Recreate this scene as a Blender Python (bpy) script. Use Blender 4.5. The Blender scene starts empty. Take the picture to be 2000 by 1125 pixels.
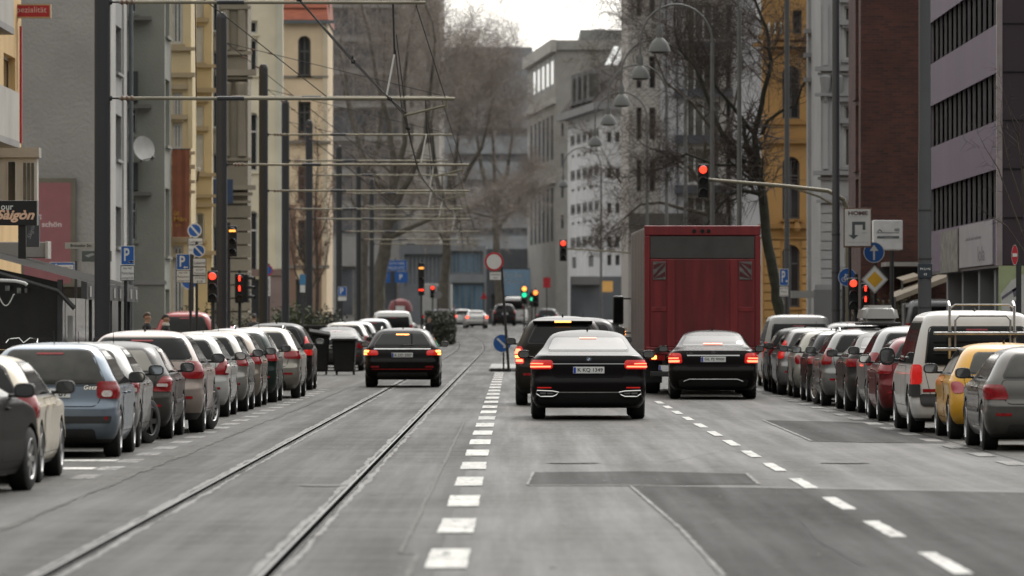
import bpy, bmesh, math, random
from mathutils import Vector, Matrix
random.seed(11)
R = math.radians
SC = bpy.context.scene
COL = SC.collection
# camera calibration read off the photograph: focal length in photo pixels, vanishing point, eye height
F, VX, VY, HC = 11111.0, 1003.0, 626.0, 1.65
def XX(px, d): return (px - VX) * d / F
def ZZ(py, d): return HC - (py - VY) * d / F
def PW(px, py, d): return Vector((XX(px, d), d, ZZ(py, d)))
def gz(y):
    t = min(1.0, max(0.0, (y - 270.0) / 230.0))
    return 1.25 * t * t * (3 - 2 * t)

# ---------------------------------------------------------------- materials
MATS = {}
def nd(nt, typ, **kw):
    n = nt.nodes.new(typ)
    for k, v in kw.items():
        setattr(n, k, v)
    return n
def mat(name, col, rough=0.6, metal=0.0, spec=0.5, var=0.12, vscale=3.0, bump=0.0, bscale=40.0, coat=0.0,
        emit=None, estr=0.0, dirt=0.0, stretch=None, var2=0.0, v2scale=0.4, rvar=0.0, ior=None):
    if name in MATS: return MATS[name]
    m = bpy.data.materials.new(name); m.use_nodes = True
    nt = m.node_tree; b = nt.nodes['Principled BSDF']; L = nt.links.new
    b.inputs['Roughness'].default_value = rough; b.inputs['Metallic'].default_value = metal
    b.inputs['Specular IOR Level'].default_value = spec
    if ior: b.inputs['IOR'].default_value = ior
    if coat:
        b.inputs['Coat Weight'].default_value = coat; b.inputs['Coat Roughness'].default_value = 0.05; b.inputs['Coat IOR'].default_value = 1.4
    c = (col[0], col[1], col[2], 1)
    b.inputs['Base Color'].default_value = c
    tc = nd(nt, 'ShaderNodeTexCoord'); vec = tc.outputs['Object']
    if stretch:
        mp = nd(nt, 'ShaderNodeMapping'); mp.inputs['Scale'].default_value = stretch
        L(vec, mp.inputs['Vector']); vec = mp.outputs['Vector']
    out = None
    def mult(prev, scale, amt, det=4):
        nz = nd(nt, 'ShaderNodeTexNoise'); nz.inputs['Scale'].default_value = scale; nz.inputs['Detail'].default_value = det
        L(vec, nz.inputs['Vector'])
        mr = nd(nt, 'ShaderNodeMapRange'); mr.inputs['From Min'].default_value = 0.3; mr.inputs['From Max'].default_value = 0.7
        mr.inputs['To Min'].default_value = 1 - amt; mr.inputs['To Max'].default_value = 1 + amt
        L(nz.outputs['Fac'], mr.inputs['Value'])
        vm = nd(nt, 'ShaderNodeVectorMath', operation='SCALE')
        if prev is None: vm.inputs[0].default_value = c[:3]
        else: L(prev, vm.inputs[0])
        L(mr.outputs['Result'], vm.inputs['Scale'])
        return vm.outputs['Vector'], nz
    if var:
        out, nz = mult(None, vscale, var)
        if rvar:
            mr = nd(nt, 'ShaderNodeMapRange'); mr.inputs['From Min'].default_value = 0.3; mr.inputs['From Max'].default_value = 0.7
            mr.inputs['To Min'].default_value = rough - rvar; mr.inputs['To Max'].default_value = rough + rvar
            L(nz.outputs['Fac'], mr.inputs['Value']); L(mr.outputs['Result'], b.inputs['Roughness'])
    if var2: out, _ = mult(out, v2scale, var2, 6)
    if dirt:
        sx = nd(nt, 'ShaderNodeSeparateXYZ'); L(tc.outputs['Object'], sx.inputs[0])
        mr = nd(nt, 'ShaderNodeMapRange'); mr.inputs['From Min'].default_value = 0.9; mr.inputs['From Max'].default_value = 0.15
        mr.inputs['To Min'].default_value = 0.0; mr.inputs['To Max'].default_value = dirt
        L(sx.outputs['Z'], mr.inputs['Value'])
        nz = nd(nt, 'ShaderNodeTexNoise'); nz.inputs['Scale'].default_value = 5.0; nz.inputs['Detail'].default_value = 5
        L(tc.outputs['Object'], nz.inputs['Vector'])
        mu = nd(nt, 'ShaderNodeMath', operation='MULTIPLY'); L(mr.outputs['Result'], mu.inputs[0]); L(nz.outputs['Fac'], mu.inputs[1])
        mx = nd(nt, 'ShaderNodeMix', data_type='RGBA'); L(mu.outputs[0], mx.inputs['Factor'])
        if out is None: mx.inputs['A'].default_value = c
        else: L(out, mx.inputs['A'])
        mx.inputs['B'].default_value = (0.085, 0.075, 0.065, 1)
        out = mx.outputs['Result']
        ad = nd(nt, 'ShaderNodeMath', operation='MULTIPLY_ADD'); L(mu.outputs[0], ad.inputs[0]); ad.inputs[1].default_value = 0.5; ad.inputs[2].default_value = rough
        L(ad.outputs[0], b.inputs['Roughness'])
    if out is not None: L(out, b.inputs['Base Color'])
    if bump:
        nz = nd(nt, 'ShaderNodeTexNoise'); nz.inputs['Scale'].default_value = bscale; nz.inputs['Detail'].default_value = 6
        L(vec, nz.inputs['Vector'])
        bp = nd(nt, 'ShaderNodeBump'); bp.inputs['Strength'].default_value = bump; bp.inputs['Distance'].default_value = 0.03
        L(nz.outputs['Fac'], bp.inputs['Height']); L(bp.outputs['Normal'], b.inputs['Normal'])
    if emit:
        b.inputs['Emission Color'].default_value = (emit[0], emit[1], emit[2], 1); b.inputs['Emission Strength'].default_value = estr
    MATS[name] = m
    return m

# ---------------------------------------------------------------- objects
def tag(o, label=None, cat=None, group=None, kind=None):
    if label: o['label'] = label
    if cat: o['category'] = cat
    if group: o['group'] = group
    if kind: o['kind'] = kind
    return o
def empty(name, loc, label, cat, group=None, rz=0.0):
    o = bpy.data.objects.new(name, None); COL.objects.link(o)
    o.location = loc; o.rotation_euler = (0, 0, rz); o.empty_display_size = 0.2
    return tag(o, label, cat, group)
def wmat(o):
    m = Matrix.LocRotScale(o.location, o.rotation_euler, o.scale)
    return wmat(o.parent) @ m if o.parent else m
def copy_tree(o, parent=None):
    c = o.copy(); COL.objects.link(c); c.parent = parent
    for ch in o.children: copy_tree(ch, c)
    return c

class MB:
    """mesh collector"""
    def __init__(s): s.v = []; s.f = []; s.m = []; s.mi = 0
    def add(s, vs, fs):
        k = len(s.v); s.v += [Vector(p) for p in vs]
        for f in fs: s.f.append([i + k for i in f]); s.m.append(s.mi)
    def quad(s, a, b, c, d): s.add([a, b, c, d], [(0, 1, 2, 3)])
    def box(s, x0, x1, y0, y1, z0, z1):
        s.add([(x0,y0,z0),(x1,y0,z0),(x1,y1,z0),(x0,y1,z0),(x0,y0,z1),(x1,y0,z1),(x1,y1,z1),(x0,y1,z1)],
              [(0,3,2,1),(4,5,6,7),(0,1,5,4),(1,2,6,5),(2,3,7,6),(3,0,4,7)])
    def bbox(s, x0, x1, y0, y1, z0, z1, r=0.02, mtx=None):
        bm = bmesh.new(); bmesh.ops.create_cube(bm, size=1)
        for v in bm.verts: v.co = Vector(((x0+x1)/2 + v.co.x*(x1-x0), (y0+y1)/2 + v.co.y*(y1-y0), (z0+z1)/2 + v.co.z*(z1-z0)))
        bmesh.ops.bevel(bm, geom=bm.edges[:], offset=r, segments=2, affect='EDGES', profile=0.5)
        s.bm(bm, mtx)
    def bm(s, bm, mtx=None):
        bm.verts.ensure_lookup_table(); bm.verts.index_update()
        s.add([(mtx @ v.co) if mtx else v.co.copy() for v in bm.verts], [[v.index for v in f.verts] for f in bm.faces]); bm.free()
    def tube(s, path, rad, n=8, caps=True):
        path = [Vector(p) for p in path]
        if not hasattr(rad, '__len__'): rad = [rad] * len(path)
        k0 = len(s.v); rings = []
        up = None
        for i, p in enumerate(path):
            d = (path[min(i+1, len(path)-1)] - path[max(i-1, 0)])
            if d.length < 1e-9: d = Vector((0,0,1))
            d.normalize()
            if up is None: up = Vector((1,0,0)) if abs(d.x) < 0.8 else Vector((0,1,0))
            a = up - d * up.dot(d)
            if a.length < 1e-6: a = Vector((0,1,0)) - d * d.y
            a.normalize(); up = a; b = d.cross(a)
            ring = []
            for j in range(n):
                t = 2*math.pi*j/n
                s.v.append(p + (a*math.cos(t) + b*math.sin(t))*rad[i]); ring.append(len(s.v)-1)
            rings.append(ring)
        for i in range(len(rings)-1):
            for j in range(n):
                s.f.append([rings[i][j], rings[i][(j+1)%n], rings[i+1][(j+1)%n], rings[i+1][j]]); s.m.append(s.mi)
        if caps and n > 2:
            s.f.append(rings[0][::-1]); s.m.append(s.mi); s.f.append(rings[-1][:]); s.m.append(s.mi)
    def lathe(s, prof, c=(0,0,0), axis='z', n=20, close=True):
        c = Vector(c); rings = []
        for r, h in prof:
            ring = []
            for j in range(n):
                t = 2*math.pi*j/n; a, b = r*math.cos(t), r*math.sin(t)
                p = {'z': (a, b, h), 'x': (h, a, b), 'y': (a, h, b)}[axis]
                s.v.append(c + Vector(p)); ring.append(len(s.v)-1)
            rings.append(ring)
        for i in range(len(rings)-1):
            for j in range(n):
                s.f.append([rings[i][j], rings[i][(j+1)%n], rings[i+1][(j+1)%n], rings[i+1][j]]); s.m.append(s.mi)
        if close:
            s.f.append(rings[0][::-1]); s.m.append(s.mi); s.f.append(rings[-1][:]); s.m.append(s.mi)
    def disc(s, c, r, n=28, r2=None, sx=1.0):   # faces -y
        c = Vector(c); k = len(s.v)
        for j in range(n):
            t = 2*math.pi*j/n; s.v.append(c + Vector((r*math.cos(t)*sx, 0, r*math.sin(t))))
        if r2 is None: s.f.append(list(range(k, k+n))); s.m.append(s.mi)
        else:
            for j in range(n):
                t = 2*math.pi*j/n; s.v.append(c + Vector((r2*math.cos(t)*sx, 0, r2*math.sin(t))))
            for j in range(n): s.f.append([k+j, k+(j+1)%n, k+n+(j+1)%n, k+n+j]); s.m.append(s.mi)
    def poly(s, pts, y, c=(0,0), sc=1.0):       # flat polygon facing -y from (x, z) points
        s.add([(c[0]+x*sc, y, c[1]+z*sc) for x, z in pts], [list(range(len(pts)))])
    def build(s, name, m, parent=None, smooth=False, world=False, angle=40):
        if world and parent is not None:
            iv = wmat(parent).inverted(); s.v = [iv @ p for p in s.v]
        me = bpy.data.meshes.new(name); me.from_pydata([tuple(p) for p in s.v], [], s.f); 
        ms = m if isinstance(m, (list, tuple)) else [m]
        for q in ms: me.materials.append(q)
        if len(ms) > 1: me.polygons.foreach_set('material_index', s.m)
        if smooth:
            me.polygons.foreach_set('use_smooth', [True]*len(me.polygons)); me.set_sharp_from_angle(angle=R(angle))
        me.update()
        o = bpy.data.objects.new(name, me); COL.objects.link(o)
        if parent: o.parent = parent
        return o

_TXT = {}
def text_mesh(body, size=1.0, shear=0.0, bold=0.0, spacing=1.0):
    key = (body, shear, bold, spacing)
    if key not in _TXT:
        cu = bpy.data.curves.new('lettering', 'FONT'); cu.body = body; cu.align_x = 'CENTER'; cu.align_y = 'CENTER'
        cu.shear = shear; cu.offset = bold; cu.space_character = spacing; cu.resolution_u = 3
        o = bpy.data.objects.new('lettering', cu); COL.objects.link(o)
        dg = bpy.context.evaluated_depsgraph_get(); me = bpy.data.meshes.new_from_object(o.evaluated_get(dg))
        _TXT[key] = ([v.co.copy() for v in me.vertices], [list(p.vertices) for p in me.polygons])
        bpy.data.objects.remove(o); bpy.data.curves.remove(cu); bpy.data.meshes.remove(me)
    return _TXT[key]
def put_text(mb, body, cx, y, cz, h, w=None, shear=0.0, bold=0.0, spacing=1.0, rot=0.0, fn=None):
    """text facing -y, cap height h, optional forced width w; fn maps (x, z) to a point for other planes"""
    vs, fs = text_mesh(body, 1.0, shear, bold, spacing)
    if not vs: return
    x0 = min(v.x for v in vs); x1 = max(v.x for v in vs); y0 = min(v.y for v in vs); y1 = max(v.y for v in vs)
    sy = h / max(1e-6, (y1-y0)); sx = w / max(1e-6, (x1-x0)) if w else sy
    cr, sr = math.cos(rot), math.sin(rot); out = []
    for v in vs:
        a = (v.x-(x0+x1)/2)*sx; b = (v.y-(y0+y1)/2)*sy
        a, b = a*cr-b*sr, a*sr+b*cr
        out.append(fn(a, b) if fn else (cx+a, y, cz+b))
    mb.add(out, fs)

def pchip(pts):
    xs = [p[0] for p in pts]; ys = [p[1] for p in pts]; n = len(xs)
    h = [xs[i+1]-xs[i] for i in range(n-1)]; d = [(ys[i+1]-ys[i])/h[i] for i in range(n-1)]
    m = [0.0]*n; m[0] = d[0]; m[-1] = d[-1]
    for i in range(1, n-1):
        if d[i-1]*d[i] > 0:
            w1 = 2*h[i]+h[i-1]; w2 = h[i]+2*h[i-1]; m[i] = (w1+w2)/(w1/d[i-1]+w2/d[i])
    def f(x):
        if x <= xs[0]: return ys[0]
        if x >= xs[-1]: return ys[-1]
        i = 0
        while x > xs[i+1]: i += 1
        t = (x-xs[i])/h[i]
        return ((2*t**3-3*t*t+1)*ys[i] + (t**3-2*t*t+t)*h[i]*m[i] + (-2*t**3+3*t*t)*ys[i+1] + (t**3-t*t)*h[i]*m[i+1])
    return f
# ---------------------------------------------------------------- camera, light, sky
cam = bpy.data.cameras.new('camera'); co = bpy.data.objects.new('camera', cam); COL.objects.link(co)
co.location = (0, 0, HC); co.rotation_euler = (R(90), 0, 0)
cam.sensor_width = 36.0; cam.lens = 36.0 * F / 2000.0
cam.shift_x = -(VX - 1000.0) / 2000.0; cam.shift_y = (VY - 562.5) / 2000.0
cam.clip_start = 1.0; cam.clip_end = 6000.0
cam.dof.use_dof = True; cam.dof.focus_distance = 95.0; cam.dof.aperture_fstop = 3.6
SC.camera = co
SUN_EL, SUN_AZ = R(44), R(18)       # azimuth measured from +y towards +x
w = bpy.data.worlds.new('World'); SC.world = w; w.use_nodes = True
nt = w.node_tree; bg = nt.nodes['Background']
sky = nd(nt, 'ShaderNodeTexSky', sky_type='NISHITA'); sky.sun_disc = False
sky.sun_elevation = SUN_EL; sky.sun_rotation = SUN_AZ; sky.air_density = 1.0; sky.dust_density = 4.0; sky.ozone_density = 1.0
hs = nd(nt, 'ShaderNodeHueSaturation'); hs.inputs['Saturation'].default_value = 0.22
nt.links.new(sky.outputs[0], hs.inputs['Color'])
# soft cloud cover: broken grey and white patches on the overcast sky
tc = nd(nt, 'ShaderNodeTexCoord'); nz = nd(nt, 'ShaderNodeTexNoise'); nz.inputs['Scale'].default_value = 2.2; nz.inputs['Detail'].default_value = 5
nt.links.new(tc.outputs['Generated'], nz.inputs['Vector'])
mr = nd(nt, 'ShaderNodeMapRange'); mr.inputs['From Min'].default_value = 0.35; mr.inputs['From Max'].default_value = 0.65
mr.inputs['To Min'].default_value = 0.8; mr.inputs['To Max'].default_value = 1.25
nt.links.new(nz.outputs['Fac'], mr.inputs['Value'])
vm = nd(nt, 'ShaderNodeVectorMath', operation='SCALE'); nt.links.new(hs.outputs['Color'], vm.inputs[0]); nt.links.new(mr.outputs['Result'], vm.inputs['Scale'])
ad = nd(nt, 'ShaderNodeVectorMath', operation='ADD'); nt.links.new(vm.outputs['Vector'], ad.inputs[0]); ad.inputs[1].default_value = (5.25, 5.1, 4.62)
# brighter towards the sun side down the street, darkened low behind and beside the camera in place of unbuilt houses
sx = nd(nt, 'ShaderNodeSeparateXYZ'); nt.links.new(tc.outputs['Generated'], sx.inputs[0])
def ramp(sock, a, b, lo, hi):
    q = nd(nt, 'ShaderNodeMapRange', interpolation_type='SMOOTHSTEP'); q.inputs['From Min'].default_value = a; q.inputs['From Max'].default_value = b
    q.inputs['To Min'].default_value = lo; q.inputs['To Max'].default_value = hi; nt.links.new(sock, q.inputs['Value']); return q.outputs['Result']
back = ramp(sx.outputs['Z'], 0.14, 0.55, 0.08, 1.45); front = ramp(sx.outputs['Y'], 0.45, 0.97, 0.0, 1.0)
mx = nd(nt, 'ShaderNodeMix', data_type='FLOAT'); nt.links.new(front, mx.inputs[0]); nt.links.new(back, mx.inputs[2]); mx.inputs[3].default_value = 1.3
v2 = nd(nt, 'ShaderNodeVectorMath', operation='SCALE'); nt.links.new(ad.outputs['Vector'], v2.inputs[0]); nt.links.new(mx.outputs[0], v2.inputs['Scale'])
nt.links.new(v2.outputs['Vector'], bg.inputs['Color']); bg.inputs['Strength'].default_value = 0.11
sl = bpy.data.lights.new('sun', 'SUN'); sl.energy = 0.9; sl.angle = R(18); sl.color = (1.0, 0.96, 0.9)
so = bpy.data.objects.new('sun', sl); COL.objects.link(so)
sd = Vector((math.sin(SUN_AZ)*math.cos(SUN_EL), math.cos(SUN_AZ)*math.cos(SUN_EL), math.sin(SUN_EL)))
so.rotation_euler = (-sd).to_track_quat('-Z', 'Y').to_euler(); so.location = (0, 100, 200)
SC.view_settings.view_transform = 'Standard'; SC.view_settings.look = 'None'; SC.view_settings.exposure = 0
SC.render.engine = 'CYCLES'
cy = SC.cycles; cy.use_denoising = True; cy.max_bounces = 6; cy.diffuse_bounces = 3; cy.glossy_bounces = 3; cy.transmission_bounces = 4
cy.volume_bounces = 0; cy.caustics_reflective = False; cy.caustics_refractive = False; cy.sample_clamp_indirect = 4.0
try: cy.denoiser = 'OPENIMAGEDENOISE'
except Exception: pass

# ---------------------------------------------------------------- ground
def sheet(name, x0, x1, y0, y1, dz, m, kind='structure', step=12.0, fx=None):
    """strip of ground following the street profile; x0, x1 may be functions of y"""
    mb = MB(); n = max(1, int((y1-y0)/step)); rows = []
    f0 = x0 if callable(x0) else (lambda y: x0); f1 = x1 if callable(x1) else (lambda y: x1)
    for i in range(n+1):
        y = y0 + (y1-y0)*i/n; mb.v += [Vector((f0(y), y, gz(y)+dz)), Vector((f1(y), y, gz(y)+dz))]
        if i: mb.f.append([2*i-2, 2*i-1, 2*i+1, 2*i]); mb.m.append(0)
    o = mb.build(name, m); tag(o, kind=kind); return o
def road_mat(name, base, rough, streak, fine=0.35, sx=0.12, light=1.0, blot=0.25, bump=0.25, spec=0.17, wear=None):
    m = bpy.data.materials.new(name); m.use_nodes = True; nt = m.node_tree; b = nt.nodes['Principled BSDF']; L = nt.links.new
    tc = nd(nt, 'ShaderNodeTexCoord')
    def noise(scale, st, det=5, ro=0.6):
        mp = nd(nt, 'ShaderNodeMapping'); mp.inputs['Scale'].default_value = st; L(tc.outputs['Object'], mp.inputs['Vector'])
        n = nd(nt, 'ShaderNodeTexNoise'); n.inputs['Scale'].default_value = scale; n.inputs['Detail'].default_value = det; n.inputs['Roughness'].default_value = ro
        L(mp.outputs['Vector'], n.inputs['Vector']); return n.outputs['Fac']
    def rng(v, a, bb, lo=0.3, hi=0.7):
        r = nd(nt, 'ShaderNodeMapRange'); r.inputs['From Min'].default_value = lo; r.inputs['From Max'].default_value = hi
        r.inputs['To Min'].default_value = a; r.inputs['To Max'].default_value = bb; L(v, r.inputs['Value']); return r.outputs['Result']
    def mul(a, bb):
        q = nd(nt, 'ShaderNodeMath', operation='MULTIPLY'); L(a, q.inputs[0]); L(bb, q.inputs[1]); return q.outputs[0]
    across = noise(1.0, (0.35, 1.6, 1)); along = noise(1.0, (2.6, 0.05, 1)); grit = noise(11.0, (1, 0.11, 1), 8, 0.75); big = noise(0.3, (1, 0.3, 1))
    k = mul(mul(rng(across, 1-streak, 1+streak), rng(along, 1-streak*0.8, 1+streak*0.8)), mul(rng(grit, 1-fine, 1+fine), rng(big, 1-blot, 1+blot)))
    v = nd(nt, 'ShaderNodeVectorMath', operation='SCALE'); v.inputs[0].default_value = base; L(k, v.inputs['Scale']); L(v.outputs['Vector'], b.inputs['Base Color'])
    if wear:
        wn = noise(7.0, (1, 0.16, 1), 9, 0.8); mx = nd(nt, 'ShaderNodeMix', data_type='RGBA'); L(rng(wn, 1.0, 0.0, wear-.04, wear+.05), mx.inputs['Factor'])
        L(v.outputs['Vector'], mx.inputs['A']); mx.inputs['B'].default_value = (.075, .074, .07, 1); L(mx.outputs['Result'], b.inputs['Base Color'])
    L(rng(mul(along, rng(big, 0.7, 1.3)), rough-0.12, rough+0.12), b.inputs['Roughness'])
    b.inputs['Specular IOR Level'].default_value = spec
    bp = nd(nt, 'ShaderNodeBump'); bp.inputs['Strength'].default_value = bump; bp.inputs['Distance'].default_value = 0.01; L(grit, bp.inputs['Height']); L(bp.outputs['Normal'], b.inputs['Normal'])
    MATS[name] = m; return m
asph = road_mat('asphalt_worn', (0.041, 0.040, 0.0365), 0.60, 0.26, 0.42, spec=0.145, blot=0.32)
asph_tram = road_mat('asphalt_tram_lane', (0.027, 0.0265, 0.0245), 0.60, 0.55, 0.36, spec=0.10)
asph_dark = road_mat('asphalt_patch', (0.020, 0.020, 0.019), 0.74, 0.24, 0.4, spec=0.085, blot=0.35)
conc_bay = road_mat('parking_bay_concrete', (0.058, 0.056, 0.051), 0.66, 0.25, 0.36, spec=0.12)
paving = road_mat('paving', (0.17, 0.165, 0.155), 0.75, 0.1, 0.3)
paint = road_mat('road_paint', (0.44, 0.44, 0.415), 0.6, 0.2, 0.32, wear=.40)
paint_dull = road_mat('road_paint_worn', (0.19, 0.186, 0.175), 0.65, 0.35, 0.4, wear=.47)
seal = road_mat('joint_filler', (0.15, 0.15, 0.143), 0.65, 0.35, 0.45)
steel = mat('rail_steel', (0.11, 0.108, 0.104), 0.42, 0.6, spec=0.3, var=0.2, vscale=2.0, stretch=(4, 0.15, 1))
groove = mat('rail_groove', (0.006, 0.006, 0.006), 1.0, spec=0.0)
sheet('ground', -900, 900, -60, 5000, -0.05, paving, step=40)
sheet('road', -7.0, 8.1, 0, 640, 0.0, asph)
def bend(y): return -1.7 * max(0.0, (y-300)/100.0)**2 if y > 300 else 0.0
sheet('tram_lane', lambda y: -4.05 + bend(y), lambda y: -0.52 + bend(y), 10, 470, 0.004, asph_tram, step=5)
sheet('parking_bay_strip', -7.0, -4.05, 10, 300, 0.006, conc_bay)
sheet('parking_bay_strip', 5.95, 8.1, 10, 300, 0.006, conc_bay)
# two grooved rails, each with a dark groove and pale filler bands
rnd = random.Random(3)
def wobble_strip(name, xc, wfun, y0, y1, dz, m, step=0.35, kind='structure', amp=0.02):
    mb = MB(); y = y0; i = 0; a = b = 0.0
    while y <= y1:
        a = a*0.6 + rnd.uniform(-amp, amp); b = b*0.6 + rnd.uniform(-amp, amp)
        x = xc(y) if callable(xc) else xc; w = wfun(y) if callable(wfun) else wfun
        mb.v += [Vector((x-w/2+a, y, gz(y)+dz)), Vector((x+w/2+b, y, gz(y)+dz))]
        if i: mb.f.append([2*i-2, 2*i-1, 2*i+1, 2*i]); mb.m.append(0)
        i += 1; y += step
    o = mb.build(name, m); tag(o, kind=kind); return o
for rx in (-3.02, -1.60):
    for s_, wd in ((-1, 0.055), (1, 0.045)):
        wobble_strip('rail_joint_filler', lambda y, s_=s_: rx + s_*(0.10 if s_ > 0 else 0.085) + bend(y), wd, 12, 200, 0.008, seal, amp=0.018)
    sheet('rail', lambda y: rx-0.034+bend(y), lambda y: rx-0.008+bend(y), 10, 470, 0.014, steel, step=5)
    sheet('rail_groove', lambda y: rx-0.012+bend(y), lambda y: rx+0.048+bend(y), 10, 470, 0.014, groove, step=5)
    sheet('rail_lip', lambda y: rx+0.046+bend(y), lambda y: rx+0.055+bend(y), 10, 470, 0.014, steel, step=5)
# tyre-polished wheel tracks are in the material; painted lines
def dash(xa, xb, y0, y1, m=paint, skew=0.0):
    mb = MB(); n = max(2, int((y1-y0)/0.4)); rows = []
    for i in range(n+1):
        y = y0+(y1-y0)*i/n; j0 = rnd.uniform(-.006, .006); j1 = rnd.uniform(-.006, .006)
        mb.v += [Vector((xa+j0, y, gz(y)+0.009)), Vector((xb+j1, y+skew, gz(y)+0.009))]
        if i: mb.f.append([2*i-2, 2*i-1, 2*i+1, 2*i]); mb.m.append(0)
    o = mb.build('lane_marking', m); tag(o, kind='structure'); return o
y = 37.7 - 6.25*2
while y < 182:
    dash(-0.59, -0.31, y, y+3.15); y += 6.28
y = 43.2 - 12.6
while y < 118:
    dash(2.86, 2.99, y, y+3.4); y += 6.3
dash(-5.5, -4.65, 62.8, 63.6, paint); dash(-5.3, -4.65, 66.4, 67.2, paint)
y = 59.0
while y < 136: dash(-4.62, -4.36, y, y+1.6, paint_dull); y += 3.4
y = 52.0
while y < 128: dash(5.62, 5.86, y, y+1.9, paint_dull); y += 4.2
wobble_strip('lane_joint', lambda y: -0.80 + (0.12 if y < 40 else 0), 0.038, 14, 93, 0.010, mat('lane_joint_grey', (.12,.119,.112), .8, spec=.1, var=.45, vscale=5), amp=0.007)
wobble_strip('bay_joint', -4.02, 0.04, 14, 140, 0.010, mat('bay_joint_grey', (.10,.098,.09), .8, spec=.1, var=.4, vscale=6), amp=0.03)
def ground_poly(name, pts, dz, m):
    mb = MB(); mb.add([(XX(px, HC*F/(py-VY)), HC*F/(py-VY), dz) for px, py in pts], [list(range(len(pts)))]); o = mb.build(name, m); tag(o, kind='structure'); return o
def ground_line(name, pts, wpx, dz, m):
    P = [Vector((XX(px, HC*F/(py-VY)), HC*F/(py-VY), dz)) for px, py in pts]; mb = MB(); k = 0
    for a, b in zip(P, P[1:]):
        n = max(2, int((b-a).length/0.35))
        d = (b-a).normalized(); sd_ = Vector((d.y, -d.x, 0))
        for i in range(n+1):
            q = a.lerp(b, i/n); h = wpx*rnd.uniform(0.55, 1.3)/2
            mb.v += [q-sd_*h, q+sd_*h]
            if i: mb.f.append([k+2*i-2, k+2*i-1, k+2*i+1, k+2*i]); mb.m.append(0)
        k = len(mb.v)
    o = mb.build(name, m); tag(o, kind='structure'); return o
ground_poly('road_patch', [(1030, 948), (1042, 923), (1250, 921), (1460, 926), (1482, 947), (1230, 948)], 0.005, asph_dark)
ground_poly('road_patch', [(1230, 949), (1560, 955), (2000, 963), (2300, 985), (2300, 1124), (2300, 1400), (1640, 1400), (1415, 1128), (1330, 1035)], 0.005, asph_dark)
ground_poly('road_patch', [(1490, 821), (1640, 824), (1780, 832), (1855, 866), (1700, 865), (1585, 862)], 0.005, asph_dark)
ground_line('road_seam', [(1230, 949), (1330, 1035), (1415, 1128)], 0.035, 0.010, seal)
ground_line('road_seam', [(1032, 949), (1230, 949), (1560, 955), (2000, 963)], 0.14, 0.010, seal)
ground_line('road_seam', [(1030, 948), (1042, 923)], 0.03, 0.010, seal)
ground_line('road_seam', [(1490, 821), (1585, 862), (1855, 867)], 0.05, 0.010, seal)
ground_line('road_seam', [(1458, 926), (1482, 947)], 0.04, 0.010, seal)
crack = mat('crack_tar', (.012,.012,.012), .7, spec=.15, var=.3, vscale=6)
for P in ([(560, 905), (640, 902), (720, 906)], [(470, 985), (560, 980), (640, 986), (700, 982)], [(820, 905), (880, 899), (935, 903)], [(690, 842), (770, 838), (840, 843)], [(330, 1040), (450, 1030), (560, 1038)],
          [(1480, 1000), (1560, 1012), (1600, 1060), (1690, 1110)], [(1300, 905), (1420, 880), (1500, 893)], [(620, 800), (700, 796), (760, 801)]):
    ground_line('road_crack', P, 0.010, 0.0095, crack)
for px, py, r in ((1120, 905, .32), (640, 950, .30), (1650, 905, .30)):
    d_ = HC*F/(py-VY); m_ = MB(); m_.lathe([(r, .011), (r*.93, .0125), (r*.9, .0112), (.01, .0112)], (XX(px, d_), d_, 0), 'z', 28, close=False); o_ = m_.build('manhole_cover', mat('cast_iron', (.035,.034,.033), .6, .4, spec=.2, var=.5, vscale=14)); tag(o_, kind='structure')
rs_ = random.Random(8); m_ = MB()
for i in range(420):
    y_ = rs_.uniform(37, 150); x_ = rs_.uniform(-4, 6); r_ = rs_.uniform(.008, .03); m_.add([(x_+r_*math.cos(a)*rs_.uniform(.6, 1.2), y_+r_*2.2*math.sin(a)*rs_.uniform(.6, 1.2), .0135) for a in (0, 1.2, 2.5, 3.8, 5.1)], [(0,1,2,3,4)])
o_ = m_.build('gravel', mat('grit_spots', (.16,.155,.14), .9, spec=.1, var=.6, vscale=3)); tag(o_, kind='stuff')
# pavements with raised kerbs
kerbm = mat('kerb_granite', (0.26, 0.25, 0.24), 0.7, var=0.2, vscale=4)
def raised(name, x0, x1, y0, y1, h=0.13):
    mb = MB(); n = max(1, int((y1-y0)/15))
    for i in range(n):
        a = y0+(y1-y0)*i/n; b = y0+(y1-y0)*(i+1)/n
        mb.add([(x0,a,gz(a)+h),(x1,a,gz(a)+h),(x1,b,gz(b)+h),(x0,b,gz(b)+h)], [(0,1,2,3)])
    o = mb.build(name, paving); tag(o, kind='structure')
def kerb(x0, x1, y0, y1, h=0.135):
    mb = MB(); n = max(1, int((y1-y0)/15))
    for i in range(n):
        a = y0+(y1-y0)*i/n; b = y0+(y1-y0)*(i+1)/n
        mb.add([(x0,a,gz(a)),(x1,a,gz(a)),(x1,b,gz(b)),(x0,b,gz(b)),(x0,a,gz(a)+h),(x1,a,gz(a)+h),(x1,b,gz(b)+h),(x0,b,gz(b)+h)],
               [(4,5,6,7),(0,1,5,4),(2,3,7,6),(1,2,6,5),(3,0,4,7)])
    o = mb.build('kerb', kerbm); tag(o, kind='structure')
for y0, y1 in ((20, 151), (165, 460)):
    raised('pavement', -40, -7.15, y0, y1); kerb(-7.15, -7.0, y0, y1)
for y0, y1 in ((20, 151), (164, 460)):
    raised('pavement', 8.25, 40, y0, y1); kerb(8.1, 8.25, y0, y1)
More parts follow.
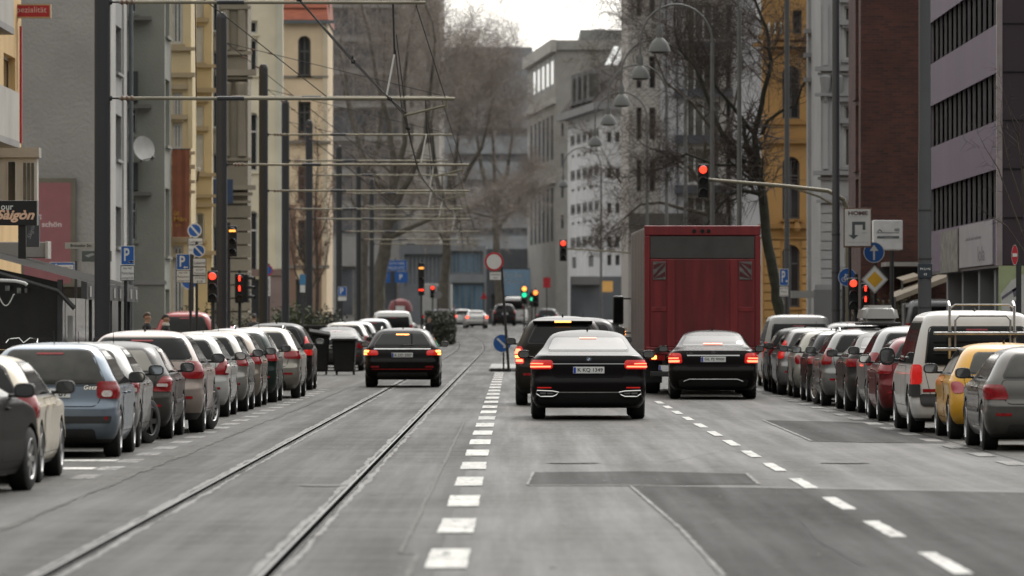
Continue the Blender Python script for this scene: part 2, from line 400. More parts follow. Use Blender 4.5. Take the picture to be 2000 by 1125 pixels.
# ---------------------------------------------------------------- car kit
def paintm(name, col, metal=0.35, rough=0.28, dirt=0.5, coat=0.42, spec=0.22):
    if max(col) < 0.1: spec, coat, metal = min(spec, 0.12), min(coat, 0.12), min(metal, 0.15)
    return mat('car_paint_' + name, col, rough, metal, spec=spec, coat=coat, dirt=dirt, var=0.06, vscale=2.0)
rubber = mat('tyre_rubber', (0.018, 0.018, 0.018), 0.8, var=0.3, vscale=12)
trim = mat('black_trim', (0.022, 0.022, 0.023), 0.5, var=0.2, vscale=8, dirt=0.25)
dark = mat('underbody', (0.008, 0.008, 0.008), 0.95)
glass = mat('car_glass', (0.008, 0.009, 0.009), 0.04, spec=0.5, ior=1.30, var=0.3, vscale=3)
glass_l = mat('car_glass_clear', (0.055, 0.054, 0.047), 0.05, spec=0.5, ior=1.36, var=0.35, vscale=3)
glass_b = mat('car_glass_pale', (0.24, 0.23, 0.20), 0.06, spec=0.5, ior=1.36, var=0.15, vscale=2)
chrome = mat('chrome', (0.75, 0.75, 0.74), 0.12, 1.0, var=0.05)
alloy = mat('alloy_rim', (0.42, 0.42, 0.42), 0.3, 0.85, var=0.2, vscale=8)
alloy_d = mat('dark_rim', (0.06, 0.06, 0.06), 0.4, 0.6, var=0.2, vscale=8)
redglass = mat('tail_lens', (0.20, 0.005, 0.008), 0.15, coat=0.5, emit=(1, 0.02, 0.02), estr=0.03, var=0.35, vscale=22)
redlit = mat('tail_lens_lit', (0.35, 0.01, 0.01), 0.12, coat=0.6, emit=(1, 0.03, 0.02), estr=0.30, var=0.35, vscale=22)
clearlens = mat('clear_lens', (0.62, 0.55, 0.52), 0.15, coat=0.5, var=0.3, vscale=30)
glow = mat('brake_glow', (0.8, 0.1, 0.05), 0.3, emit=(1.0, 0.13, 0.06), estr=5.5, var=0)
glow_o = mat('turn_signal_glow', (0.9, 0.35, 0.1), 0.3, emit=(1.0, 0.33, 0.07), estr=5.0, var=0)
glow_s = mat('brake_strip_glow', (0.8, 0.12, 0.06), 0.3, emit=(1.0, 0.2, 0.08), estr=3.2, var=0)
platem = mat('number_plate', (0.72, 0.72, 0.70), 0.45, var=0.06)
ink = mat('plate_ink', (0.015, 0.015, 0.015), 0.6)
eu = mat('plate_blue', (0.02, 0.06, 0.42), 0.5)
mirrorg = mat('mirror_glass', (0.35, 0.36, 0.36), 0.05, 0.9, var=0.1)

def rq(z0, z1, a0, a1, b0, b1, r=0.03, n=6):
    """rows (z, left, right) of a rounded quad: a at z0, b at z1"""
    zs = set([z0, z1]); r = min(r, (z1-z0)/2)
    for k in range(n+1):
        t = r*(1-math.cos(math.pi/2*k/n)); zs.add(z0+t); zs.add(z1-t)
    for k in range(1, 5): zs.add(z0+(z1-z0)*k/5)
    out = []
    for z in sorted(zs):
        t = (z-z0)/(z1-z0); dl = min(z-z0, z1-z)
        ins = r - math.sqrt(max(0, r*r-(r-dl)**2)) if dl < r else 0
        out.append((z, a0+(b0-a0)*t+ins, a1+(b1-a1)*t-ins))
    return out

class Shell:
    def __init__(s, L, W, H, rear, front, side, rr=0.2, rf=0.45, bow=0.05, fbow=0.18, rrz=None):
        s.L, s.W, s.H = L, W, H
        s.pr, s.pf, s.ps = rear, front, side
        s.R, s.Fr, s.S = pchip(rear), pchip(front), pchip(side)
        s.rr, s.rf, s.bow, s.fbow = rr, rf, bow, fbow
        s.cache = {}
    def ring(s, z):
        k = round(z, 5)
        if k in s.cache: return s.cache[k]
        yr, yf, w = s.R(z), s.L - s.Fr(z), s.S(z)
        r = min(s.rr, w*0.6, (yf-yr)*0.3); f = min(s.rf, w*0.6, (yf-yr)*0.3)
        pts = []
        sc = min(1, w/(s.W/2)*1.0)
        for i in range(8): x = (w-r)*i/8; pts.append((x, yr + s.bow*sc*(x/w)**2))
        y0 = yr + s.bow*sc*((w-r)/w)**2; ry = r*1.15
        for i in range(9): a = math.pi/2*i/8; pts.append((w-r+r*math.sin(a), y0+ry*(1-math.cos(a))))
        y1 = yf - s.fbow*sc*((w-f)/w)**2; fy = f*1.2
        ya, yb = y0+ry, y1-fy
        for i in range(1, 26): pts.append((w, ya+(yb-ya)*i/26))
        for i in range(9): a = math.pi/2*i/8; pts.append((w-f+f*math.cos(a), yb+fy*math.sin(a)))
        for i in range(1, 7): x = (w-f)*(1-i/6); pts.append((x, yf - s.fbow*sc*(x/w)**2 ))
        cum = [0.0]
        for a, b in zip(pts, pts[1:]): cum.append(cum[-1]+math.hypot(b[0]-a[0], b[1]-a[1]))
        s.cache[k] = (pts, cum); return s.cache[k]
    def zs(s):
        zz = sorted(set(round(p[0], 4) for p in s.pr+s.pf+s.ps)); out = []
        for a, b in zip(zz, zz[1:]):
            d = max((b-a)/0.05, abs(s.R(b)-s.R(a))/0.09, abs(s.Fr(b)-s.Fr(a))/0.22, abs(s.S(b)-s.S(a))/0.06); n = max(1, min(7, int(math.ceil(d))))
            out += [a+(b-a)*i/n for i in range(n)]
        return out+[zz[-1]]
    def P(s, u, z, mode='rear'):
        pts, cum = s.ring(z)
        if mode == 'side': return s.Q(u, z)
        q = abs(u); sg = 1 if u >= 0 else -1
        if mode == 'front': q = cum[-1]-q
        q = max(0, min(cum[-1], q)); i = 0
        lo, hi = 0, len(cum)-1
        while hi-lo > 1:
            m = (lo+hi)//2
            if cum[m] <= q: lo = m
            else: hi = m
        t = (q-cum[lo])/max(1e-9, cum[hi]-cum[lo])
        return Vector((sg*(pts[lo][0]+(pts[hi][0]-pts[lo][0])*t), pts[lo][1]+(pts[hi][1]-pts[lo][1])*t, z))
    def Q(s, y, z):
        pts, cum = s.ring(z)
        if y <= pts[0][1]: return Vector((0, pts[0][1], z))
        for a, b in zip(pts[3:], pts[4:]):
            if b[1] >= y: 
                t = (y-a[1])/max(1e-9, b[1]-a[1]); return Vector((a[0]+(b[0]-a[0])*t, y, z))
        return Vector((pts[-1][0], y, z))
    def N(s, u, z, mode, sg=1):
        e = 0.004
        du = s.P(u+e, z, mode)-s.P(u-e, z, mode); dz = s.P(u, min(z+e, s.H), mode)-s.P(u, z-e, mode)
        n = du.cross(dz)
        if n.length < 1e-12: return Vector((0, -1, 0))
        n.normalize()
        if mode == 'front': n = -n
        return n
    def patch(s, mb, rows, off, mode='rear', sg=1, nu=10):
        k = len(mb.v)
        for z, a, b in rows:
            for j in range(nu+1):
                u = a+(b-a)*j/nu; p = s.P(u, z, mode); n = s.N(u, z, mode)
                q = p+n*off
                if mode == 'side': q.x *= sg
                mb.v.append(q)
        for i in range(len(rows)-1):
            for j in range(nu):
                f = [k+i*(nu+1)+j, k+i*(nu+1)+j+1, k+(i+1)*(nu+1)+j+1, k+(i+1)*(nu+1)+j]
                if mode == 'side' and sg < 0: f = f[::-1]
                mb.f.append(f); mb.m.append(mb.mi)
    def body_mesh(s, wheels, wr, clad=0.24, wtop=None):
        """closed body with wheel arches cut out"""
        mb = MB(); zs = s.zs(); n = None; rings = []
        for z in zs:
            pts, _ = s.ring(z); loop = [(x, y) for x, y in pts] + [(-x, y) for x, y in pts[-2:0:-1]]
            k = len(mb.v); mb.v += [Vector((x, y, z)) for x, y in loop]; n = len(loop); rings.append(k)
        for a, b in zip(rings, rings[1:]):
            for j in range(n): mb.f.append([a+j, a+(j+1)%n, b+(j+1)%n, b+j])
        mb.f.append([rings[0]+j for j in range(n)][::-1]); mb.f.append([rings[-1]+j for j in range(n)])
        mb.m = [0]*len(mb.f)
        me = bpy.data.meshes.new('body'); me.from_pydata([tuple(p) for p in mb.v], [], mb.f)
        tmp = bpy.data.objects.new('body', me); COL.objects.link(tmp); cuts = []
        for wy in wheels:
            cb = MB(); cb.lathe([(wr, -s.W), (wr, s.W)], (0, wy, wr*0.86), 'x', 28)
            c = cb.build('cut', dark); cuts.append(c)
            md = tmp.modifiers.new('arch', 'BOOLEAN'); md.object = c; md.operation = 'DIFFERENCE'; md.solver = 'EXACT'
        dg = bpy.context.evaluated_depsgraph_get(); out = bpy.data.meshes.new_from_object(tmp.evaluated_get(dg))
        bpy.data.objects.remove(tmp)
        for c in cuts: bpy.data.objects.remove(c)
        out.name = 'body'
        return out

def profiles(kind, L, W, H, o):
    """rear, front and side profiles of the body types"""
    k = o.get('rake', 1.0); hw = W/2
    fr = [(.13,.22),(.2,.06),(.33,0),(.45,.03),(.55,.14),(.62,.5),(.665,1.0),(.70,1.22),(.85,1.7),(.93,2.02),(.97,2.28),(1,2.6)]
    sd = [(.13,.88),(.2,.955),(.30,.992),(.37,.997),(.42,.985),(.50,.987),(.575,1.0),(.60,1.0),(.625,.975),(.66,.955),(.69,.925),(.80,.83),(.90,.73),(.945,.65),(.975,.52),(.99,.36),(1,.12)]
    if kind in ('hatch', 'suv', 'wagon'):
        re = [(.13,.16),(.2,.05),(.33,0),(.43,.0),(.48,.045),(.6,.07),(.68,.11*k),(.8,.25*k),(.9,.40*k),(.945,.50*k),(.975,.68*k),(.99,.95),(1,1.3)]
        if kind == 'wagon': re = [(.13,.2),(.2,.06),(.33,0),(.43,.0),(.48,.05),(.6,.08),(.68,.14),(.8,.36),(.9,.56),(.945,.66),(.975,.8),(.99,1.05),(1,1.4)]
    elif kind == 'sedan':
        b = o.get('deck', .705)
        re = [(.13,.22),(.2,.07),(.32,.01),(.42,0),(.47,.03),(b-.10,.05),(b-.03,.07),(b,.10),(b+.014,.2),(b+.035,.5),(b+.055,.66),(.84,1.02*L/4.9),(.93,1.42*L/4.9),(.97,1.66*L/4.9),(.99,1.86*L/4.9),(1,2.0*L/4.9)]
        sd = [(.13,.88),(.2,.955),(.30,.992),(.36,.998),(.42,.985),(.52,.987),(.60,1.0),(.62,.998),(b-.045,.97),(b-.02,.945),(b+.01,.90),(b+.05,.84),(.80,.79),(.90,.69),(.945,.62),(.975,.5),(.99,.34),(1,.12)]
        fr = [(.13,.22),(.2,.06),(.33,0),(.45,.03),(.56,.16),(.63,.6),(.68,1.05),(.71,1.28),(.85,1.66),(.93,1.92),(.97,2.08),(1,2.35)]
    elif kind == 'van':
        re = [(.1,.14),(.15,.04),(.24,0),(.3,.02),(.45,.03),(.6,.05),(.8,.10),(.9,.15),(.95,.19),(.975,.27),(.99,.42),(1,.7)]
        fr = [(.1,.2),(.16,.05),(.25,0),(.38,.06),(.47,.3),(.52,.7),(.56,.95),(.75,1.35),(.9,1.65),(.96,1.9),(1,2.2)]
        sd = [(.1,.9),(.15,.96),(.3,1),(.48,1.0),(.56,.975),(.75,.90),(.9,.82),(.95,.78),(.975,.70),(.99,.58),(1,.3)]
    elif kind == 'egg':
        re = [(.13,.18),(.2,.06),(.33,0),(.42,.01),(.5,.06),(.6,.12),(.68,.19),(.8,.34),(.9,.5),(.945,.60),(.975,.76),(.99,.98),(1,1.25)]
        fr = [(.13,.2),(.2,.06),(.33,0),(.45,.05),(.55,.2),(.62,.5),(.665,.75),(.70,.9),(.85,1.3),(.93,1.55),(.97,1.75),(1,2.0)]
    re = [(z*H, y) for z, y in re]; fr = [(z*H, y*L/4.3) for z, y in fr]; sd = [(z*H, w*hw) for z, w in sd]
    return re, fr, sd

def make_wheel(parent, x, y, r, wid, sg, rimm, nsp=5, steer=0.0, name='wheel'):
    t = MB()
    t.lathe([(r*0.62, -wid/2), (r*0.90, -wid/2), (r*0.985, -wid*0.40), (r, -wid*0.25), (r, wid*0.25), (r*0.985, wid*0.40), (r*0.90, wid/2), (r*0.62, wid/2)], (0,0,0), 'x', 32, close=False)
    tw = t.build(name, rubber, parent, smooth=True); tw.location = (x, y, r); tw.rotation_euler = (0, 0, steer)
    m = MB(); o = sg*wid*0.42
    m.lathe([(r*0.66, sg*wid*0.49), (r*0.63, sg*wid*0.52), (r*0.58, sg*wid*0.44), (r*0.57, -sg*wid*0.3)], (0,0,0), 'x', 28, close=False)
    m.mi = 1; m.lathe([(r*0.57, sg*wid*0.1), (0.001, sg*wid*0.1)], (0,0,0), 'x', 20, close=False); m.mi = 0
    m.lathe([(r*0.17, sg*wid*0.1), (r*0.15, sg*wid*0.46), (0.001, sg*wid*0.47)], (0,0,0), 'x', 14, close=False)
    for i in range(nsp):
        a = 2*math.pi*i/nsp; ca, sa = math.cos(a), math.sin(a); hw0, hw1 = r*0.09*5/nsp+0.008, r*0.07*5/nsp+0.01
        def q(rad, off, ax): return (ax, ca*rad - sa*off, sa*rad + ca*off)
        x0, x1, xb = sg*wid*0.44, sg*wid*0.47, sg*wid*0.30
        vs = [q(r*.1,-hw0,x0), q(r*.1,hw0,x0), q(r*.6,hw1,x1), q(r*.6,-hw1,x1), q(r*.1,-hw0,xb), q(r*.1,hw0,xb), q(r*.6,hw1,xb), q(r*.6,-hw1,xb)]
        m.add(vs, [(0,1,2,3),(4,7,6,5),(0,4,5,1),(1,5,6,2),(2,6,7,3),(3,7,4,0)])
    m.build('rim', [rimm, dark], tw, smooth=True, angle=30)
    return tw

def make_plate(parent, sh, zc, text, wpl=0.52, hpl=0.11, y=None, dz=0.0, cx=0.0):
    yb = (sh.R(zc) if sh else y) - 0.012
    yb = min(yb, (sh.R(zc-hpl/2) if sh else y) - 0.012, (sh.R(zc+hpl/2) if sh else y) - 0.012)
    m = MB(); m.bbox(cx-wpl/2, cx+wpl/2, yb-0.008, yb+0.03, zc-hpl/2, zc+hpl/2, 0.006)
    p = m.build('number_plate', platem, parent)
    if text is not None:
        e = MB(); e.quad((cx-wpl/2+.006, yb-.0105, zc-hpl/2+.006), (cx-wpl/2+.046, yb-.0105, zc-hpl/2+.006), (cx-wpl/2+.046, yb-.0105, zc+hpl/2-.006), (cx-wpl/2+.006, yb-.0105, zc+hpl/2-.006)); e.build('country_band', eu, p)
        if text:
            t = MB(); put_text(t, text, cx+0.025, yb-0.011, zc, hpl*0.66, wpl*0.80, bold=0.012); t.build('lettering', ink, p)
    return p

def make_mirror(parent, sh, sg, y, z, col, w=0.21, h=0.145):
    p = sh.Q(y, z); x = p.x+0.075
    m = MB(); bm = bmesh.new(); bmesh.ops.create_uvsphere(bm, u_segments=16, v_segments=10, radius=1)
    for v in bm.verts:
        c = v.co; n = (abs(c.x)**3+abs(c.z)**3)**(1/3)
        k = max(abs(c.x), abs(c.z)); q = math.hypot(c.x, c.z)
        f = (q/n) if n > 1e-6 else 1
        v.co = Vector((c.x*f*w/2, max(c.y, -0.25)*0.13, c.z*f*h/2))
    m.bm(bm, Matrix.Translation((sg*(x+w/2), y, z+0.03)))
    m.bbox(sg*(p.x-0.01) if sg > 0 else -(x+0.05), x+0.05 if sg > 0 else sg*(p.x-0.01), y-0.02, y+0.05, z-0.04, z-0.005, 0.01)
    o = m.build('mirror', col, parent, smooth=True)
    g = MB(); g.disc((0,0,0), 1.0, 20)
    for v in g.v:
        f = 1/((abs(v.x)**4+abs(v.z)**4)**0.25); v.x, v.y, v.z = sg*(x+w/2)+v.x*f*w*0.40, y-0.0345, z+0.03+v.z*f*h*0.36
    g.build('mirror_glass', mirrorg, o)
    return o

def make_car(name, label, cat, loc, kind, L, W, H, paint_m, group=None, rz=0.0, wr=0.315, wb=None, ro=None, tail=None,
             plate='', plate_z=None, light=None, rimm=None, nsp=5, rake=1.0, deck=.705, belt=.665, glassm=None, rear_glass=None,
             rwin=None, mirror_m=None, clad=False, rails=False, spoiler=False, third=True, third_m=None, bumper=True, rr=None, doors=2,
             extras=None, wiper=False, handle=True, antenna=True, two_tone=None, bow=0.05, steer=0.0, tailgate=True, tail_m=None, rub=None, side_mirror_y=None):
    root = empty(name, loc, label, cat, group, rz)
    re, fr, sd = profiles(kind, L, W, H, dict(rake=rake, deck=deck))
    sh = Shell(L, W, H, re, fr, sd, rr=rr or (0.16 if kind == 'van' else 0.24 if kind in ('egg',) else 0.20), bow=bow)
    ro = ro or (0.72 if kind != 'sedan' else 1.05); wb = wb or L*0.605
    gm = glassm or glass; rimm = rimm or alloy
    me = sh.body_mesh((ro, ro+wb), wr+0.045)
    ar = wr+0.045; az = ar*0.86
    for q in (paint_m, trim, dark, two_tone or paint_m): me.materials.append(q)
    cl = (0.30 if clad else 0.215)
    for p in me.polygons:
        c = p.center; hit = 0
        for wy in (ro, ro+wb):
            d = math.hypot(c.y-wy, c.z-az)
            if d < ar+0.004 and abs(p.normal.x) < 0.5: hit = 2
            elif clad and d < ar+0.075 and c.z < az+ar+0.06 and abs(p.normal.x) > 0.4: hit = hit or 1
        if not hit and (c.z < cl): hit = 1
        if not hit and two_tone and c.z > H*0.93: hit = 3
        p.material_index = hit
    me.polygons.foreach_set('use_smooth', [True]*len(me.polygons)); me.set_sharp_from_angle(angle=R(50)); me.update()
    bo = bpy.data.objects.new('body', me); COL.objects.link(bo); bo.parent = root
    # wheels
    for yy, nm in ((ro, 'r'), (ro+wb, 'f')):
        for sg in (-1, 1):
            wdt = 0.20 if wr < 0.33 else 0.235
            make_wheel(root, sg*(W/2-wdt/2-0.012), yy, wr, wdt, sg, rimm, nsp, steer if nm == 'f' else 0.0)
    # side glass
    zb, zt = belt*H+0.012, (0.925 if kind != 'van' else 0.90)*H
    if kind == 'van': zb = 0.565*H
    cp = {'hatch': 0.30, 'suv': 0.30, 'wagon': 0.30, 'sedan': 0.24, 'van': 0.22, 'egg': 0.34}[kind]
    def lim(z):
        return sh.R(z)+cp+(0.0 if kind != 'sedan' else 0.06), L-sh.Fr(z)-0.16-(0.16 if kind == 'sedan' else 0.1)
    y_b0, y_b1 = lim(zb); bp = ro+wb*0.46 if doors == 2 else ro+wb*0.34
    if kind == 'van': cuts = [y_b0, ro+wb*0.30, ro+wb*0.66, y_b1]
    elif doors == 2: cuts = [y_b0, ro+0.22, bp, y_b1] if kind in ('wagon', 'suv') else [y_b0, bp, y_b1]
    else: cuts = [y_b0, bp, y_b1]
    for sg in (-1, 1):
        fm = MB(); rows = []
        for i in range(13):
            z = zb-0.012+(zt+0.02-zb+0.012)*i/12; a, b = lim(min(z, zt)); rows.append((z, a-0.035, b+0.03))
        sh.patch(fm, rows, 0.003, 'side', sg, 14)
        wf = fm.build('window_surround', trim if not two_tone else trim, root, smooth=True)
        for c0, c1 in zip(cuts, cuts[1:]):
            g = MB(); rows = []
            for i in range(11):
                z = zb+0.006+(zt-zb-0.012)*i/10; a, b = lim(z)
                l_ = max(a, c0+0.02) if c0 > cuts[0] else a; r_ = min(b, c1-0.02) if c1 < cuts[-1] else b
                if r_-l_ < 0.03: continue
                rows.append((z, l_, r_))
            if len(rows) > 2:
                sh.patch(g, rows, 0.007, 'side', sg, 6); g.build('side_window', gm, root, smooth=True)
        # doors: dark shut line under a panel standing just proud
        dz0, dz1 = 0.20*H+0.04, belt*H-0.02
        if kind == 'van': dz1 = 0.54*H
        ds = [(ro+ar+0.06 if kind not in ('van',) else ro+ar+0.05, bp), (bp+0.01, ro+wb-ar-0.05)] if doors == 2 else [(ro+wb*0.34, ro+wb-ar-0.05)]
        for d0, d1 in ds:
            dm = MB(); dm.mi = 1; sh.patch(dm, rq(dz0-.008, dz1+.008, d0-.010, d1+.010, d0-.010, d1+.010, 0.05), 0.0015, 'side', sg, 8)
            dm.mi = 0; sh.patch(dm, rq(dz0, dz1, d0, d1, d0, d1, 0.05), 0.004, 'side', sg, 8)
            dd = dm.build('door', [paint_m, dark], root, smooth=True)
            if handle:
                hz = belt*H-0.09; p = sh.Q(d0+0.14, hz); hm = MB(); hm.bbox(sg*p.x-0.012, sg*p.x+0.012, d0+0.06, d0+0.24, hz-0.014, hz+0.014, 0.008)
                for v in hm.v: v.x += sg*0.014
                hm.build('door_handle', paint_m, dd, smooth=True)
        if rub:
            rm = MB(); sh.patch(rm, rq(0.36*H, 0.40*H, ro+ar+.08, ro+wb-ar-.08, ro+ar+.08, ro+wb-ar-.08, 0.01), 0.012, 'side', sg, 8); rm.build('rub_strip', trim, root, smooth=True)
    # windscreen
    g = MB(); rows = []
    for i in range(9):
        z = 0.71*H+(0.93-0.71)*H*i/8 if kind != 'van' else 0.57*H+(0.93-0.57)*H*i/8
        a = sh.S(z)-0.10; rows.append((z, -a, a))
    sh.patch(g, rows, 0.004, 'front', 1, 12); g.build('windscreen', glass, root, smooth=True)
    # rear window
    if rwin is None:
        rwin = {'hatch': (.70, .905, .80, .74), 'suv': (.70, .905, .80, .74), 'wagon': (.69, .905, .82, .74), 'sedan': (deck+.065, .915, .86, .89), 'van': (.56, .86, .80, .84), 'egg': (.69, .89, .72, .70)}[kind]
    z0, z1, f0, f1 = rwin; a0, a1 = sh.S(z0*H)*f0, sh.S(z1*H)*f1
    fm = MB(); sh.patch(fm, rq(z0*H-.02, z1*H+.02, -a0-.025, a0+.025, -a1-.025, a1+.025, 0.06), 0.003, 'rear', 1, 16)
    rf = fm.build('rear_window', trim, root, smooth=True)
    g = MB(); sh.patch(g, rq(z0*H, z1*H, -a0, a0, -a1, a1, 0.05), 0.007, 'rear', 1, 16); g.build('glass', rear_glass or gm, rf, smooth=True)
    # seats and head restraints read through the clear glass as darker shapes
    if wiper:
        m = MB(); p = sh.P(0, z0*H+0.02)+Vector((0,-0.02,0)); q = sh.P(0.30, z0*H+0.05)+Vector((0,-0.02,0)); m.tube([p, q], 0.009, 5)
        m.tube([p+Vector((0,.02,0)), p+Vector((0,-.01,0))], 0.025, 8); m.build('rear_wiper', trim, root)
    # tailgate shut line
    if tailgate and kind != 'sedan':
        tz0 = 0.45*H if kind != 'van' else 0.30*H; w0 = sh.S(tz0)*0.70; w1 = sh.S(z0*H)*0.83
        dm = MB(); dm.mi = 1; sh.patch(dm, rq(tz0-.008, z0*H-.03, -w0-.009, w0+.009, -w1-.009, w1+.009, 0.07), 0.0015, 'rear', 1, 12)
        dm.mi = 0; sh.patch(dm, rq(tz0, z0*H-.038, -w0, w0, -w1, w1, 0.065), 0.004, 'rear', 1, 12); dm.build('tailgate', [paint_m, dark], root, smooth=True)
    if kind == 'sedan':
        tz0 = 0.47*H; tz1 = (deck-.005)*H; w0 = sh.S(tz0)*0.62; w1 = sh.S(tz1)*0.82
        dm = MB(); dm.mi = 1; sh.patch(dm, rq(tz0-.008, tz1, -w0-.008, w0+.008, -w1-.008, w1+.008, 0.07), 0.0015, 'rear', 1, 12)
        dm.mi = 0; sh.patch(dm, rq(tz0, tz1-.004, -w0, w0, -w1, w1, 0.065), 0.004, 'rear', 1, 12); dm.build('boot_lid', [paint_m, dark], root, smooth=True)
    # bumper: dark lower insert
    if bumper:
        bz0, bz1 = 0.145*H, 0.255*H
        if kind == 'van': bz0, bz1 = .11*H, .16*H
        w0 = sh.S(0.2*H)*0.72; m = MB(); sh.patch(m, rq(bz0, bz1, -w0, w0, -w0*.96, w0*.96, 0.04), 0.006, 'rear', 1, 12)
        b_ = m.build('bumper_insert', trim, root, smooth=True)
        for sg in (-1, 1):
            r_ = MB(); u0 = sh.S(.4*H)*0.62; sh.patch(r_, rq(.335*H, .362*H, min(sg*u0, sg*(u0+.2)), max(sg*u0, sg*(u0+.2)), min(sg*u0, sg*(u0+.2)), max(sg*u0, sg*(u0+.2)), 0.01), 0.007, 'rear', 1, 4)
            r_.build('reflector', redglass, b_)
    # tail lights: rows given as (z0, z1, in0, out0, in1, out1), fractions of H and metres from the corner
    tail = tail or [(.56, .70, -.20, .16, -.14, .14)]
    for sg in (-1, 1):
        first = None
        for t in tail:
            z0_, z1_, i0, o0, i1, o1 = t[:6]; mm = t[6] if len(t) > 6 else (tail_m or redglass)
            c0, c1 = sh.S(z0_*H), sh.S(z1_*H); ua, ub, va, vb = sg*(c0+i0), sg*(c0+o0), sg*(c1+i1), sg*(c1+o1)
            m = MB(); sh.patch(m, rq(z0_*H, z1_*H, min(ua, ub), max(ua, ub), min(va, vb), max(va, vb), t[7] if len(t) > 7 else 0.05), 0.012 if first is None else 0.016+0.002*len(t), 'rear', 1, 8)
            o = m.build('tail_light' if first is None else 'lens_segment', mm, root if first is None else first, smooth=True)
            if first is None: first = o
        if light:
            for t in light:
                z0_, z1_, i0, o0, i1, o1 = t[:6]; mm = t[6] if len(t) > 6 else glow
                if len(t) > 7 and t[7] != sg: continue
                c0, c1 = sh.S(z0_*H), sh.S(z1_*H); ua, ub, va, vb = sg*(c0+i0), sg*(c0+o0), sg*(c1+i1), sg*(c1+o1)
                m = MB(); sh.patch(m, rq(z0_*H, z1_*H, min(ua, ub), max(ua, ub), min(va, vb), max(va, vb), 0.012), 0.020, 'rear', 1, 8); m.build('lit_lamp', mm, first, smooth=True)
    # spoiler lip over the rear window
    zt_ = z1*H
    if spoiler:
        m = MB(); a_ = sh.S(.93*H)*0.93; k = 0; prof = []
        for j in range(13):
            u = -a_+2*a_*j/12; t = sh.P(u, .972*H); b_ = sh.P(u, .915*H); y0 = min(t.y, b_.y)
            lip = Vector((b_.x, b_.y-0.10, .945*H)); lipb = Vector((b_.x, b_.y-0.085, .925*H))
            m.v += [t+Vector((0,0.05,.006)), lip, lipb, b_+Vector((0,0.02,0))]
            if j:
                for q in range(3): m.f.append([4*(j-1)+q, 4*j+q, 4*j+q+1, 4*(j-1)+q+1]); m.m.append(0)
        m.f += [[0,1,2,3], [48,51,50,49]]; m.m += [0,0]; m.build('roof_spoiler', paint_m, root, smooth=True, angle=60)
    if third:
        tz = .935*H if spoiler else (z1*H-0.035); m = MB(); tw_ = 0.16
        if spoiler:
            b_ = sh.P(0, .915*H); m.bbox(-tw_, tw_, b_.y-0.105, b_.y-0.07, .926*H, .944*H, 0.004)
        else: sh.patch(m, rq(tz-.012, tz+.012, -tw_, tw_, -tw_, tw_, 0.01), 0.014, 'rear', 1, 6)
        m.build('third_brake_light', third_m or redglass, root)
    if rails:
        for sg in (-1, 1):
            zr = H*0.965; x = sh.S(zr)*0.98; y0, y1 = sh.R(zr)+0.15, L-sh.Fr(zr)+0.1; m = MB()
            m.tube([(sg*x, y0, zr), (sg*x, y0+.08, zr+.055), (sg*x, (y0+y1)/2, zr+.075), (sg*x, y1-.1, zr+.05), (sg*x, y1, zr)], 0.017, 6); m.build('roof_rail', rails if not isinstance(rails, bool) else chrome, root, smooth=True)
    if antenna:
        m = MB(); y0 = sh.R(.985*H)+0.12; m.tube([(0, y0+.10, H*.985), (0, y0, H*.985+.055), (0, y0-.012, H*.985+.06)] if (int(L*100)+int(W*100)) % 2 else [(0, y0, H*.985), (0, y0-.10, H*.985+.16)], [.022, .008, .004] if (int(L*100)+int(W*100)) % 2 else [.006, .003], 6)
        m.build('antenna', trim, root)
    my = side_mirror_y or (L-sh.Fr(belt*H)-(0.62 if kind not in ('van',) else 0.45)-(.2 if kind == 'sedan' else 0))
    for sg in (-1, 1): make_mirror(root, sh, sg, my, belt*H+0.05 if kind != 'van' else .60*H, mirror_m or paint_m, *((0.24, 0.27) if kind == 'van' else (0.21, 0.145)))
    if plate is not None: make_plate(root, sh, plate_z or (.55*H if kind != 'van' else .37*H), plate)
    if extras: extras(root, sh)
    return root, sh
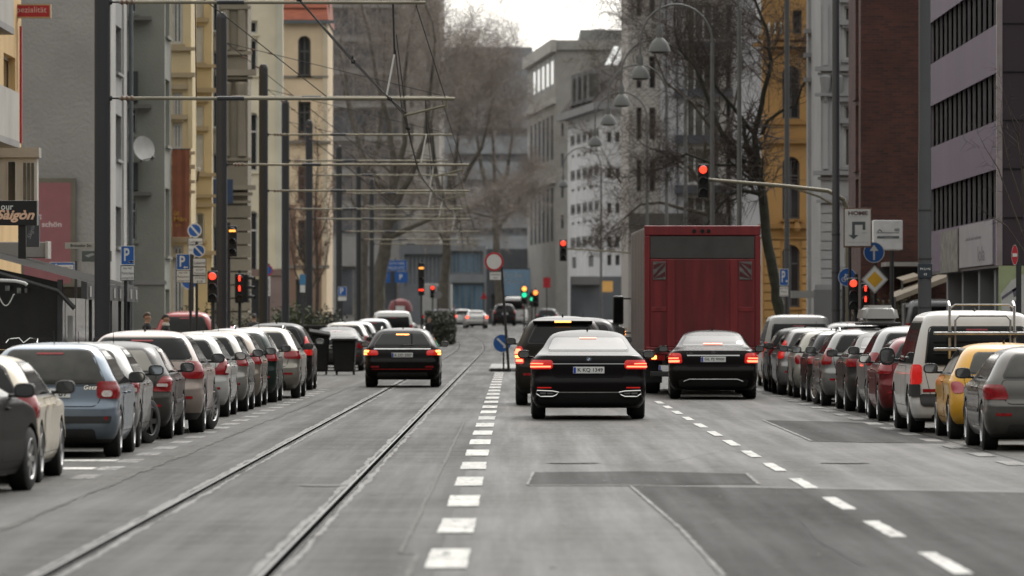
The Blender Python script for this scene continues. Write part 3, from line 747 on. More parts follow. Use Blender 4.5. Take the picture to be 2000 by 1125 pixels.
# ---------------------------------------------------------------- traffic: the moving vehicles
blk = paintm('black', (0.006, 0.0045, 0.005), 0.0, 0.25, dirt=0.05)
def seven_extras(root, sh):
    # chrome bar between the lamps, roundel, lower diffuser with framed exhausts
    m = MB(); sh.patch(m, rq(.622*1.48, .632*1.48, -.60, .60, -.60, .60, .004), 0.016, 'rear', 1, 16); m.build('chrome_bar', chrome, root, smooth=True)
    y = sh.R(.685*1.48)-0.012; m = MB(); m.disc((0, y, 1.005), 0.041); e = m.build('emblem', chrome, root)
    q = MB(); q.disc((0, y-.002, 1.005), 0.033); q.build('emblem_ring', mat('emblem_black', (.01,.01,.012), .3), e)
    for k in range(4):
        q = MB(); pts = [(0,0)]+[(.024*math.cos(math.pi/2*k+math.pi/2*i/6), .024*math.sin(math.pi/2*k+math.pi/2*i/6)) for i in range(7)]
        q.poly(pts, y-.004, (0, 1.005)); q.build('emblem_quarter', mat('emblem_blue', (.05,.25,.6), .3) if k % 2 else platem, e)
    m = MB(); sh.patch(m, rq(.245, .47, -.84, .84, -.86, .86, .05), 0.010, 'rear', 1, 16); m.build('diffuser', dark, root, smooth=True)
    m = MB(); sh.patch(m, rq(.452, .468, -.55, .55, -.55, .55, .006), 0.024, 'rear', 1, 16); m.build('diffuser_trim', chrome, root, smooth=True)
    for sg in (-1, 1):
        ob = [(sg*.50, .455), (sg*.60, .475), (sg*.86, .485), (sg*.87, .43), (sg*.80, .385), (sg*.60, .385), (sg*.54, .41)]
        y = sh.P(.62, .43).y-0.03
        m = MB(); P = [Vector((a, y+0.10*max(0,abs(a)-.6), b)) for a, b in ob]; m.tube(P+[P[0], P[1]], 0.013, 6); o = m.build('exhaust_surround', chrome, root, smooth=True)
        for c in (.64, .76):
            t = MB(); t.tube([(sg*c-.05, y+.02, .43), (sg*c+.05, y+.02, .43)], .028, 10); t.build('exhaust_pipe', alloy_d, o, smooth=True)
    for sg in (-1, 1):
        m = MB(); u = .62; sh.patch(m, rq(.525, .545, min(sg*u, sg*.86), max(sg*u, sg*.86), min(sg*u, sg*.86), max(sg*u, sg*.86), .008), 0.010, 'rear', 1, 4); m.build('reflector', redlit, root)
    m = MB(); sh.patch(m, rq(1.335, 1.35, -.14, .14, -.14, .14, .006), 0.018, 'rear', 1, 4); m.build('brake_strip', glow_s, root)
bm_, sh_ = make_car('limousine', 'glossy black limousine with a chrome bar between its brake lights and framed twin exhausts', 'car', (1.25, 94.5, 0), 'sedan', 5.1, 1.92, 1.49, blk,
         group='cars queueing in traffic', wr=0.335, ro=1.06, wb=3.1, deck=.715, plate='K KQ 1349', plate_z=.825, rear_glass=glass_l, bumper=False, third=False, rwin=(.775, .912, .86, .89),
         tail=[(.565, .665, -.36, .12, -.34, .10, redlit), (.60, .618, -.36, .02, -.36, .02, redlit)],
         light=[(.584, .600, -.33, .08, -.33, .08, glow), (.618, .628, -.20, .06, -.20, .06, glow)], extras=seven_extras, nsp=10, bow=.06)
def c_extras(root, sh):
    m = MB(); sh.patch(m, rq(.905, .928, -.55, .55, -.55, .55, .004), 0.016, 'rear', 1, 16); m.build('chrome_bar', chrome, root, smooth=True)
    y = sh.R(.985)-0.014; m = MB(); m.disc((0, y, .985), .042, 24, .035)
    for k in range(3):
        a = math.pi/2+2*math.pi*k/3; c, s_ = math.cos(a), math.sin(a)
        m.add([(c*.037, y, .985+s_*.037), (-s_*.006, y, .985+c*.006), (s_*.006, y, .985-c*.006)], [(0,1,2)])
    m.build('emblem', chrome, root)
    m = MB(); sh.patch(m, rq(.25, .42, -.70, .70, -.74, .74, .05), 0.010, 'rear', 1, 16); m.build('diffuser', dark, root, smooth=True)
    m = MB(); m.tube([(-.62, sh.P(.62,.40).y-.02, .375), (-.5, sh.P(.5,.41).y-.03, .42), (.5, sh.P(.5,.41).y-.03, .42), (.62, sh.P(.62,.4).y-.02, .375)], .011, 6); m.build('diffuser_trim', alloy, root, smooth=True)
    m = MB(); sh.patch(m, rq(1.135, 1.155, -.20, .20, -.20, .20, .006), 0.020, 'rear', 1, 4); m.build('brake_strip', glow_s, root)
    t = MB(); put_text(t, 'C 180', -.50, sh.P(.5,.965).y-.012, .965, .03, .13); t.build('badge', chrome, root)
make_car('saloon_car', 'black saloon with lit brake lights right behind the red truck', 'car', (4.18, 119, 0), 'sedan', 4.7, 1.85, 1.45, paintm('black_brown', (.007,.005,.005), .0, .25, .05),
         group='cars queueing in traffic', wr=0.33, deck=.705, plate='GL PJ 9000', plate_z=.835, rear_glass=glass, third=False, bumper=False, rz=R(-1.2), rwin=(.77, .912, .86, .89),
         tail=[(.52, .665, -.27, .16, -.22, .10, redlit), (.60, .62, -.2, .1, -.2, .1, redlit)], light=[(.535, .565, -.20, .10, -.22, .10, glow), (.585, .605, -.20, .08, -.20, .07, glow)], extras=c_extras, nsp=5)
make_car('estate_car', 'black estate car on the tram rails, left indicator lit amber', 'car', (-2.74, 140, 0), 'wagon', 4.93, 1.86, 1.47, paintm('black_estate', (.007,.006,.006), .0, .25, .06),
         group='cars queueing in traffic', wr=0.33, plate='K DD 3307', plate_z=.80, rails=mat('rail_white', (.7,.7,.7), .3, .6), wiper=True, third_m=glow_o,
         tail=[(.54, .625, -.34, .14, -.30, .12, redlit)], light=[(.55, .575, -.06, .12, -.05, .12, glow_o), (.588, .618, -.10, .11, -.10, .11, glow_o)], bumper=True,
         extras=lambda root, sh: [(lambda m: (sh.patch(m, rq(.935, .958, -.70, .70, -.70, .70, .006), 0.016, 'rear', 1, 16), m.build('chrome_bar', chrome, root, smooth=True)))(MB()),
                                  (lambda m: (sh.patch(m, rq(.445, .462, -.74, .74, -.74, .74, .006), 0.012, 'rear', 1, 16), m.build('bumper_strip', redglass, root, smooth=True)))(MB())] and None)
make_car('off_roader', 'dark brown off-roader with tall lit tail lights, half hidden behind the black limousine', 'car', (.96, 110.5, 0), 'suv', 4.55, 1.86, 1.74, paintm('dark_brown', (.022,.018,.014), .1, .3, .2),
         group='cars queueing in traffic', wr=0.35, plate='', clad=True, spoiler=True, third_m=glow_o, wiper=True, rear_glass=glass,
         tail=[(.46, .66, -.17, .10, -.10, .10, redlit)], light=[(.485, .515, -.15, .03, -.14, .03, glow), (.53, .56, -.13, .05, -.12, .05, glow_o), (.575, .63, -.11, .06, -.08, .06, glow)], mirror_m=trim, rake=.8)
make_car('dark_hatchback', 'dark hatchback ahead of the brown off-roader, only its roof and rear pillar in view', 'car', (1.5, 122, 0), 'hatch', 4.3, 1.80, 1.72, paintm('dark_grey', (.03,.03,.032), .4, .3),
         group='cars queueing in traffic', plate='')
make_car('pale_saloon', 'pale saloon far up the queue between the off-roader and the truck', 'car', (5.0, 300, gz(300)), 'sedan', 4.6, 1.80, 1.62, paintm('pale_silver', (.55,.55,.53), .4, .3),
         group='cars queueing in traffic', plate='', light=[(.52, .62, -.1, .1, -.1, .1, glow_o, 1)], rz=R(1))
# far crossing
for px, d, kind, L, W, H, col, lab, rz, lt in (
    (932, 440, 'sedan', 4.5, 1.76, 1.42, (.62,.62,.60), 'white saloon at the far crossing with red tail lights on', 4, 'glow'),
    (906, 452, 'hatch', 4.2, 1.75, 1.46, (.60,.60,.60), 'white hatchback just left of the white saloon at the far crossing', 8, None),
    (872, 446, 'sedan', 4.6, 1.8, 1.5, (.05,.05,.06), 'dark car with lit brake lights near the end of the hedge', 14, 'glow'),
    (986, 470, 'suv', 4.7, 1.9, 1.85, (.02,.02,.022), 'black off-roader at the far crossing behind the round sign post', 2, None),
    (1068, 455, 'hatch', 4.2, 1.76, 1.5, (.04,.045,.05), 'small dark car at the far crossing beside the green signal', -3, None)):
    k = paintm('far_%d' % px, col, .3, .3)
    make_car('distant_car', lab, 'car', (XX(px, d), d, gz(d)), kind, L, W, H, k, group='cars at the far crossing', rz=R(rz), plate='',
             light=[(.55, .66, -.2, .02, -.2, .02, mat('far_glow', (.8,.1,.05), .3, emit=(1,.10,.05), estr=3.0, var=0))] if lt else None)
make_car('panel_van', 'white panel van among the parked cars beyond the wheelie bins', 'van', (XX(768, 262), 262, gz(262)), 'van', 5.0, 1.98, 2.1, paintm('van_far_white', (.62,.62,.6), .1, .35), plate='', rz=R(3))
make_car('panel_van', 'white van far off at the crossing under the blue advertising screen', 'van', (XX(1003, 485), 485, gz(485)), 'van', 5.4, 2.0, 2.45, paintm('van_cross_white', (.6,.6,.6), .1, .35), plate='', rz=R(-3))

# ---------------------------------------------------------------- red box truck
def truck():
    root = empty('box_truck', (4.20, 126.5, 0), 'tall red box truck with a tail lift waiting in the right lane', 'truck', None, R(0.75))
    red = mat('truck_red', (.17,.013,.015), .5, .0, var=.26, vscale=1.6, stretch=(3, 1, .35), var2=.15, v2scale=1.1, bump=.05, bscale=8, dirt=.1, coat=.2); red2 = mat('truck_red_panel', (.135,.010,.012), .55, .0, var=.26, vscale=1.8, stretch=(3, 1, .3), var2=.2, v2scale=.9, coat=.15, dirt=.1)
    grey = mat('truck_grey_strip', (.052,.048,.044), .6, var=.25, vscale=2); side = mat('truck_side', (.085,.062,.060), .4, .2, var=.2, vscale=1, stretch=(1,.3,2)); met = mat('truck_steel', (.10,.08,.08), .5, .5, var=.25)
    T, B, hw, Ln = 3.76, .95, 1.28, 9.2
    m = MB(); m.bbox(-hw, hw, .08, Ln, B, T-.03, .03); bx = m.build('cargo_box', side, root)
    m = MB(); m.bbox(-hw-.012, hw+.012, 0, .10, T-.22, T, .02); m.build('rear_header', red, root)
    for x0, x1 in ((-hw-.012, -hw+.11), (hw-.11, hw+.012)):
        m = MB(); m.bbox(x0, x1, .0, .12, B-.02, T-.225, .012); m.build('rear_post', red, root)
    m = MB(); m.bbox(-hw+.115, hw-.115, .02, .09, T-.73, T-.235, .012); m.build('grey_header_panel', grey, root)
    m = MB(); m.bbox(-hw+.115, hw-.115, -.01, .09, B+.12, T-.74, .015); lift = m.build('tail_lift', red2, root)
    for sg in (-1, 1):     # vertical rails, recessed corner panels and warning flags on the platform
        x = sg*.70; m = MB(); m.bbox(x-.085, x+.085, -.035, .0, B+.12, T-.75, .01); m.build('lift_rail', red, lift)
        a, b = sorted((sg*.80, sg*1.14)); m = MB(); m.bbox(a, b, -.02, .0, B+.9, B+1.0, .006); m.build('cross_bar', red, lift)
        a, b = sorted((sg*.82, sg*1.10)); z0, z1 = T-1.20, T-.80
        fl = MB(); fl.bbox(a, b, -.028, -.014, z0, z1, .004); fo = fl.build('warning_panel', mat('warning_white', (.12,.11,.105), .7, var=.4, vscale=9), lift)
        st = MB(); mid = (a+b)/2; h = (z1-z0)
        def clipped(c, wd):
            pts = []
            for t in (0, 1): pts.append((a if t == 0 else b))
            return pts
        for c in (-.30, -.06, .18):
            w_ = .12
            def zz(x): return (x-mid)*1.2*sg*-1
            P = [(a+.01, z0+h*.5+c+zz(a)), (b-.01, z0+h*.5+c+zz(b)), (b-.01, z0+h*.5+c+w_+zz(b)), (a+.01, z0+h*.5+c+w_+zz(a))]
            P = [(x, min(z1-.012, max(z0+.012, z))) for x, z in P]
            if P[2][1]-P[1][1] < .01 and P[3][1]-P[0][1] < .01: continue
            st.poly(P, -.0305)
        st.build('stripe', mat('warning_red', (.075,.010,.012), .7, var=.3, vscale=9), fo)
    m = MB(); m.bbox(-.62, .62, -.014, .0, B+.22, B+.26, .004); m.build('panel_rib', red, lift)
    m = MB(); m.bbox(-hw+.02, hw-.02, -.03, .14, B-.06, B+.115, .02); m.build('lift_sill', red, root)
    m = MB(); m.bbox(-.07, .25, -.042, -.03, B+.01, B+.075, .004); n = m.build('name_plate', mat('label_dark', (.02,.02,.02), .5), root)
    t = MB(); put_text(t, 'MEYER', .09, -.0435, B+.042, .04, .22, bold=.02); t.build('lettering', platem, n)
    for x in (-.18, .0, .14):
        m = MB(); m.lathe([(.045,-.03),(.04,-.05)], (x, 0.02, T-.12), 'y', 14); m.build('marker_lamp', dark, root)
    for sg in (-1, 1):
        m = MB(); m.lathe([(.065,-.06),(.06,-.10),(.03,-.10)], (sg*1.0, .02, B+.04), 'y', 16); m.build('rubber_buffer', rubber, root)
        m = MB(); m.tube([(sg*.45, .1, B-.02), (sg*.47, -.02, .72), (sg*.44, .2, .55)], .05, 8); m.build('lift_arm', met, root)
        m = MB(); m.bbox(sg*1.0-.17, sg*1.0+.17, .02, .10, .76, .90, .012); l_ = m.build('tail_light', redglass, root)
        if sg < 0:
            q = MB(); q.bbox(-1.13, -1.02, .0, .02, .79, .87, .006); q.build('lit_lamp', glow_o, l_)
    m = MB(); m.bbox(-1.15, 1.15, .05, .14, .40, .52, .02); m.build('underrun_bar', trim, root)
    m = MB(); m.bbox(-.42, .42, .4, Ln+1.8, .62, .92, .02); m.build('chassis', dark, root)
    make_plate(root, None, .60, '', .5, .11, .06, cx=-.72)
    t = MB(); put_text(t, '297', -.62, .0395, .60, .075, .2, bold=.01); t.build('lettering', ink, root)
    for y in (2.6, 9.9):
        for sg in (-1, 1): make_wheel(root, sg*1.06, y, .48, .42 if y < 5 else .28, sg, alloy_d, 8)
    for sg in (-1, 1):
        m = MB(); m.bbox(sg*1.05-.2, sg*1.05+.2, 1.2, 1.24, .25, .95, .01); m.build('mud_flap', rubber, root)
        m = MB(); m.bbox(sg*1.22-.03, sg*1.22+.03, 4.0, 8.6, .45, .88, .01); m.build('side_guard', met, root)
    cab = MB(); cab.bbox(-1.2, 1.2, Ln+.35, Ln+2.3, .55, 3.05, .12); cb = cab.build('cab', mat('cab_white', (.45,.45,.44), .35, coat=.4), root, smooth=True)
    for sg in (-1, 1):
        g = MB(); g.quad((sg*1.203, Ln+.9, 1.75), (sg*1.203, Ln+2.1, 1.75), (sg*1.203, Ln+2.0, 2.65), (sg*1.203, Ln+.9, 2.65)); g.build('cab_window', glass, cb)
        m = MB(); m.bbox(sg*1.52-.13, sg*1.52+.13, Ln+1.95, Ln+2.13, 1.55, 2.25, .05); m.bbox(sg*1.50-.14, sg*1.50+.14, Ln+1.93, Ln+2.11, 1.22, 1.50, .06)
        m.tube([(sg*1.15, Ln+2.05, 2.18), (sg*1.45, Ln+2.05, 2.18)], .022, 6); m.tube([(sg*1.15, Ln+2.05, 1.35), (sg*1.45, Ln+2.05, 1.35)], .022, 6)
        o = m.build('mirror', trim, root, smooth=True)
        g = MB(); g.quad((sg*1.52-.10, Ln+1.945, 1.60), (sg*1.52+.10, Ln+1.945, 1.60), (sg*1.52+.10, Ln+1.945, 2.2), (sg*1.52-.10, Ln+1.945, 2.2)); g.build('mirror_glass', glass, o)
        g = MB(); g.quad((sg*1.50-.11, Ln+1.925, 1.26), (sg*1.50+.11, Ln+1.925, 1.26), (sg*1.50+.11, Ln+1.925, 1.46), (sg*1.50-.11, Ln+1.925, 1.46)); g.build('mirror_glass', mirrorg, o)
    for k in range(8):
        y = 1.0+k*1.0; m = MB(); m.bbox(-hw-.006, -hw+.01, y, y+.03, B+.05, T-.1, .002); m.build('side_seam', met, bx)
truck()

# ---------------------------------------------------------------- parked cars
GL, GRW = 'cars parked along the left kerb', 'cars parked along the right kerb'
def left(pxr, d, W, **k): return XX(pxr, d) - W/2
P_ = paintm
def park(name, label, side, edge_px, d, kind, L, W, H, col, metal=.4, **kw):
    """side edge (towards the road) seen at edge_px at the rear axle"""
    x = XX(edge_px, d)-W/2 if side < 0 else XX(edge_px, d)+W/2
    ro = kw.get('ro') or (0.72 if kind != 'sedan' else 1.05); kw['ro'] = ro
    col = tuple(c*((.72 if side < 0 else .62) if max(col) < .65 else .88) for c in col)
    cp = P_(name + '_%d' % edge_px, col, metal, .3, kw.pop('dirt', .5))  # low dirt made heavier to carry shade on the lower bodies too
    kw.setdefault('mirror_m', trim)
    if 'two' in kw: kw['two_tone'] = P_('roof_%d' % edge_px, kw.pop('two'), .1, .3)
    kw.setdefault('plate', '')
    return make_car(name, label, 'car', (x, d-ro, gz(d)), kind, L, W, H, cp, group=GL if side < 0 else GRW, **kw)
def getz(root, sh):
    t = MB(); put_text(t, 'Getz', .50, sh.P(.50, .85).y-.014, .85, .05, .16, shear=.25); t.build('badge', chrome, root)
    m = MB(); sh.patch(m, rq(.42, .505, -.74, .74, -.76, .76, .02), 0.012, 'rear', 1, 14); m.build('bumper_strip', trim, root, smooth=True)
    for x in (.34, .45):
        m = MB(); m.lathe([(.042, -.04), (.042, .25), (.03, .25), (.03, -.035)], (x-.75, .12, .26), 'y', 14, close=False); m.build('exhaust_pipe', alloy_d, root, smooth=True)
make_car('dark_saloon', 'dark saloon cut off by the left edge, nearest car of the left row', 'car', (-5.93, 51.7, 0), 'sedan', 4.4, 1.75, 1.36, P_('charcoal', (.014,.013,.012), .0, .4, .25, .05, .05), group=GL, ro=1.0, wb=2.55, nsp=7, wr=.31, rz=R(-6.5), plate='', mirror_m=trim)
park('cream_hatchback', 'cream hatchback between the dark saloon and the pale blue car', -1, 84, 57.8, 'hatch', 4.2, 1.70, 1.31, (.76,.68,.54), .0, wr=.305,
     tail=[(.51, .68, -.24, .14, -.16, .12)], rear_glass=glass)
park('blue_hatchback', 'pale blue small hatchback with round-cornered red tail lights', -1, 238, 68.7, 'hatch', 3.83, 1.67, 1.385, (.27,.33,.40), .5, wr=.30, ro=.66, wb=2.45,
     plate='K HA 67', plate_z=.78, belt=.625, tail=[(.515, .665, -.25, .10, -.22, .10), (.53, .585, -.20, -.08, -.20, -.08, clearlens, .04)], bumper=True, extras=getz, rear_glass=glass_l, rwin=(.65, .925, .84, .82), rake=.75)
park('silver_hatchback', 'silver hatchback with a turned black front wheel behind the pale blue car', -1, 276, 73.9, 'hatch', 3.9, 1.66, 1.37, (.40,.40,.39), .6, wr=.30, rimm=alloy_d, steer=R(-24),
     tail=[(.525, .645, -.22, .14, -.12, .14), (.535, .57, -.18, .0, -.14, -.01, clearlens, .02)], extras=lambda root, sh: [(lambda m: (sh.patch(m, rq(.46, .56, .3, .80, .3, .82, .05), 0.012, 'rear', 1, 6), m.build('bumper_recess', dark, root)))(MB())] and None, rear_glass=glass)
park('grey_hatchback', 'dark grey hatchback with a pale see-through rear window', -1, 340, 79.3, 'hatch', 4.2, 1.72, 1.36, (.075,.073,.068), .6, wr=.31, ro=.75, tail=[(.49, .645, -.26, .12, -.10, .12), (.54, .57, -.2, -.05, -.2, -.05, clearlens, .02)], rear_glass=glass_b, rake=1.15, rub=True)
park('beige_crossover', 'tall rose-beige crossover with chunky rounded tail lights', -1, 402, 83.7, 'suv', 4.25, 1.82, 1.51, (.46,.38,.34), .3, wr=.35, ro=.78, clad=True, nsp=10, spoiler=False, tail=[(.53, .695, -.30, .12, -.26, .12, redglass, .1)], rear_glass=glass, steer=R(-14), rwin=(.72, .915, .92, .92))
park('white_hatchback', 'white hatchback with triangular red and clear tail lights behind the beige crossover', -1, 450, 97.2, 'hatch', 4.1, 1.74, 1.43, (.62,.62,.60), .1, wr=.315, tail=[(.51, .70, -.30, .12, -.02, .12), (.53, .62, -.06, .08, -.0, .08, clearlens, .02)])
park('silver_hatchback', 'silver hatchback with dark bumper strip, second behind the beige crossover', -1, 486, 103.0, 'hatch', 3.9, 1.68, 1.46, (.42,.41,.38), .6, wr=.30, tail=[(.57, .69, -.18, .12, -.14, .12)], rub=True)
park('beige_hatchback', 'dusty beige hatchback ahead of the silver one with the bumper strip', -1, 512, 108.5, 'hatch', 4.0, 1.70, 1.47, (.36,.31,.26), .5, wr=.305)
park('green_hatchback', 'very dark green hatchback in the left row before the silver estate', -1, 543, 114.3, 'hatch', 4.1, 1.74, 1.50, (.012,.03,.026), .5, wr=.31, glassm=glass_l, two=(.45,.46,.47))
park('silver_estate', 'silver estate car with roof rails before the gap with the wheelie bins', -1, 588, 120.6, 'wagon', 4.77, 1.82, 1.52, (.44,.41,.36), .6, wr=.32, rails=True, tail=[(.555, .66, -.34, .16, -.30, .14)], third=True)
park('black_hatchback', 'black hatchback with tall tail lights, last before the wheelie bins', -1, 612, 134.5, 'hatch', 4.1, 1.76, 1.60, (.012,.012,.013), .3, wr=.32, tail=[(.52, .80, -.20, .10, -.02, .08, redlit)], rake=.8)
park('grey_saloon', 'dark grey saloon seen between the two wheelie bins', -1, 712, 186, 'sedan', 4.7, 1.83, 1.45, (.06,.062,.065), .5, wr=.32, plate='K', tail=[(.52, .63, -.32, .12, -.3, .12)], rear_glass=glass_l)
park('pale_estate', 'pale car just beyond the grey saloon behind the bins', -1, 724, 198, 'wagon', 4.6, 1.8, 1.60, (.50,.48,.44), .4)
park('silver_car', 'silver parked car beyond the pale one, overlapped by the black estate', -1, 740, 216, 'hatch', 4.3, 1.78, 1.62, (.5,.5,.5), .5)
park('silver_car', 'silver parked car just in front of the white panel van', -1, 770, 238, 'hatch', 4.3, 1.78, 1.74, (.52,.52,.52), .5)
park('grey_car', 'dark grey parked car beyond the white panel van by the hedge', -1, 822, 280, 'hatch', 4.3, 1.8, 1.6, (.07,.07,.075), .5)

def golf(root, sh): pass
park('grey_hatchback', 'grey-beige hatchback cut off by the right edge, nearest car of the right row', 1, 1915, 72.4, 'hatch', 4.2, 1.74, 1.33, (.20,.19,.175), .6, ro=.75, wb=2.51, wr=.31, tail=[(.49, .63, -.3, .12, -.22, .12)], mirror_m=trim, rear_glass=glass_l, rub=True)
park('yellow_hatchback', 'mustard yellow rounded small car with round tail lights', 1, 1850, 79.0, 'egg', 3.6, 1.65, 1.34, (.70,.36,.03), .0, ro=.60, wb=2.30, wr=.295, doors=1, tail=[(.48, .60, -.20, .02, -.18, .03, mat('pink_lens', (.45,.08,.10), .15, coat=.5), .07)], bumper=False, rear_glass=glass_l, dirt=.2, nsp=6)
def bike_rack(root, sh):
    r = MB(); y = -.20
    for x in (-.42, .52): r.tube([(x, y+.02, 1.10), (x, y-.02, 1.25), (x, y, 1.86), (x, y+.22, 1.92)], .022, 6)
    r.tube([(-.34, y-.03, 1.22), (-.34, y-.03, 1.66), (-.28, y-.03, 1.72), (.40, y-.03, 1.72), (.46, y-.03, 1.66), (.46, y-.03, 1.22)], .016, 6)
    r.tube([(-.42, y-.0, 1.82), (-.34, y, 1.88), (.44, y, 1.88), (.52, y, 1.82)], .016, 6)
    o = r.build('bike_rack', alloy, root, smooth=True)
    for z in (1.46, 1.23):
        m = MB(); m.bbox(-.66, .95, y-.13, y-.06, z-.02, z+.025, .01); m.build('rack_rail', alloy, o)
    for x in (-.42, .52):
        m = MB(); m.bbox(x-.035, x+.035, y-.12, y+.02, 1.40, 1.50, .01); m.build('rack_clamp', trim, o)
    m = MB(); sh.patch(m, rq(.40, .58, -.82, .82, -.84, .84, .05), 0.02, 'rear', 1, 12); m.build('rear_bumper', trim, root, smooth=True)
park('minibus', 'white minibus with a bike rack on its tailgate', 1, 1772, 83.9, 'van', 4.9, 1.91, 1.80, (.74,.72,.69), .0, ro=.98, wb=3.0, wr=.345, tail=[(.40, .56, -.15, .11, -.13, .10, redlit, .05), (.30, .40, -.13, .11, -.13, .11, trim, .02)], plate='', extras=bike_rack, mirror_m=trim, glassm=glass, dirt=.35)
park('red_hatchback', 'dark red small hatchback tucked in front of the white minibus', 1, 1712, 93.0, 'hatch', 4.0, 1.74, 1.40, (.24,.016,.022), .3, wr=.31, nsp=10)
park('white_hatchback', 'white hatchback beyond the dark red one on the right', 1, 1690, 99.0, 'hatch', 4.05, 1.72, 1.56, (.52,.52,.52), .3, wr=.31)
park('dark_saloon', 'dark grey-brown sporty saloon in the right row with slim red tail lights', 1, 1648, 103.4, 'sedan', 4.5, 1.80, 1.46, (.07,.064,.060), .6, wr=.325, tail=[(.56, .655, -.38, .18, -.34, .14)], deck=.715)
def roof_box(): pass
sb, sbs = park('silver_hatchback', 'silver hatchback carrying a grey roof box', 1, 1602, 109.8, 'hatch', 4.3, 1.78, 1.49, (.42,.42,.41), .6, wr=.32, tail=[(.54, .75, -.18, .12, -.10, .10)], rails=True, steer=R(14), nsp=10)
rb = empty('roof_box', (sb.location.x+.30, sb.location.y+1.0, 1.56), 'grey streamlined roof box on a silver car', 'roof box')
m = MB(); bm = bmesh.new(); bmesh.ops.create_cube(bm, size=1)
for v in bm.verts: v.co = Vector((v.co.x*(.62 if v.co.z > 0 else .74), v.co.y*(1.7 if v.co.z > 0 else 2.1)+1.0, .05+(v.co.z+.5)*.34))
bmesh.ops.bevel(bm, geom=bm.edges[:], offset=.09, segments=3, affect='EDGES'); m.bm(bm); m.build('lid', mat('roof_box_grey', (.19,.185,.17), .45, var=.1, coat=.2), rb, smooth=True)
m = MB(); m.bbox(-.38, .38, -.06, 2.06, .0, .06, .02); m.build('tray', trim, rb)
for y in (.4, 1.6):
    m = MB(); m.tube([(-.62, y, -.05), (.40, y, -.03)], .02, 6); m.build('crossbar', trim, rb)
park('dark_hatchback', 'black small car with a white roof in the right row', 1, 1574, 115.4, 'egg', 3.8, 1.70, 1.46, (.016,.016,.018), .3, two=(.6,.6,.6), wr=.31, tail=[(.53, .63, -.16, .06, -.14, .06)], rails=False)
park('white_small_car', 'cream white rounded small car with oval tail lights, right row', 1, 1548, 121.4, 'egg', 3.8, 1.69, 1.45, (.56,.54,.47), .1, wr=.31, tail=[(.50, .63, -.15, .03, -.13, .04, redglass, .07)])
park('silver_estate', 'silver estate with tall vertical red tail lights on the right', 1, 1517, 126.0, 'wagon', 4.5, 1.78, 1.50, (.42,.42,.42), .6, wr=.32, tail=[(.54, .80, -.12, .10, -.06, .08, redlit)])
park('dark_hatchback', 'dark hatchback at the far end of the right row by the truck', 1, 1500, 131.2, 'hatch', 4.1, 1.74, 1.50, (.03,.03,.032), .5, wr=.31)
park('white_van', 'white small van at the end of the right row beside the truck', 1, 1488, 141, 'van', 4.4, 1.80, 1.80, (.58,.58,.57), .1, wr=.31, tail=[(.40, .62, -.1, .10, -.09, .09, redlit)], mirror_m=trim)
park('white_car', 'white car just right of the small white van, half hidden by a post', 1, 1596, 139, 'hatch', 4.2, 1.78, 1.62, (.55,.55,.55), .1)
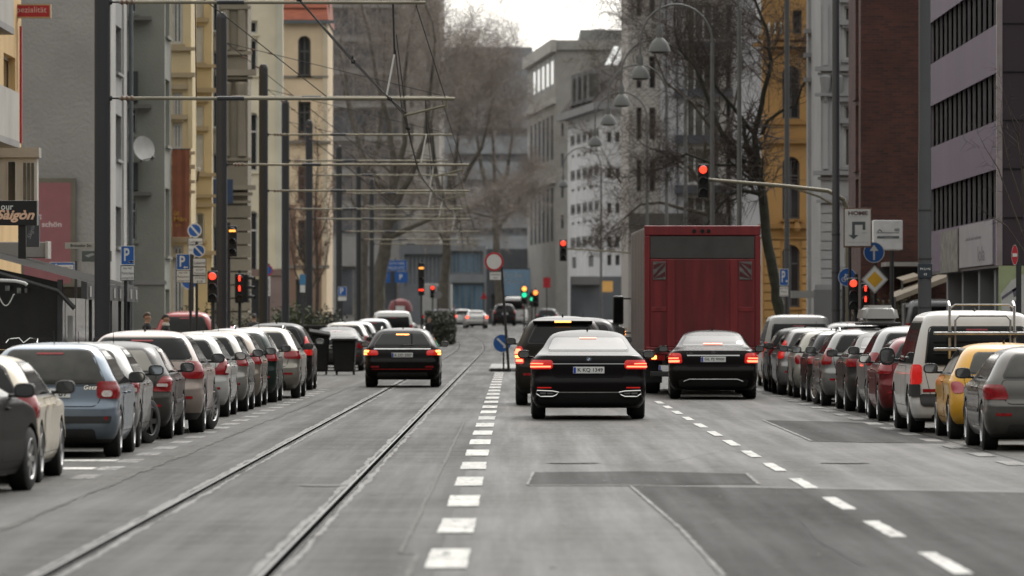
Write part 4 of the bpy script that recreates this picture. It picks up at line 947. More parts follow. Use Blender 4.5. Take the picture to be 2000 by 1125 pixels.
# ---------------------------------------------------------------- buildings
pane_d = mat('window_pane', (.03,.034,.038), .08, spec=.8, var=.5, vscale=.7)
pane_m = mat('window_pane_curtain', (.12,.12,.11), .15, spec=.7, var=.5, vscale=.9)
pane_sky = mat('window_pane_sky', (.88,.89,.88), .3, .0, var=.05, emit=(1,1,.97), estr=.35)  # bright sky reflection put into the panes as white colour and glow
fr_w = mat('window_frame_white', (.62,.62,.60), .5); fr_g = mat('window_frame_grey', (.10,.10,.10), .5)
class Bldg:
    def __init__(s, name, label, loc, cat='building', group=None):
        s.root = empty(name, loc, label, cat, group); s.w = MB(); s.trims = []
    def face(s, p0, p1, z0, z1, ops=(), depth=.22, **kw):
        """wall from p0 to p1 (left to right seen from outside) with recessed openings (u0, u1, z0, z1, style)"""
        p0 = Vector(p0).to_2d(); p1 = Vector(p1).to_2d(); d = p1-p0; Ln = d.length; d.normalize(); n = Vector((d.y, -d.x))
        def pt(u, z, o=0.0): q = p0+d*u-n*o; return Vector((q.x, q.y, z))
        us = sorted(set([0, Ln]+[min(Ln, max(0, v)) for o in ops for v in o[:2]])); zs = sorted(set([z0, z1]+[min(z1, max(z0, v)) for o in ops for v in o[2:4]]))
        for a, b in zip(us, us[1:]):
            for c, e in zip(zs, zs[1:]):
                if b-a < 1e-5 or e-c < 1e-5: continue
                mu, mz = (a+b)/2, (c+e)/2
                if any(o[0] < mu < o[1] and o[2] < mz < o[3] for o in ops): continue
                s.w.quad(pt(a,c), pt(b,c), pt(b,e), pt(a,e))
        for o in ops:
            a, b, c, e = o[:4]; st = dict(nv=1, tr=0, arch=False, sill=True, fm=fr_w, pm=pane_d, fw=.07, name='window', cas=False); st.update(kw); st.update(o[4] if len(o) > 4 else {})
            for q in ((pt(a,c), pt(b,c), pt(b,c,depth), pt(a,c,depth)), (pt(a,e), pt(a,e,depth), pt(b,e,depth), pt(b,e)),
                      (pt(a,c), pt(a,c,depth), pt(a,e,depth), pt(a,e)), (pt(b,c), pt(b,e), pt(b,e,depth), pt(b,c,depth))): s.w.quad(*q)
            if st['arch']:
                r = (b-a)/2; zc = e-r
                for sg in (-1, 1):
                    cor = (a if sg < 0 else b); mid = (a+b)/2; pts = [pt(cor, zc, .004), pt(cor, e, .004), pt(mid, e, .004)]+[pt(mid+sg*r*math.sin(math.pi/2*k/8), zc+r*math.cos(math.pi/2*k/8), .004) for k in range(0, 8)]
                    s.w.add(pts, [list(range(len(pts)))])
            m = MB(); m.quad(pt(a,c,depth*.9), pt(b,c,depth*.9), pt(b,e,depth*.9), pt(a,e,depth*.9)); wn = m.build(st['name'], st['pm'], s.root, world=True)
            f = MB(); fw = st['fw']; dd = depth*.9-.02
            def bar(u0, u1, v0, v1, dd=dd): f.quad(pt(u0,v0,dd), pt(u1,v0,dd), pt(u1,v1,dd), pt(u0,v1,dd))
            if st['fm']:
                bar(a, a+fw, c, e); bar(b-fw, b, c, e); bar(a+fw, b-fw, c, c+fw); bar(a+fw, b-fw, e-fw, e)
                for k in range(1, st['nv']): u = a+(b-a)*k/st['nv']; bar(u-fw*.35, u+fw*.35, c+fw, e-fw, dd-.004)
                if st['tr']: v = c+(e-c)*st['tr']; bar(a+fw, b-fw, v-fw*.4, v+fw*.4, dd-.008)
                f.build('frame', st['fm'], wn, world=True)
            if st['sill']:
                q = MB(); P = [pt(a-.08,c-.10,-.10), pt(b+.08,c-.10,-.10), pt(b+.08,c-.10,.0), pt(a-.08,c-.10,.0)]; q.add(P+[p+Vector((0,0,.09)) for p in P], [(0,1,2,3),(4,5,6,7),(0,1,5,4),(1,2,6,5),(3,0,4,7)]); q.build('sill', st.get('sm') or s.wm, wn, world=True)
            if st['cas']:
                q = MB(); P = [pt(a-.18,e+.12,-.16), pt(b+.18,e+.12,-.16), pt(b+.18,e+.12,.0), pt(a-.18,e+.12,.0)]; q.add(P+[p+Vector((0,0,.16)) for p in P], [(0,3,2,1),(4,5,6,7),(0,1,5,4),(1,2,6,5),(3,0,4,7)]); q.build('window_hood', st.get('sm') or s.wm, wn, world=True)
    wm = None
    def band(s, name, p0, p1, z0, z1, proj, m=None, ret=True):
        p0 = Vector(p0).to_2d(); p1 = Vector(p1).to_2d(); d = (p1-p0).normalized(); n = Vector((d.y, -d.x)); q = MB()
        if ret: p0 = p0-d*proj; p1 = p1+d*proj
        a, b, c, e = p0+n*proj, p1+n*proj, p1-n*.05, p0-n*.05
        q.add([(*a, z0), (*b, z0), (*c, z0), (*e, z0), (*a, z1), (*b, z1), (*c, z1), (*e, z1)], [(0,3,2,1),(4,5,6,7),(0,1,5,4),(1,2,6,5),(2,3,7,6),(3,0,4,7)])
        return q.build(name, m or s.wm, s.root, world=True)
    def box(s, name, x0, x1, y0, y1, z0, z1, m, r=0.0, parent=None):
        q = MB()
        if r: q.bbox(x0, x1, y0, y1, z0, z1, r)
        else: q.box(x0, x1, y0, y1, z0, z1)
        return q.build(name, m, parent or s.root, world=True)
    def done(s): return s.w.build('wall', s.wm, s.root, world=True)
def fop(d, x0, lst, **st):
    """openings of a face that looks straight down the street, from photo pixel rectangles"""
    out = []
    for a, b, t, c in lst: out.append((XX(a, d)-x0, XX(b, d)-x0, ZZ(c, d), ZZ(t, d), st))
    return out
def sop(X, y0, lst, flip=None, **st):
    """openings of a street face (plane x = X) from photo pixel columns and rows"""
    out = []
    for a, b, t, c in lst:
        ya, yb = sorted((X*F/(a-VX), X*F/(b-VX))); ym = (ya+yb)/2
        u0, u1 = (ya-y0, yb-y0) if flip is None else (flip-yb, flip-ya)
        out.append((u0, u1, ZZ(c, ym), ZZ(t, ym), st))
    return out
def plain_back(b, pts, z0, z1):
    for p, q in zip(pts, pts[1:]): b.face(p, q, z0, z1)
def roof_flat(b, pts, z, m=None):
    q = MB(); q.add([(x, y, z) for x, y in pts], [list(range(len(pts)))]); q.build('roof', m or b.wm, b.root, world=True)
def plaster(n, c, **k): return mat('wall_'+n, c, .85, var=.10, vscale=.8, var2=.10, v2scale=.15, bump=k.pop('bump', .25), bscale=k.pop('bscale', 25), **k)

# --- left side: yellow house with balconies before the side street
b = Bldg('yellow_house', 'yellow plastered house with balconies at the left edge', (-13, 140, 0)); b.wm = plaster('yellow', (.66,.45,.21))
b.face((-13, 126), (-13, 150.2), 0, 14, sop(-13, 126, [(7, 30, 108, 218)], nv=2) + [(10, 13, 9.9, 11.6), (3, 6, 6.6, 8.6)])
b.face((-30, 126), (-13, 126), 0, 14); b.face((-13, 150.2), (-30, 150.2), 0, 14); roof_flat(b, [(-30,126),(-13,126),(-13,150.2),(-30,150.2)], 14)
cr = plaster('cream_white', (.46,.44,.40)); slabm = plaster('slab', (.30,.29,.28))
for z0, xo in ((8.66, -12.25), (5.88, -12.12)):
    s_ = b.box('balcony_slab', -13, xo, 131, 139.6, z0, z0+.16, slabm)
    q = MB(); q.box(xo-.06, xo-.01, 131.05, 139.55, z0+.162, z0+1.35); q.box(-12.98, xo-.062, 139.48, 139.54, z0+.162, z0+1.35); q.build('balcony_panel', cr, s_, world=True)
b.done()
oriel = empty('oriel_bay', (-12.6, 145, 4.4), 'white glazed oriel bay with narrow windows on the yellow house', 'bay window')
m = MB(); m.box(-13.4, -11.98, 143, 143.5, 4.2, 5.75); m.build('casing', cr, oriel, world=True)
m = MB(); m.box(-13.5, -11.92, 142.9, 143.6, 5.752, 6.0); m.build('bay_roof', plaster('bay_roof', (.36,.34,.31)), oriel, world=True)
for a, c, t, e in ((16, 30, 316, 398), (45, 51, 318, 398), (53, 59, 318, 398), (61, 67, 318, 398)):
    m = MB(); m.box(XX(a, 143), XX(c, 143), 142.985, 143.05, ZZ(e, 143), ZZ(t, 143)); wn = m.build('window', pane_m if a > 40 else pane_d, oriel, world=True)
    m = MB()
    for x in (a-1.4, c+.2): m.box(XX(x, 143), XX(x+1.2, 143), 142.96, 143.0, ZZ(e, 143), ZZ(t, 143))
    m.build('frame', fr_w, wn, world=True)
canopy = empty('concrete_canopy', (-12, 130, 3.1), 'pale concrete canopy slab above the dark terrace awning', 'canopy')
m = MB(); m.bbox(-13.5, -10.66, 129.6, 130.3, 3.08, 3.44, .02); m.build('slab', slabm, canopy, world=True)
m = MB(); m.box(-10.66, -10.6, 129.5, 130.4, 3.06, 3.46); m.build('edge_trim', cr, canopy, world=True)
for x in (-12.9, -11.9, -11.2):
    m = MB(); m.tube([(x, 129.7, 3.44), (x, 129.7, 4.1)], .015, 5); m.build('railing_post', fr_g, canopy, world=True)
m = MB(); m.tube([(-13.5, 129.7, 4.1), (-10.9, 129.7, 4.1)], .015, 5); m.build('handrail', fr_g, canopy, world=True)

# --- grey roughcast house beyond the side street
b = Bldg('grey_roughcast_house', 'grey roughcast gable wall behind the pink poster', (-15, 181, 0)); b.wm = plaster('roughcast', (.30,.30,.295), bump=1.0, bscale=9)
b.face((-40, 178), (-12.66, 178), 0, 15)
b.face((-12.66, 178), (-12.66, 186), 0, 15, sop(-12.66, 178, [(226, 237, 52, 143), (226, 237, 225, 312), (226, 237, 404, 482)], fm=fr_g))
roof_flat(b, [(-40,178),(-12.66,178),(-12.66,186),(-40,186)], 15)
pal = plaster('pale_pilaster', (.42,.41,.39))
for a, c in ((178.03, 180.2), (184.0, 185.4)): b.box('pilaster', -12.70, -12.60, a, c, 2.75, 14.9, pal)
shopd = mat('shop_front_dark', (.018,.018,.018), .35, spec=.3, var=.4, vscale=1.2)
b.box('shop_front', -22, -12.70, 177.86, 177.995, 0, 2.7, shopd); b.box('shop_front', -12.69, -12.58, 178.1, 185.8, 0, 2.7, shopd)
b.done()
dp = empty('downpipe', (-12.45, 185.8, 0), 'grey downpipe at the corner of the roughcast house', 'downpipe')
m = MB(); m.tube([(-12.5, 185.9, .1), (-12.5, 185.9, 14.5)], .07, 10); m.build('pipe', mat('zinc', (.16,.18,.19), .5, .5), dp, smooth=True, world=True)
po = empty('advertising_poster', (-14.2, 177.9, 3.6), 'large framed pink poster on the grey gable wall', 'poster')
d = 177.8; m = MB(); x0, x1, z0, z1 = XX(40, d), XX(148, d), ZZ(560, d), ZZ(348, d)
m.box(x0, x1, d, d+.18, z0, z1); m.build('frame', mat('poster_frame', (.13,.125,.10), .6), po, world=True)
m = MB(); m.quad((x0+.1, d-.004, z0+.1), (x1-.16, d-.004, z0+.1), (x1-.16, d-.004, z1-.14), (x0+.1, d-.004, z1-.14)); pk = m.build('poster_sheet', mat('poster_pink', (.26,.105,.12), .7, var=.06), po, world=True)
m = MB(); put_text(m, 'schön', XX(101, d), d-.008, ZZ(438, d), .17, .62, bold=.03); put_text(m, 'g', XX(78, d), d-.008, ZZ(424, d), .16, bold=.03); m.build('lettering', mat('poster_letters', (.52,.44,.44), .7), pk, world=True)
rs = empty('red_shop_sign', (-12.5, 149, 9), 'red projecting shop sign with gold frame at the top left corner', 'sign')
d = 149.0; m = MB(); m.box(XX(22, d), XX(99, d), d, d+.25, ZZ(35, d), ZZ(8, d)); m.build('frame', mat('sign_gold', (.42,.28,.16), .5), rs, world=True)
m = MB(); m.quad((XX(24, d), d-.004, ZZ(32.5, d)), (XX(96.5, d), d-.004, ZZ(32.5, d)), (XX(96.5, d), d-.004, ZZ(10.5, d)), (XX(24, d), d-.004, ZZ(10.5, d))); f_ = m.build('face', mat('sign_red', (.36,.02,.03), .5), rs, world=True)
m = MB(); put_text(m, 'Spezialität', XX(58, d), d-.008, ZZ(20.5, d), ZZ(12, d)-ZZ(27, d), XX(92, d)-XX(26, d)); m.build('lettering', mat('sign_letters', (.55,.42,.42), .6), f_, world=True)
m = MB(); m.box(XX(38, d), XX(42.5, d), d, d+.2, ZZ(280, d), ZZ(51, d)); m.build('sign_strip', mat('sign_red', (.36,.02,.03), .5), rs, world=True)

# --- green-grey house
b = Bldg('green_grey_house', 'plain green grey house with a satellite dish', (-12.4, 189, 0)); b.wm = plaster('green_grey', (.275,.28,.248), bump=.4)
d = 188.5; x0 = -14.0
b.face((x0, d), (-11.56, d), 0, 16, fop(d, x0, [(250, 267, -40, 25), (250, 267, 210, 262), (250, 267, 392, 470)], tr=.75))
b.face((-11.56, d), (-11.56, 192.1), 0, 16, sop(-11.56, d, [(323, 331, -60, 72), (323, 331, 156, 285), (323, 331, 368, 500), (323, 331, 565, 640)], fm=fr_w, fw=.3, nv=2))
roof_flat(b, [(x0,d),(-11.56,d),(-11.56,192.1),(x0,192.1)], 16); b.done()
for yy in (35, 207, 377):
    b.band('ledge', (XX(250, d), d), (XX(276, d), d), ZZ(yy+5, d), ZZ(yy-2, d), .35, plaster('ledge', (.17,.165,.15)))
for a, c in ((140, 198), (318, 372)): b.box('balcony_box', XX(246, d), XX(270, d), d-.32, d-.01, ZZ(c, d), ZZ(a, d), mat('dark_panel', (.05,.055,.06), .6))
b.band('cornice', (XX(262, d), d), (-11.56, d), ZZ(556, d), ZZ(548, d), .06, slabm)
sdh = empty('satellite_dish', (XX(278, 188), 188, ZZ(305, 188)), 'white satellite dish on the green grey wall', 'satellite dish')
m = MB(); prof = [(r, .10*(r/.42)**2) for r in (0.0001,.1,.2,.3,.38,.42)]; m.lathe(prof, (0,0,0), 'y', 28, close=False)
m2 = Matrix.Translation((XX(278, 187.6), 187.6, ZZ(291, 187.6))) @ Matrix.Rotation(R(38), 4, 'Z') @ Matrix.Rotation(R(-12), 4, 'X') @ Matrix.Rotation(R(180), 4, 'Z')
m.v = [m2 @ p for p in m.v]; m.build('reflector', mat('dish_white', (.52,.52,.50), .45), sdh, smooth=True, world=True)
m = MB(); m.tube([PW(277, 313, 187.5), PW(297, 309, 187.1)], .02, 6); m.tube([PW(296, 311, 187.1), PW(300, 305, 187.0)], .05, 8); m.build('feed_arm', fr_g, sdh, world=True)
m = MB(); m.tube([PW(276, 300, 187.8), PW(276, 314, 188.5)], .03, 6); m.build('bracket', fr_g, sdh, world=True)

# --- cream ornate house with two bays
b = Bldg('cream_house', 'ornate cream yellow house with stepped bays and a hanging banner', (-11.2, 200, 0)); b.wm = plaster('cream', (.68,.55,.33)); cs = plaster('cream_stone', (.46,.37,.24))
d = 193.0; b.face((-12.4, d), (-10.94, d), 0, 17, depth=.13, pm=pane_m, ops= fop(d, -12.4, [(336, 357, -60, 86), (337, 356, 181, 232), (337, 356, 240, 292), (337, 358, 480, 640)], nv=2, cas=True, sm=cs, fw=.10))
b.face((-10.94, d), (-10.94, 196), 0, 17); b.face((-10.94, 196), (-11.5, 196), 0, 17); b.face((-11.5, 196), (-11.5, 203), 0, 17)
d2 = 203.0; b.face((-11.5, d2), (-10.76, d2), 0, 17, depth=.13, pm=pane_m, ops= fop(d2, -11.5, [(384, 398, -60, 38), (384, 398, 50, 122), (384, 398, 206, 252), (384, 398, 262, 335)], nv=2, cas=True, sm=cs, fw=.10) + fop(d2, -11.5, [(382, 400, 415, 470)], arch=True, sm=cs))
b.face((-10.76, d2), (-10.76, 203.6), 0, 17); roof_flat(b, [(-12.4,d),(-10.94,d),(-10.94,203),(-12.4,203)], 17); b.done()
for yy, h in ((92, 7), (142, 9), (296, 6), (322, 8), (352, 6), (372, 6), (495, 8)):
    b.band('cornice', (XX(332, d), d), (-10.94, d), ZZ(yy+h, d), ZZ(yy, d), .14, cs)
for yy, h in ((126, 6), (172, 9), (338, 7), (380, 6), (398, 6), (490, 8)):
    b.band('cornice', (-11.42, d2), (-10.76, d2), ZZ(yy+h, d2), ZZ(yy, d2), .16, cs)
b.band('quoin', (-11.0, d), (-10.94, d), ZZ(290, d), ZZ(150, d), .05, b.wm)
ba = empty('hanging_banner', (XX(352, 192.4), 192.4, ZZ(463, 192)), 'rust brown banner hanging on the cream house', 'banner')
d = 192.3; m = MB(); k = 9
for i in range(k+1):
    u = i/k; m.v += [Vector((XX(336+34*u, d), d+.03*math.sin(u*14), ZZ(463, d))), Vector((XX(336+34*u, d), d+.02*math.sin(u*14), ZZ(292, d)))]
    if i: m.f.append([2*i-2, 2*i, 2*i+1, 2*i-1]); m.m.append(0)
m.build('cloth', mat('banner_rust', (.27,.098,.055), .8, var=.15), ba, smooth=True, world=True)
m = MB(); put_text(m, 'út', XX(345, d), d-.045, ZZ(416, d), .17, bold=.02); put_text(m, 'Mên', XX(352, d), d-.045, ZZ(428, d), .16, .42, bold=.02); put_text(m, 'quán', XX(349, d), d-.045, ZZ(440, d), .10, .22); m.build('lettering', mat('banner_letters', (.50,.27,.06), .8), ba, world=True)
m = MB(); m.tube([PW(333, 291, d), PW(372, 291, d)], .02, 6); m.build('rod', fr_g, ba, world=True)
ca = empty('security_camera', PW(386, 330, 202), 'small pale camera on a bracket under the cream bay', 'camera')
m = MB(); m.bbox(XX(379, 202), XX(391, 202), 201.6, 202.0, ZZ(335, 202), ZZ(327, 202), .03); m.build('housing', cr, ca, world=True); m = MB(); m.tube([PW(388, 335, 202), PW(386, 350, 202), PW(380, 362, 203)], .03, 6); m.build('bracket', fr_g, ca, world=True)

# --- dark olive stone house
b = Bldg('stone_house', 'dark olive stone house with carved cornices and rusticated base', (-11, 226, 0)); b.wm = plaster('olive_stone', (.24,.21,.16), bump=.5, bscale=6); st2 = plaster('olive_trim', (.27,.235,.18), bump=.5, bscale=8)
d = 222.0; b.face((-12.2, d), (XX(484, d), d), 0, 19, fop(d, -12.2, [(414, 427, -40, 62), (414, 427, 100, 250), (414, 427, 300, 350), (414, 428, 440, 560)], pm=pane_d, depth=.35))
b.face((XX(484, d), d), (XX(484, d), 225), 0, 19); roof_flat(b, [(-12.2,d),(XX(484,d),d),(XX(484,d),225),(-12.2,225)], 19); b.done()
for yy, h, pr in ((12, 6, .12), (100, 7, .16), (136, 12, .34), (150, 5, .2), (186, 5, .1), (308, 6, .12), (362, 9, .32), (376, 6, .2), (392, 5, .12)):
    b.band('cornice', (XX(438, d), d), (XX(484, d), d), ZZ(yy+h, d), ZZ(yy, d), pr, st2)
for yy in range(402, 640, 26): b.band('rusticated_course', (XX(436, d), d), (XX(484, d), d), ZZ(yy+23, d), ZZ(yy, d), .12, b.wm)
for a in (441, 472):
    m = MB(); m.lathe([(.17, ZZ(305, d)), (.15, ZZ(190, d)), (.22, ZZ(184, d)), (.26, ZZ(164, d)), (.20, ZZ(160, d))], (XX(a, d), d-.06, 0), 'z', 14); m.build('pilaster_column', st2, b.root, smooth=True, world=True)
    m = MB(); m.lathe([(.17, ZZ(98, d)), (.15, ZZ(20, d))], (XX(a, d), d-.06, 0), 'z', 12); m.build('pilaster_column', st2, b.root, smooth=True, world=True)
bs = empty('blue_wall_sign', PW(430, 375, 221), 'dark blue board on the olive stone house', 'sign'); m = MB(); m.box(XX(407, 221), XX(455, 221), 221, 221.08, ZZ(398, 221), ZZ(350, 221)); m.build('board', mat('sign_navy', (.025,.045,.09), .6), bs, world=True)

# --- tall cream house with arched windows
b = Bldg('tall_cream_house', 'tall smooth cream house with white framed arched windows', (-11, 265, 0)); b.wm = plaster('pale_cream', (.70,.63,.47), bump=.1)
d = 258.0; x0 = -13.0; xr = XX(551, d); b.face((x0, d), (xr, d), 0, 24, fop(d, x0, [(481, 503, 40, 66), (483, 503, 76, 146)], tr=0, fw=.10) + fop(d, x0, [(485, 504, 220, 335), (485, 504, 412, 530)], arch=True, tr=.68, fw=.10) + fop(d, x0, [(470, 515, 545, 640)], pm=pane_d, fm=fr_g, sill=False), depth=.3)
b.face((xr, d), (xr, 259.5), 0, 24); roof_flat(b, [(x0,d),(xr,d),(xr,259.5),(x0,259.5)], 24); b.done()
b.box('pale_edge_strip', XX(540, d), xr+.03, d-.06, d+.2, ZZ(525, d), 23.9, plaster('edge', (.60,.58,.48)))
b.band('cornice', (x0, d), (xr, d), ZZ(538, d), ZZ(526, d), .12, plaster('pink_band', (.22,.15,.13)))
b.box('base_cladding', x0, XX(468, d), d-.05, d+.1, 0, ZZ(540, d), plaster('pink_base', (.26,.19,.17))); b.box('base_cladding', XX(517, d), xr+.02, d-.05, d+.1, 0, ZZ(540, d), plaster('pink_base', (.26,.19,.17)))

# --- beige house with a red tiled roof
b = Bldg('beige_house', 'beige house with red tiled roof and tall arched windows', (-12, 330, gz(330))); b.wm = plaster('beige', (.72,.57,.39), bump=.1); bd = plaster('beige_trim', (.22,.20,.17))
d = 320.0; x0 = -14.5; xr = XX(638, d); zt = ZZ(44, d)
b.face((x0, d), (xr, d), gz(320), zt, fop(d, x0, [(582, 607, 70, 148)], arch=True, nv=2, tr=.62, fm=fr_g) + fop(d, x0, [(582, 607, 198, 274), (582, 607, 325, 392), (582, 607, 430, 500)], nv=2, tr=.72, fm=fr_g) + fop(d, x0, [(576, 612, 545, 625)], fm=fr_g, sill=False), depth=.4, sm=bd, fw=.10)
b.face((xr, d), (xr, 331), gz(320), zt); b.done()
for yy, h, pr in ((148, 4, .10), (275, 5, .25), (518, 6, .15)): b.band('cornice', (XX(552, d), d), (xr, d), ZZ(yy+h, d), ZZ(yy, d), pr, bd)
b.band('gutter', (XX(550, d), d), (xr+.1, d), ZZ(46, d), ZZ(40, d), .35, mat('gutter_zinc', (.14,.16,.17), .5, .4))
tile = mat('roof_tile_red', (.30,.085,.045), .75, var=.25, vscale=1.5, stretch=(1, 1, 6)); m = MB(); m.add([(x0, d-.2, ZZ(41, d)), (xr+.1, d-.2, ZZ(41, d)), (xr-.6, d+6, ZZ(41, d)+7), (x0, d+6, ZZ(41, d)+7), (xr+.1, 331, ZZ(41, d)), (xr-.6, 331, ZZ(41, d)+7)], [(0,1,2,3), (1,4,5,2)]); m.build('roof', tile, b.root, world=True)
for k in range(5):
    m = MB(); t = k*.8; m.box(x0, xr+.05-.07*t, d-.22+.75*t, d-.10+.75*t, ZZ(41, d)+.9*t, ZZ(41, d)+.9*t+.06); m.build('tile_course', mat('roof_tile_dark', (.15,.05,.03), .8), b.root, world=True)
b.box('pale_corner_strip', xr-.22, xr+.06, d-.08, d+.3, ZZ(520, d), zt-.1, plaster('edge2', (.62,.54,.40)))
b.box('brick_base', x0, XX(578, d), d-.04, d+.1, gz(320), ZZ(400, d), plaster('brown_base', (.25,.16,.115))); b.box('brick_base', XX(611, d), XX(628, d), d-.04, d+.1, gz(320), ZZ(400, d), plaster('brown_base', (.25,.16,.115)))
m = MB(); m.add([(XX(615, d), d+3, ZZ(40, d)), (XX(640, d), d+3, ZZ(40, d)), (XX(640, d), d+3, ZZ(-30, d)), (XX(622, d), d+3, ZZ(-30, d))], [(0,1,2,3)]); m.build('dormer', fr_g, b.root, world=True)

# --- far end of the street
def far_block(name, label, d, px0, px1, ytop, col, bands, mull=(), base=None, depth=40, pm=None, frame=None):  # wall colours passed in are lightened to carry the distance haze
    b = Bldg(name, label, (XX((px0+px1)/2, d), d, gz(d))); b.wm = plaster(name, col, bump=.05); x0, x1 = XX(px0, d), XX(px1, d); z1 = ZZ(ytop, d)
    ops = [(XX(a, d)-x0, XX(c, d)-x0, ZZ(f, d), ZZ(t, d), dict(pm=pm or pane_d, fm=frame, sill=False, nv=nv, fw=.25, name='window_band')) for a, c, t, f, nv in bands]
    b.face((x0, d), (x1, d), gz(d)-1, z1, ops, depth=.5); b.face((x1, d), (x1, d+depth), gz(d)-1, z1); b.face((x0, d+depth), (x0, d), gz(d)-1, z1); roof_flat(b, [(x0,d),(x1,d),(x1,d+depth),(x0,d+depth)], z1); b.done(); return b
gband = mat('far_band_glass', (.11,.12,.135), .3, spec=.6, var=.5, vscale=.25); bluegl = mat('far_blue_glass', (.13,.22,.30), .2, var=.5, vscale=.35, stretch=(2,1,.3))  # band glass colour paled for haze as well
far_block('office_tower', 'tall office block with dark window bands behind the left plane trees', 545, 545, 786, -60, (.36,.355,.345),
          [(552, 782, y, y+57, 5) for y in (-50, 15, 80, 145, 210, 275, 340, 405)] + [(660, 780, 520, 620, 4)], pm=gband, frame=mat('far_mullion', (.26,.25,.24), .7))
far_block('stair_tower', 'pale concrete tower with narrow slits beside the dark office block', 540, 786, 858, -60, (.40,.38,.35), [(800, 808, y, y+40, 1) for y in (-40, 30, 100, 170, 240, 310, 380)] + [(832, 840, y, y+40, 1) for y in (-40, 30, 100, 170, 240, 310, 380)], pm=gband)
far_block('slate_block', 'dark slate blue block closing the view down the street', 760, 850, 1040, 92, (.29,.31,.33), [(875, 1030, y, y+16, 12) for y in (250, 300, 350, 400, 445)] + [(878, 942, 488, 532, 9, ), (1000, 1062, 500, 545, 8)], pm=gband, frame=mat('far_mullion_dark', (.17,.185,.20), .6))
far_block('glass_pavilion', 'low glass fronted building with blue panes at the end of the tracks', 640, 868, 950, 480, (.22,.235,.25), [(876, 944, 490, 536, 9), (874, 946, 552, 622, 6)], pm=bluegl, frame=mat('far_mullion_dark', (.17,.185,.20), .6), depth=20)
b = far_block('cinema_front', 'dark shop and cinema front under the blue advertising screen', 600, 950, 1115, 486, (.18,.195,.215), [(960, 1108, 575, 628, 10), (1040, 1108, 500, 540, 7)], pm=gband, frame=mat('far_mullion_dark', (.17,.185,.20), .6), depth=20)
far_block('grille_front', 'low dark building with a vertical grille under the pale tower', 530, 780, 872, 478, (.16,.17,.185), [(790, 868, 496, 560, 10)], pm=gband, frame=mat('far_mullion_dark', (.17,.185,.20), .6), depth=8)
sc_ = empty('advertising_screen', PW(1018, 520, 596), 'bright blue advertising screen at the end of the street', 'screen'); d = 596.0
m = MB(); m.box(XX(978, d), XX(1056, d), d, d+.5, ZZ(580, d), ZZ(524, d)); m.build('casing', fr_g, sc_, world=True)
m = MB(); m.quad((XX(980, d), d-.02, ZZ(578, d)), (XX(1054, d), d-.02, ZZ(578, d)), (XX(1054, d), d-.02, ZZ(526, d)), (XX(980, d), d-.02, ZZ(526, d))); fc = m.build('display', mat('screen_blue', (.16,.26,.36), .5, emit=(.22,.32,.42), estr=.18, var=.35, vscale=.35), sc_, world=True)
m = MB(); put_text(m, 'Probe', XX(1002, d), d-.03, ZZ(537, d), .6, 2.0); put_text(m, 'fahren', XX(1004, d), d-.03, ZZ(549, d), .5, 1.9); m.build('lettering', mat('screen_white', (.6,.65,.7), .5), fc, world=True)

dullb = mat('dull_band', (.10,.11,.12), .9, spec=.05, var=.3, vscale=.4)
b = Bldg('concrete_office', 'grey concrete office with bright tall upper windows', (5, 570, gz(560))); b.wm = plaster('office_concrete', (.33,.32,.30), bump=.05); om = plaster('office_rim', (.42,.40,.38))
pA, pB, pC = (XX(1030, 600), 600), (XX(1085, 560), 560), (XX(1235, 560), 560); z1 = 29.0; Ln = (Vector(pB)-Vector(pA)).length
def ob(px0, px1, za, zb, **st): t0, t1 = (px0-1030)/55, (px1-1030)/55; return (Ln*t0, Ln*t1, za, zb, st)
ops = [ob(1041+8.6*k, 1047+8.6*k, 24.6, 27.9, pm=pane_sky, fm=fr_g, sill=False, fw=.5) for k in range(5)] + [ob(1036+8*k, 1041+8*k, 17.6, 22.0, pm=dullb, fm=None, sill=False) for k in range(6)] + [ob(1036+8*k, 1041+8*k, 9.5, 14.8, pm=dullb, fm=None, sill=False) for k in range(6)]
b.face(pA, pB, 0, z1, ops, depth=.05); b.face(pB, pC, 0, z1, [(XX(x, 560)-pB[0], XX(x+5, 560)-pB[0], ZZ(y+26, 560), ZZ(y, 560), dict(pm=gband, fm=None, sill=False)) for x in (1096, ) for y in (240, 300, 360, 420)])
roof_flat(b, [pA, pB, pC, (pC[0], 640)], z1); b.done()
b.band('roof_rim', pA, pB, z1-.9, z1+.3, .5, om); b.band('roof_rim', pB, pC, z1-.7, z1+.25, .3, b.wm); b.band('floor_band', pA, pB, 23.0, 23.6, .3, om); b.band('floor_band', pA, pB, 15.2, 15.8, .3, om)
b.box('plant_room', XX(1133, 566), XX(1240, 566), 566, 600, z1, ZZ(58, 566), plaster('plant_room', (.23,.235,.23))); b.box('roof_vent', XX(1160, 566), XX(1182, 566), 568, 572, ZZ(58, 566), ZZ(54, 566), fr_w)
far_block('grey_far_block', 'low grey block on the skyline left of the concrete office', 800, 960, 1036, 104, (.17,.175,.18), [], depth=20)

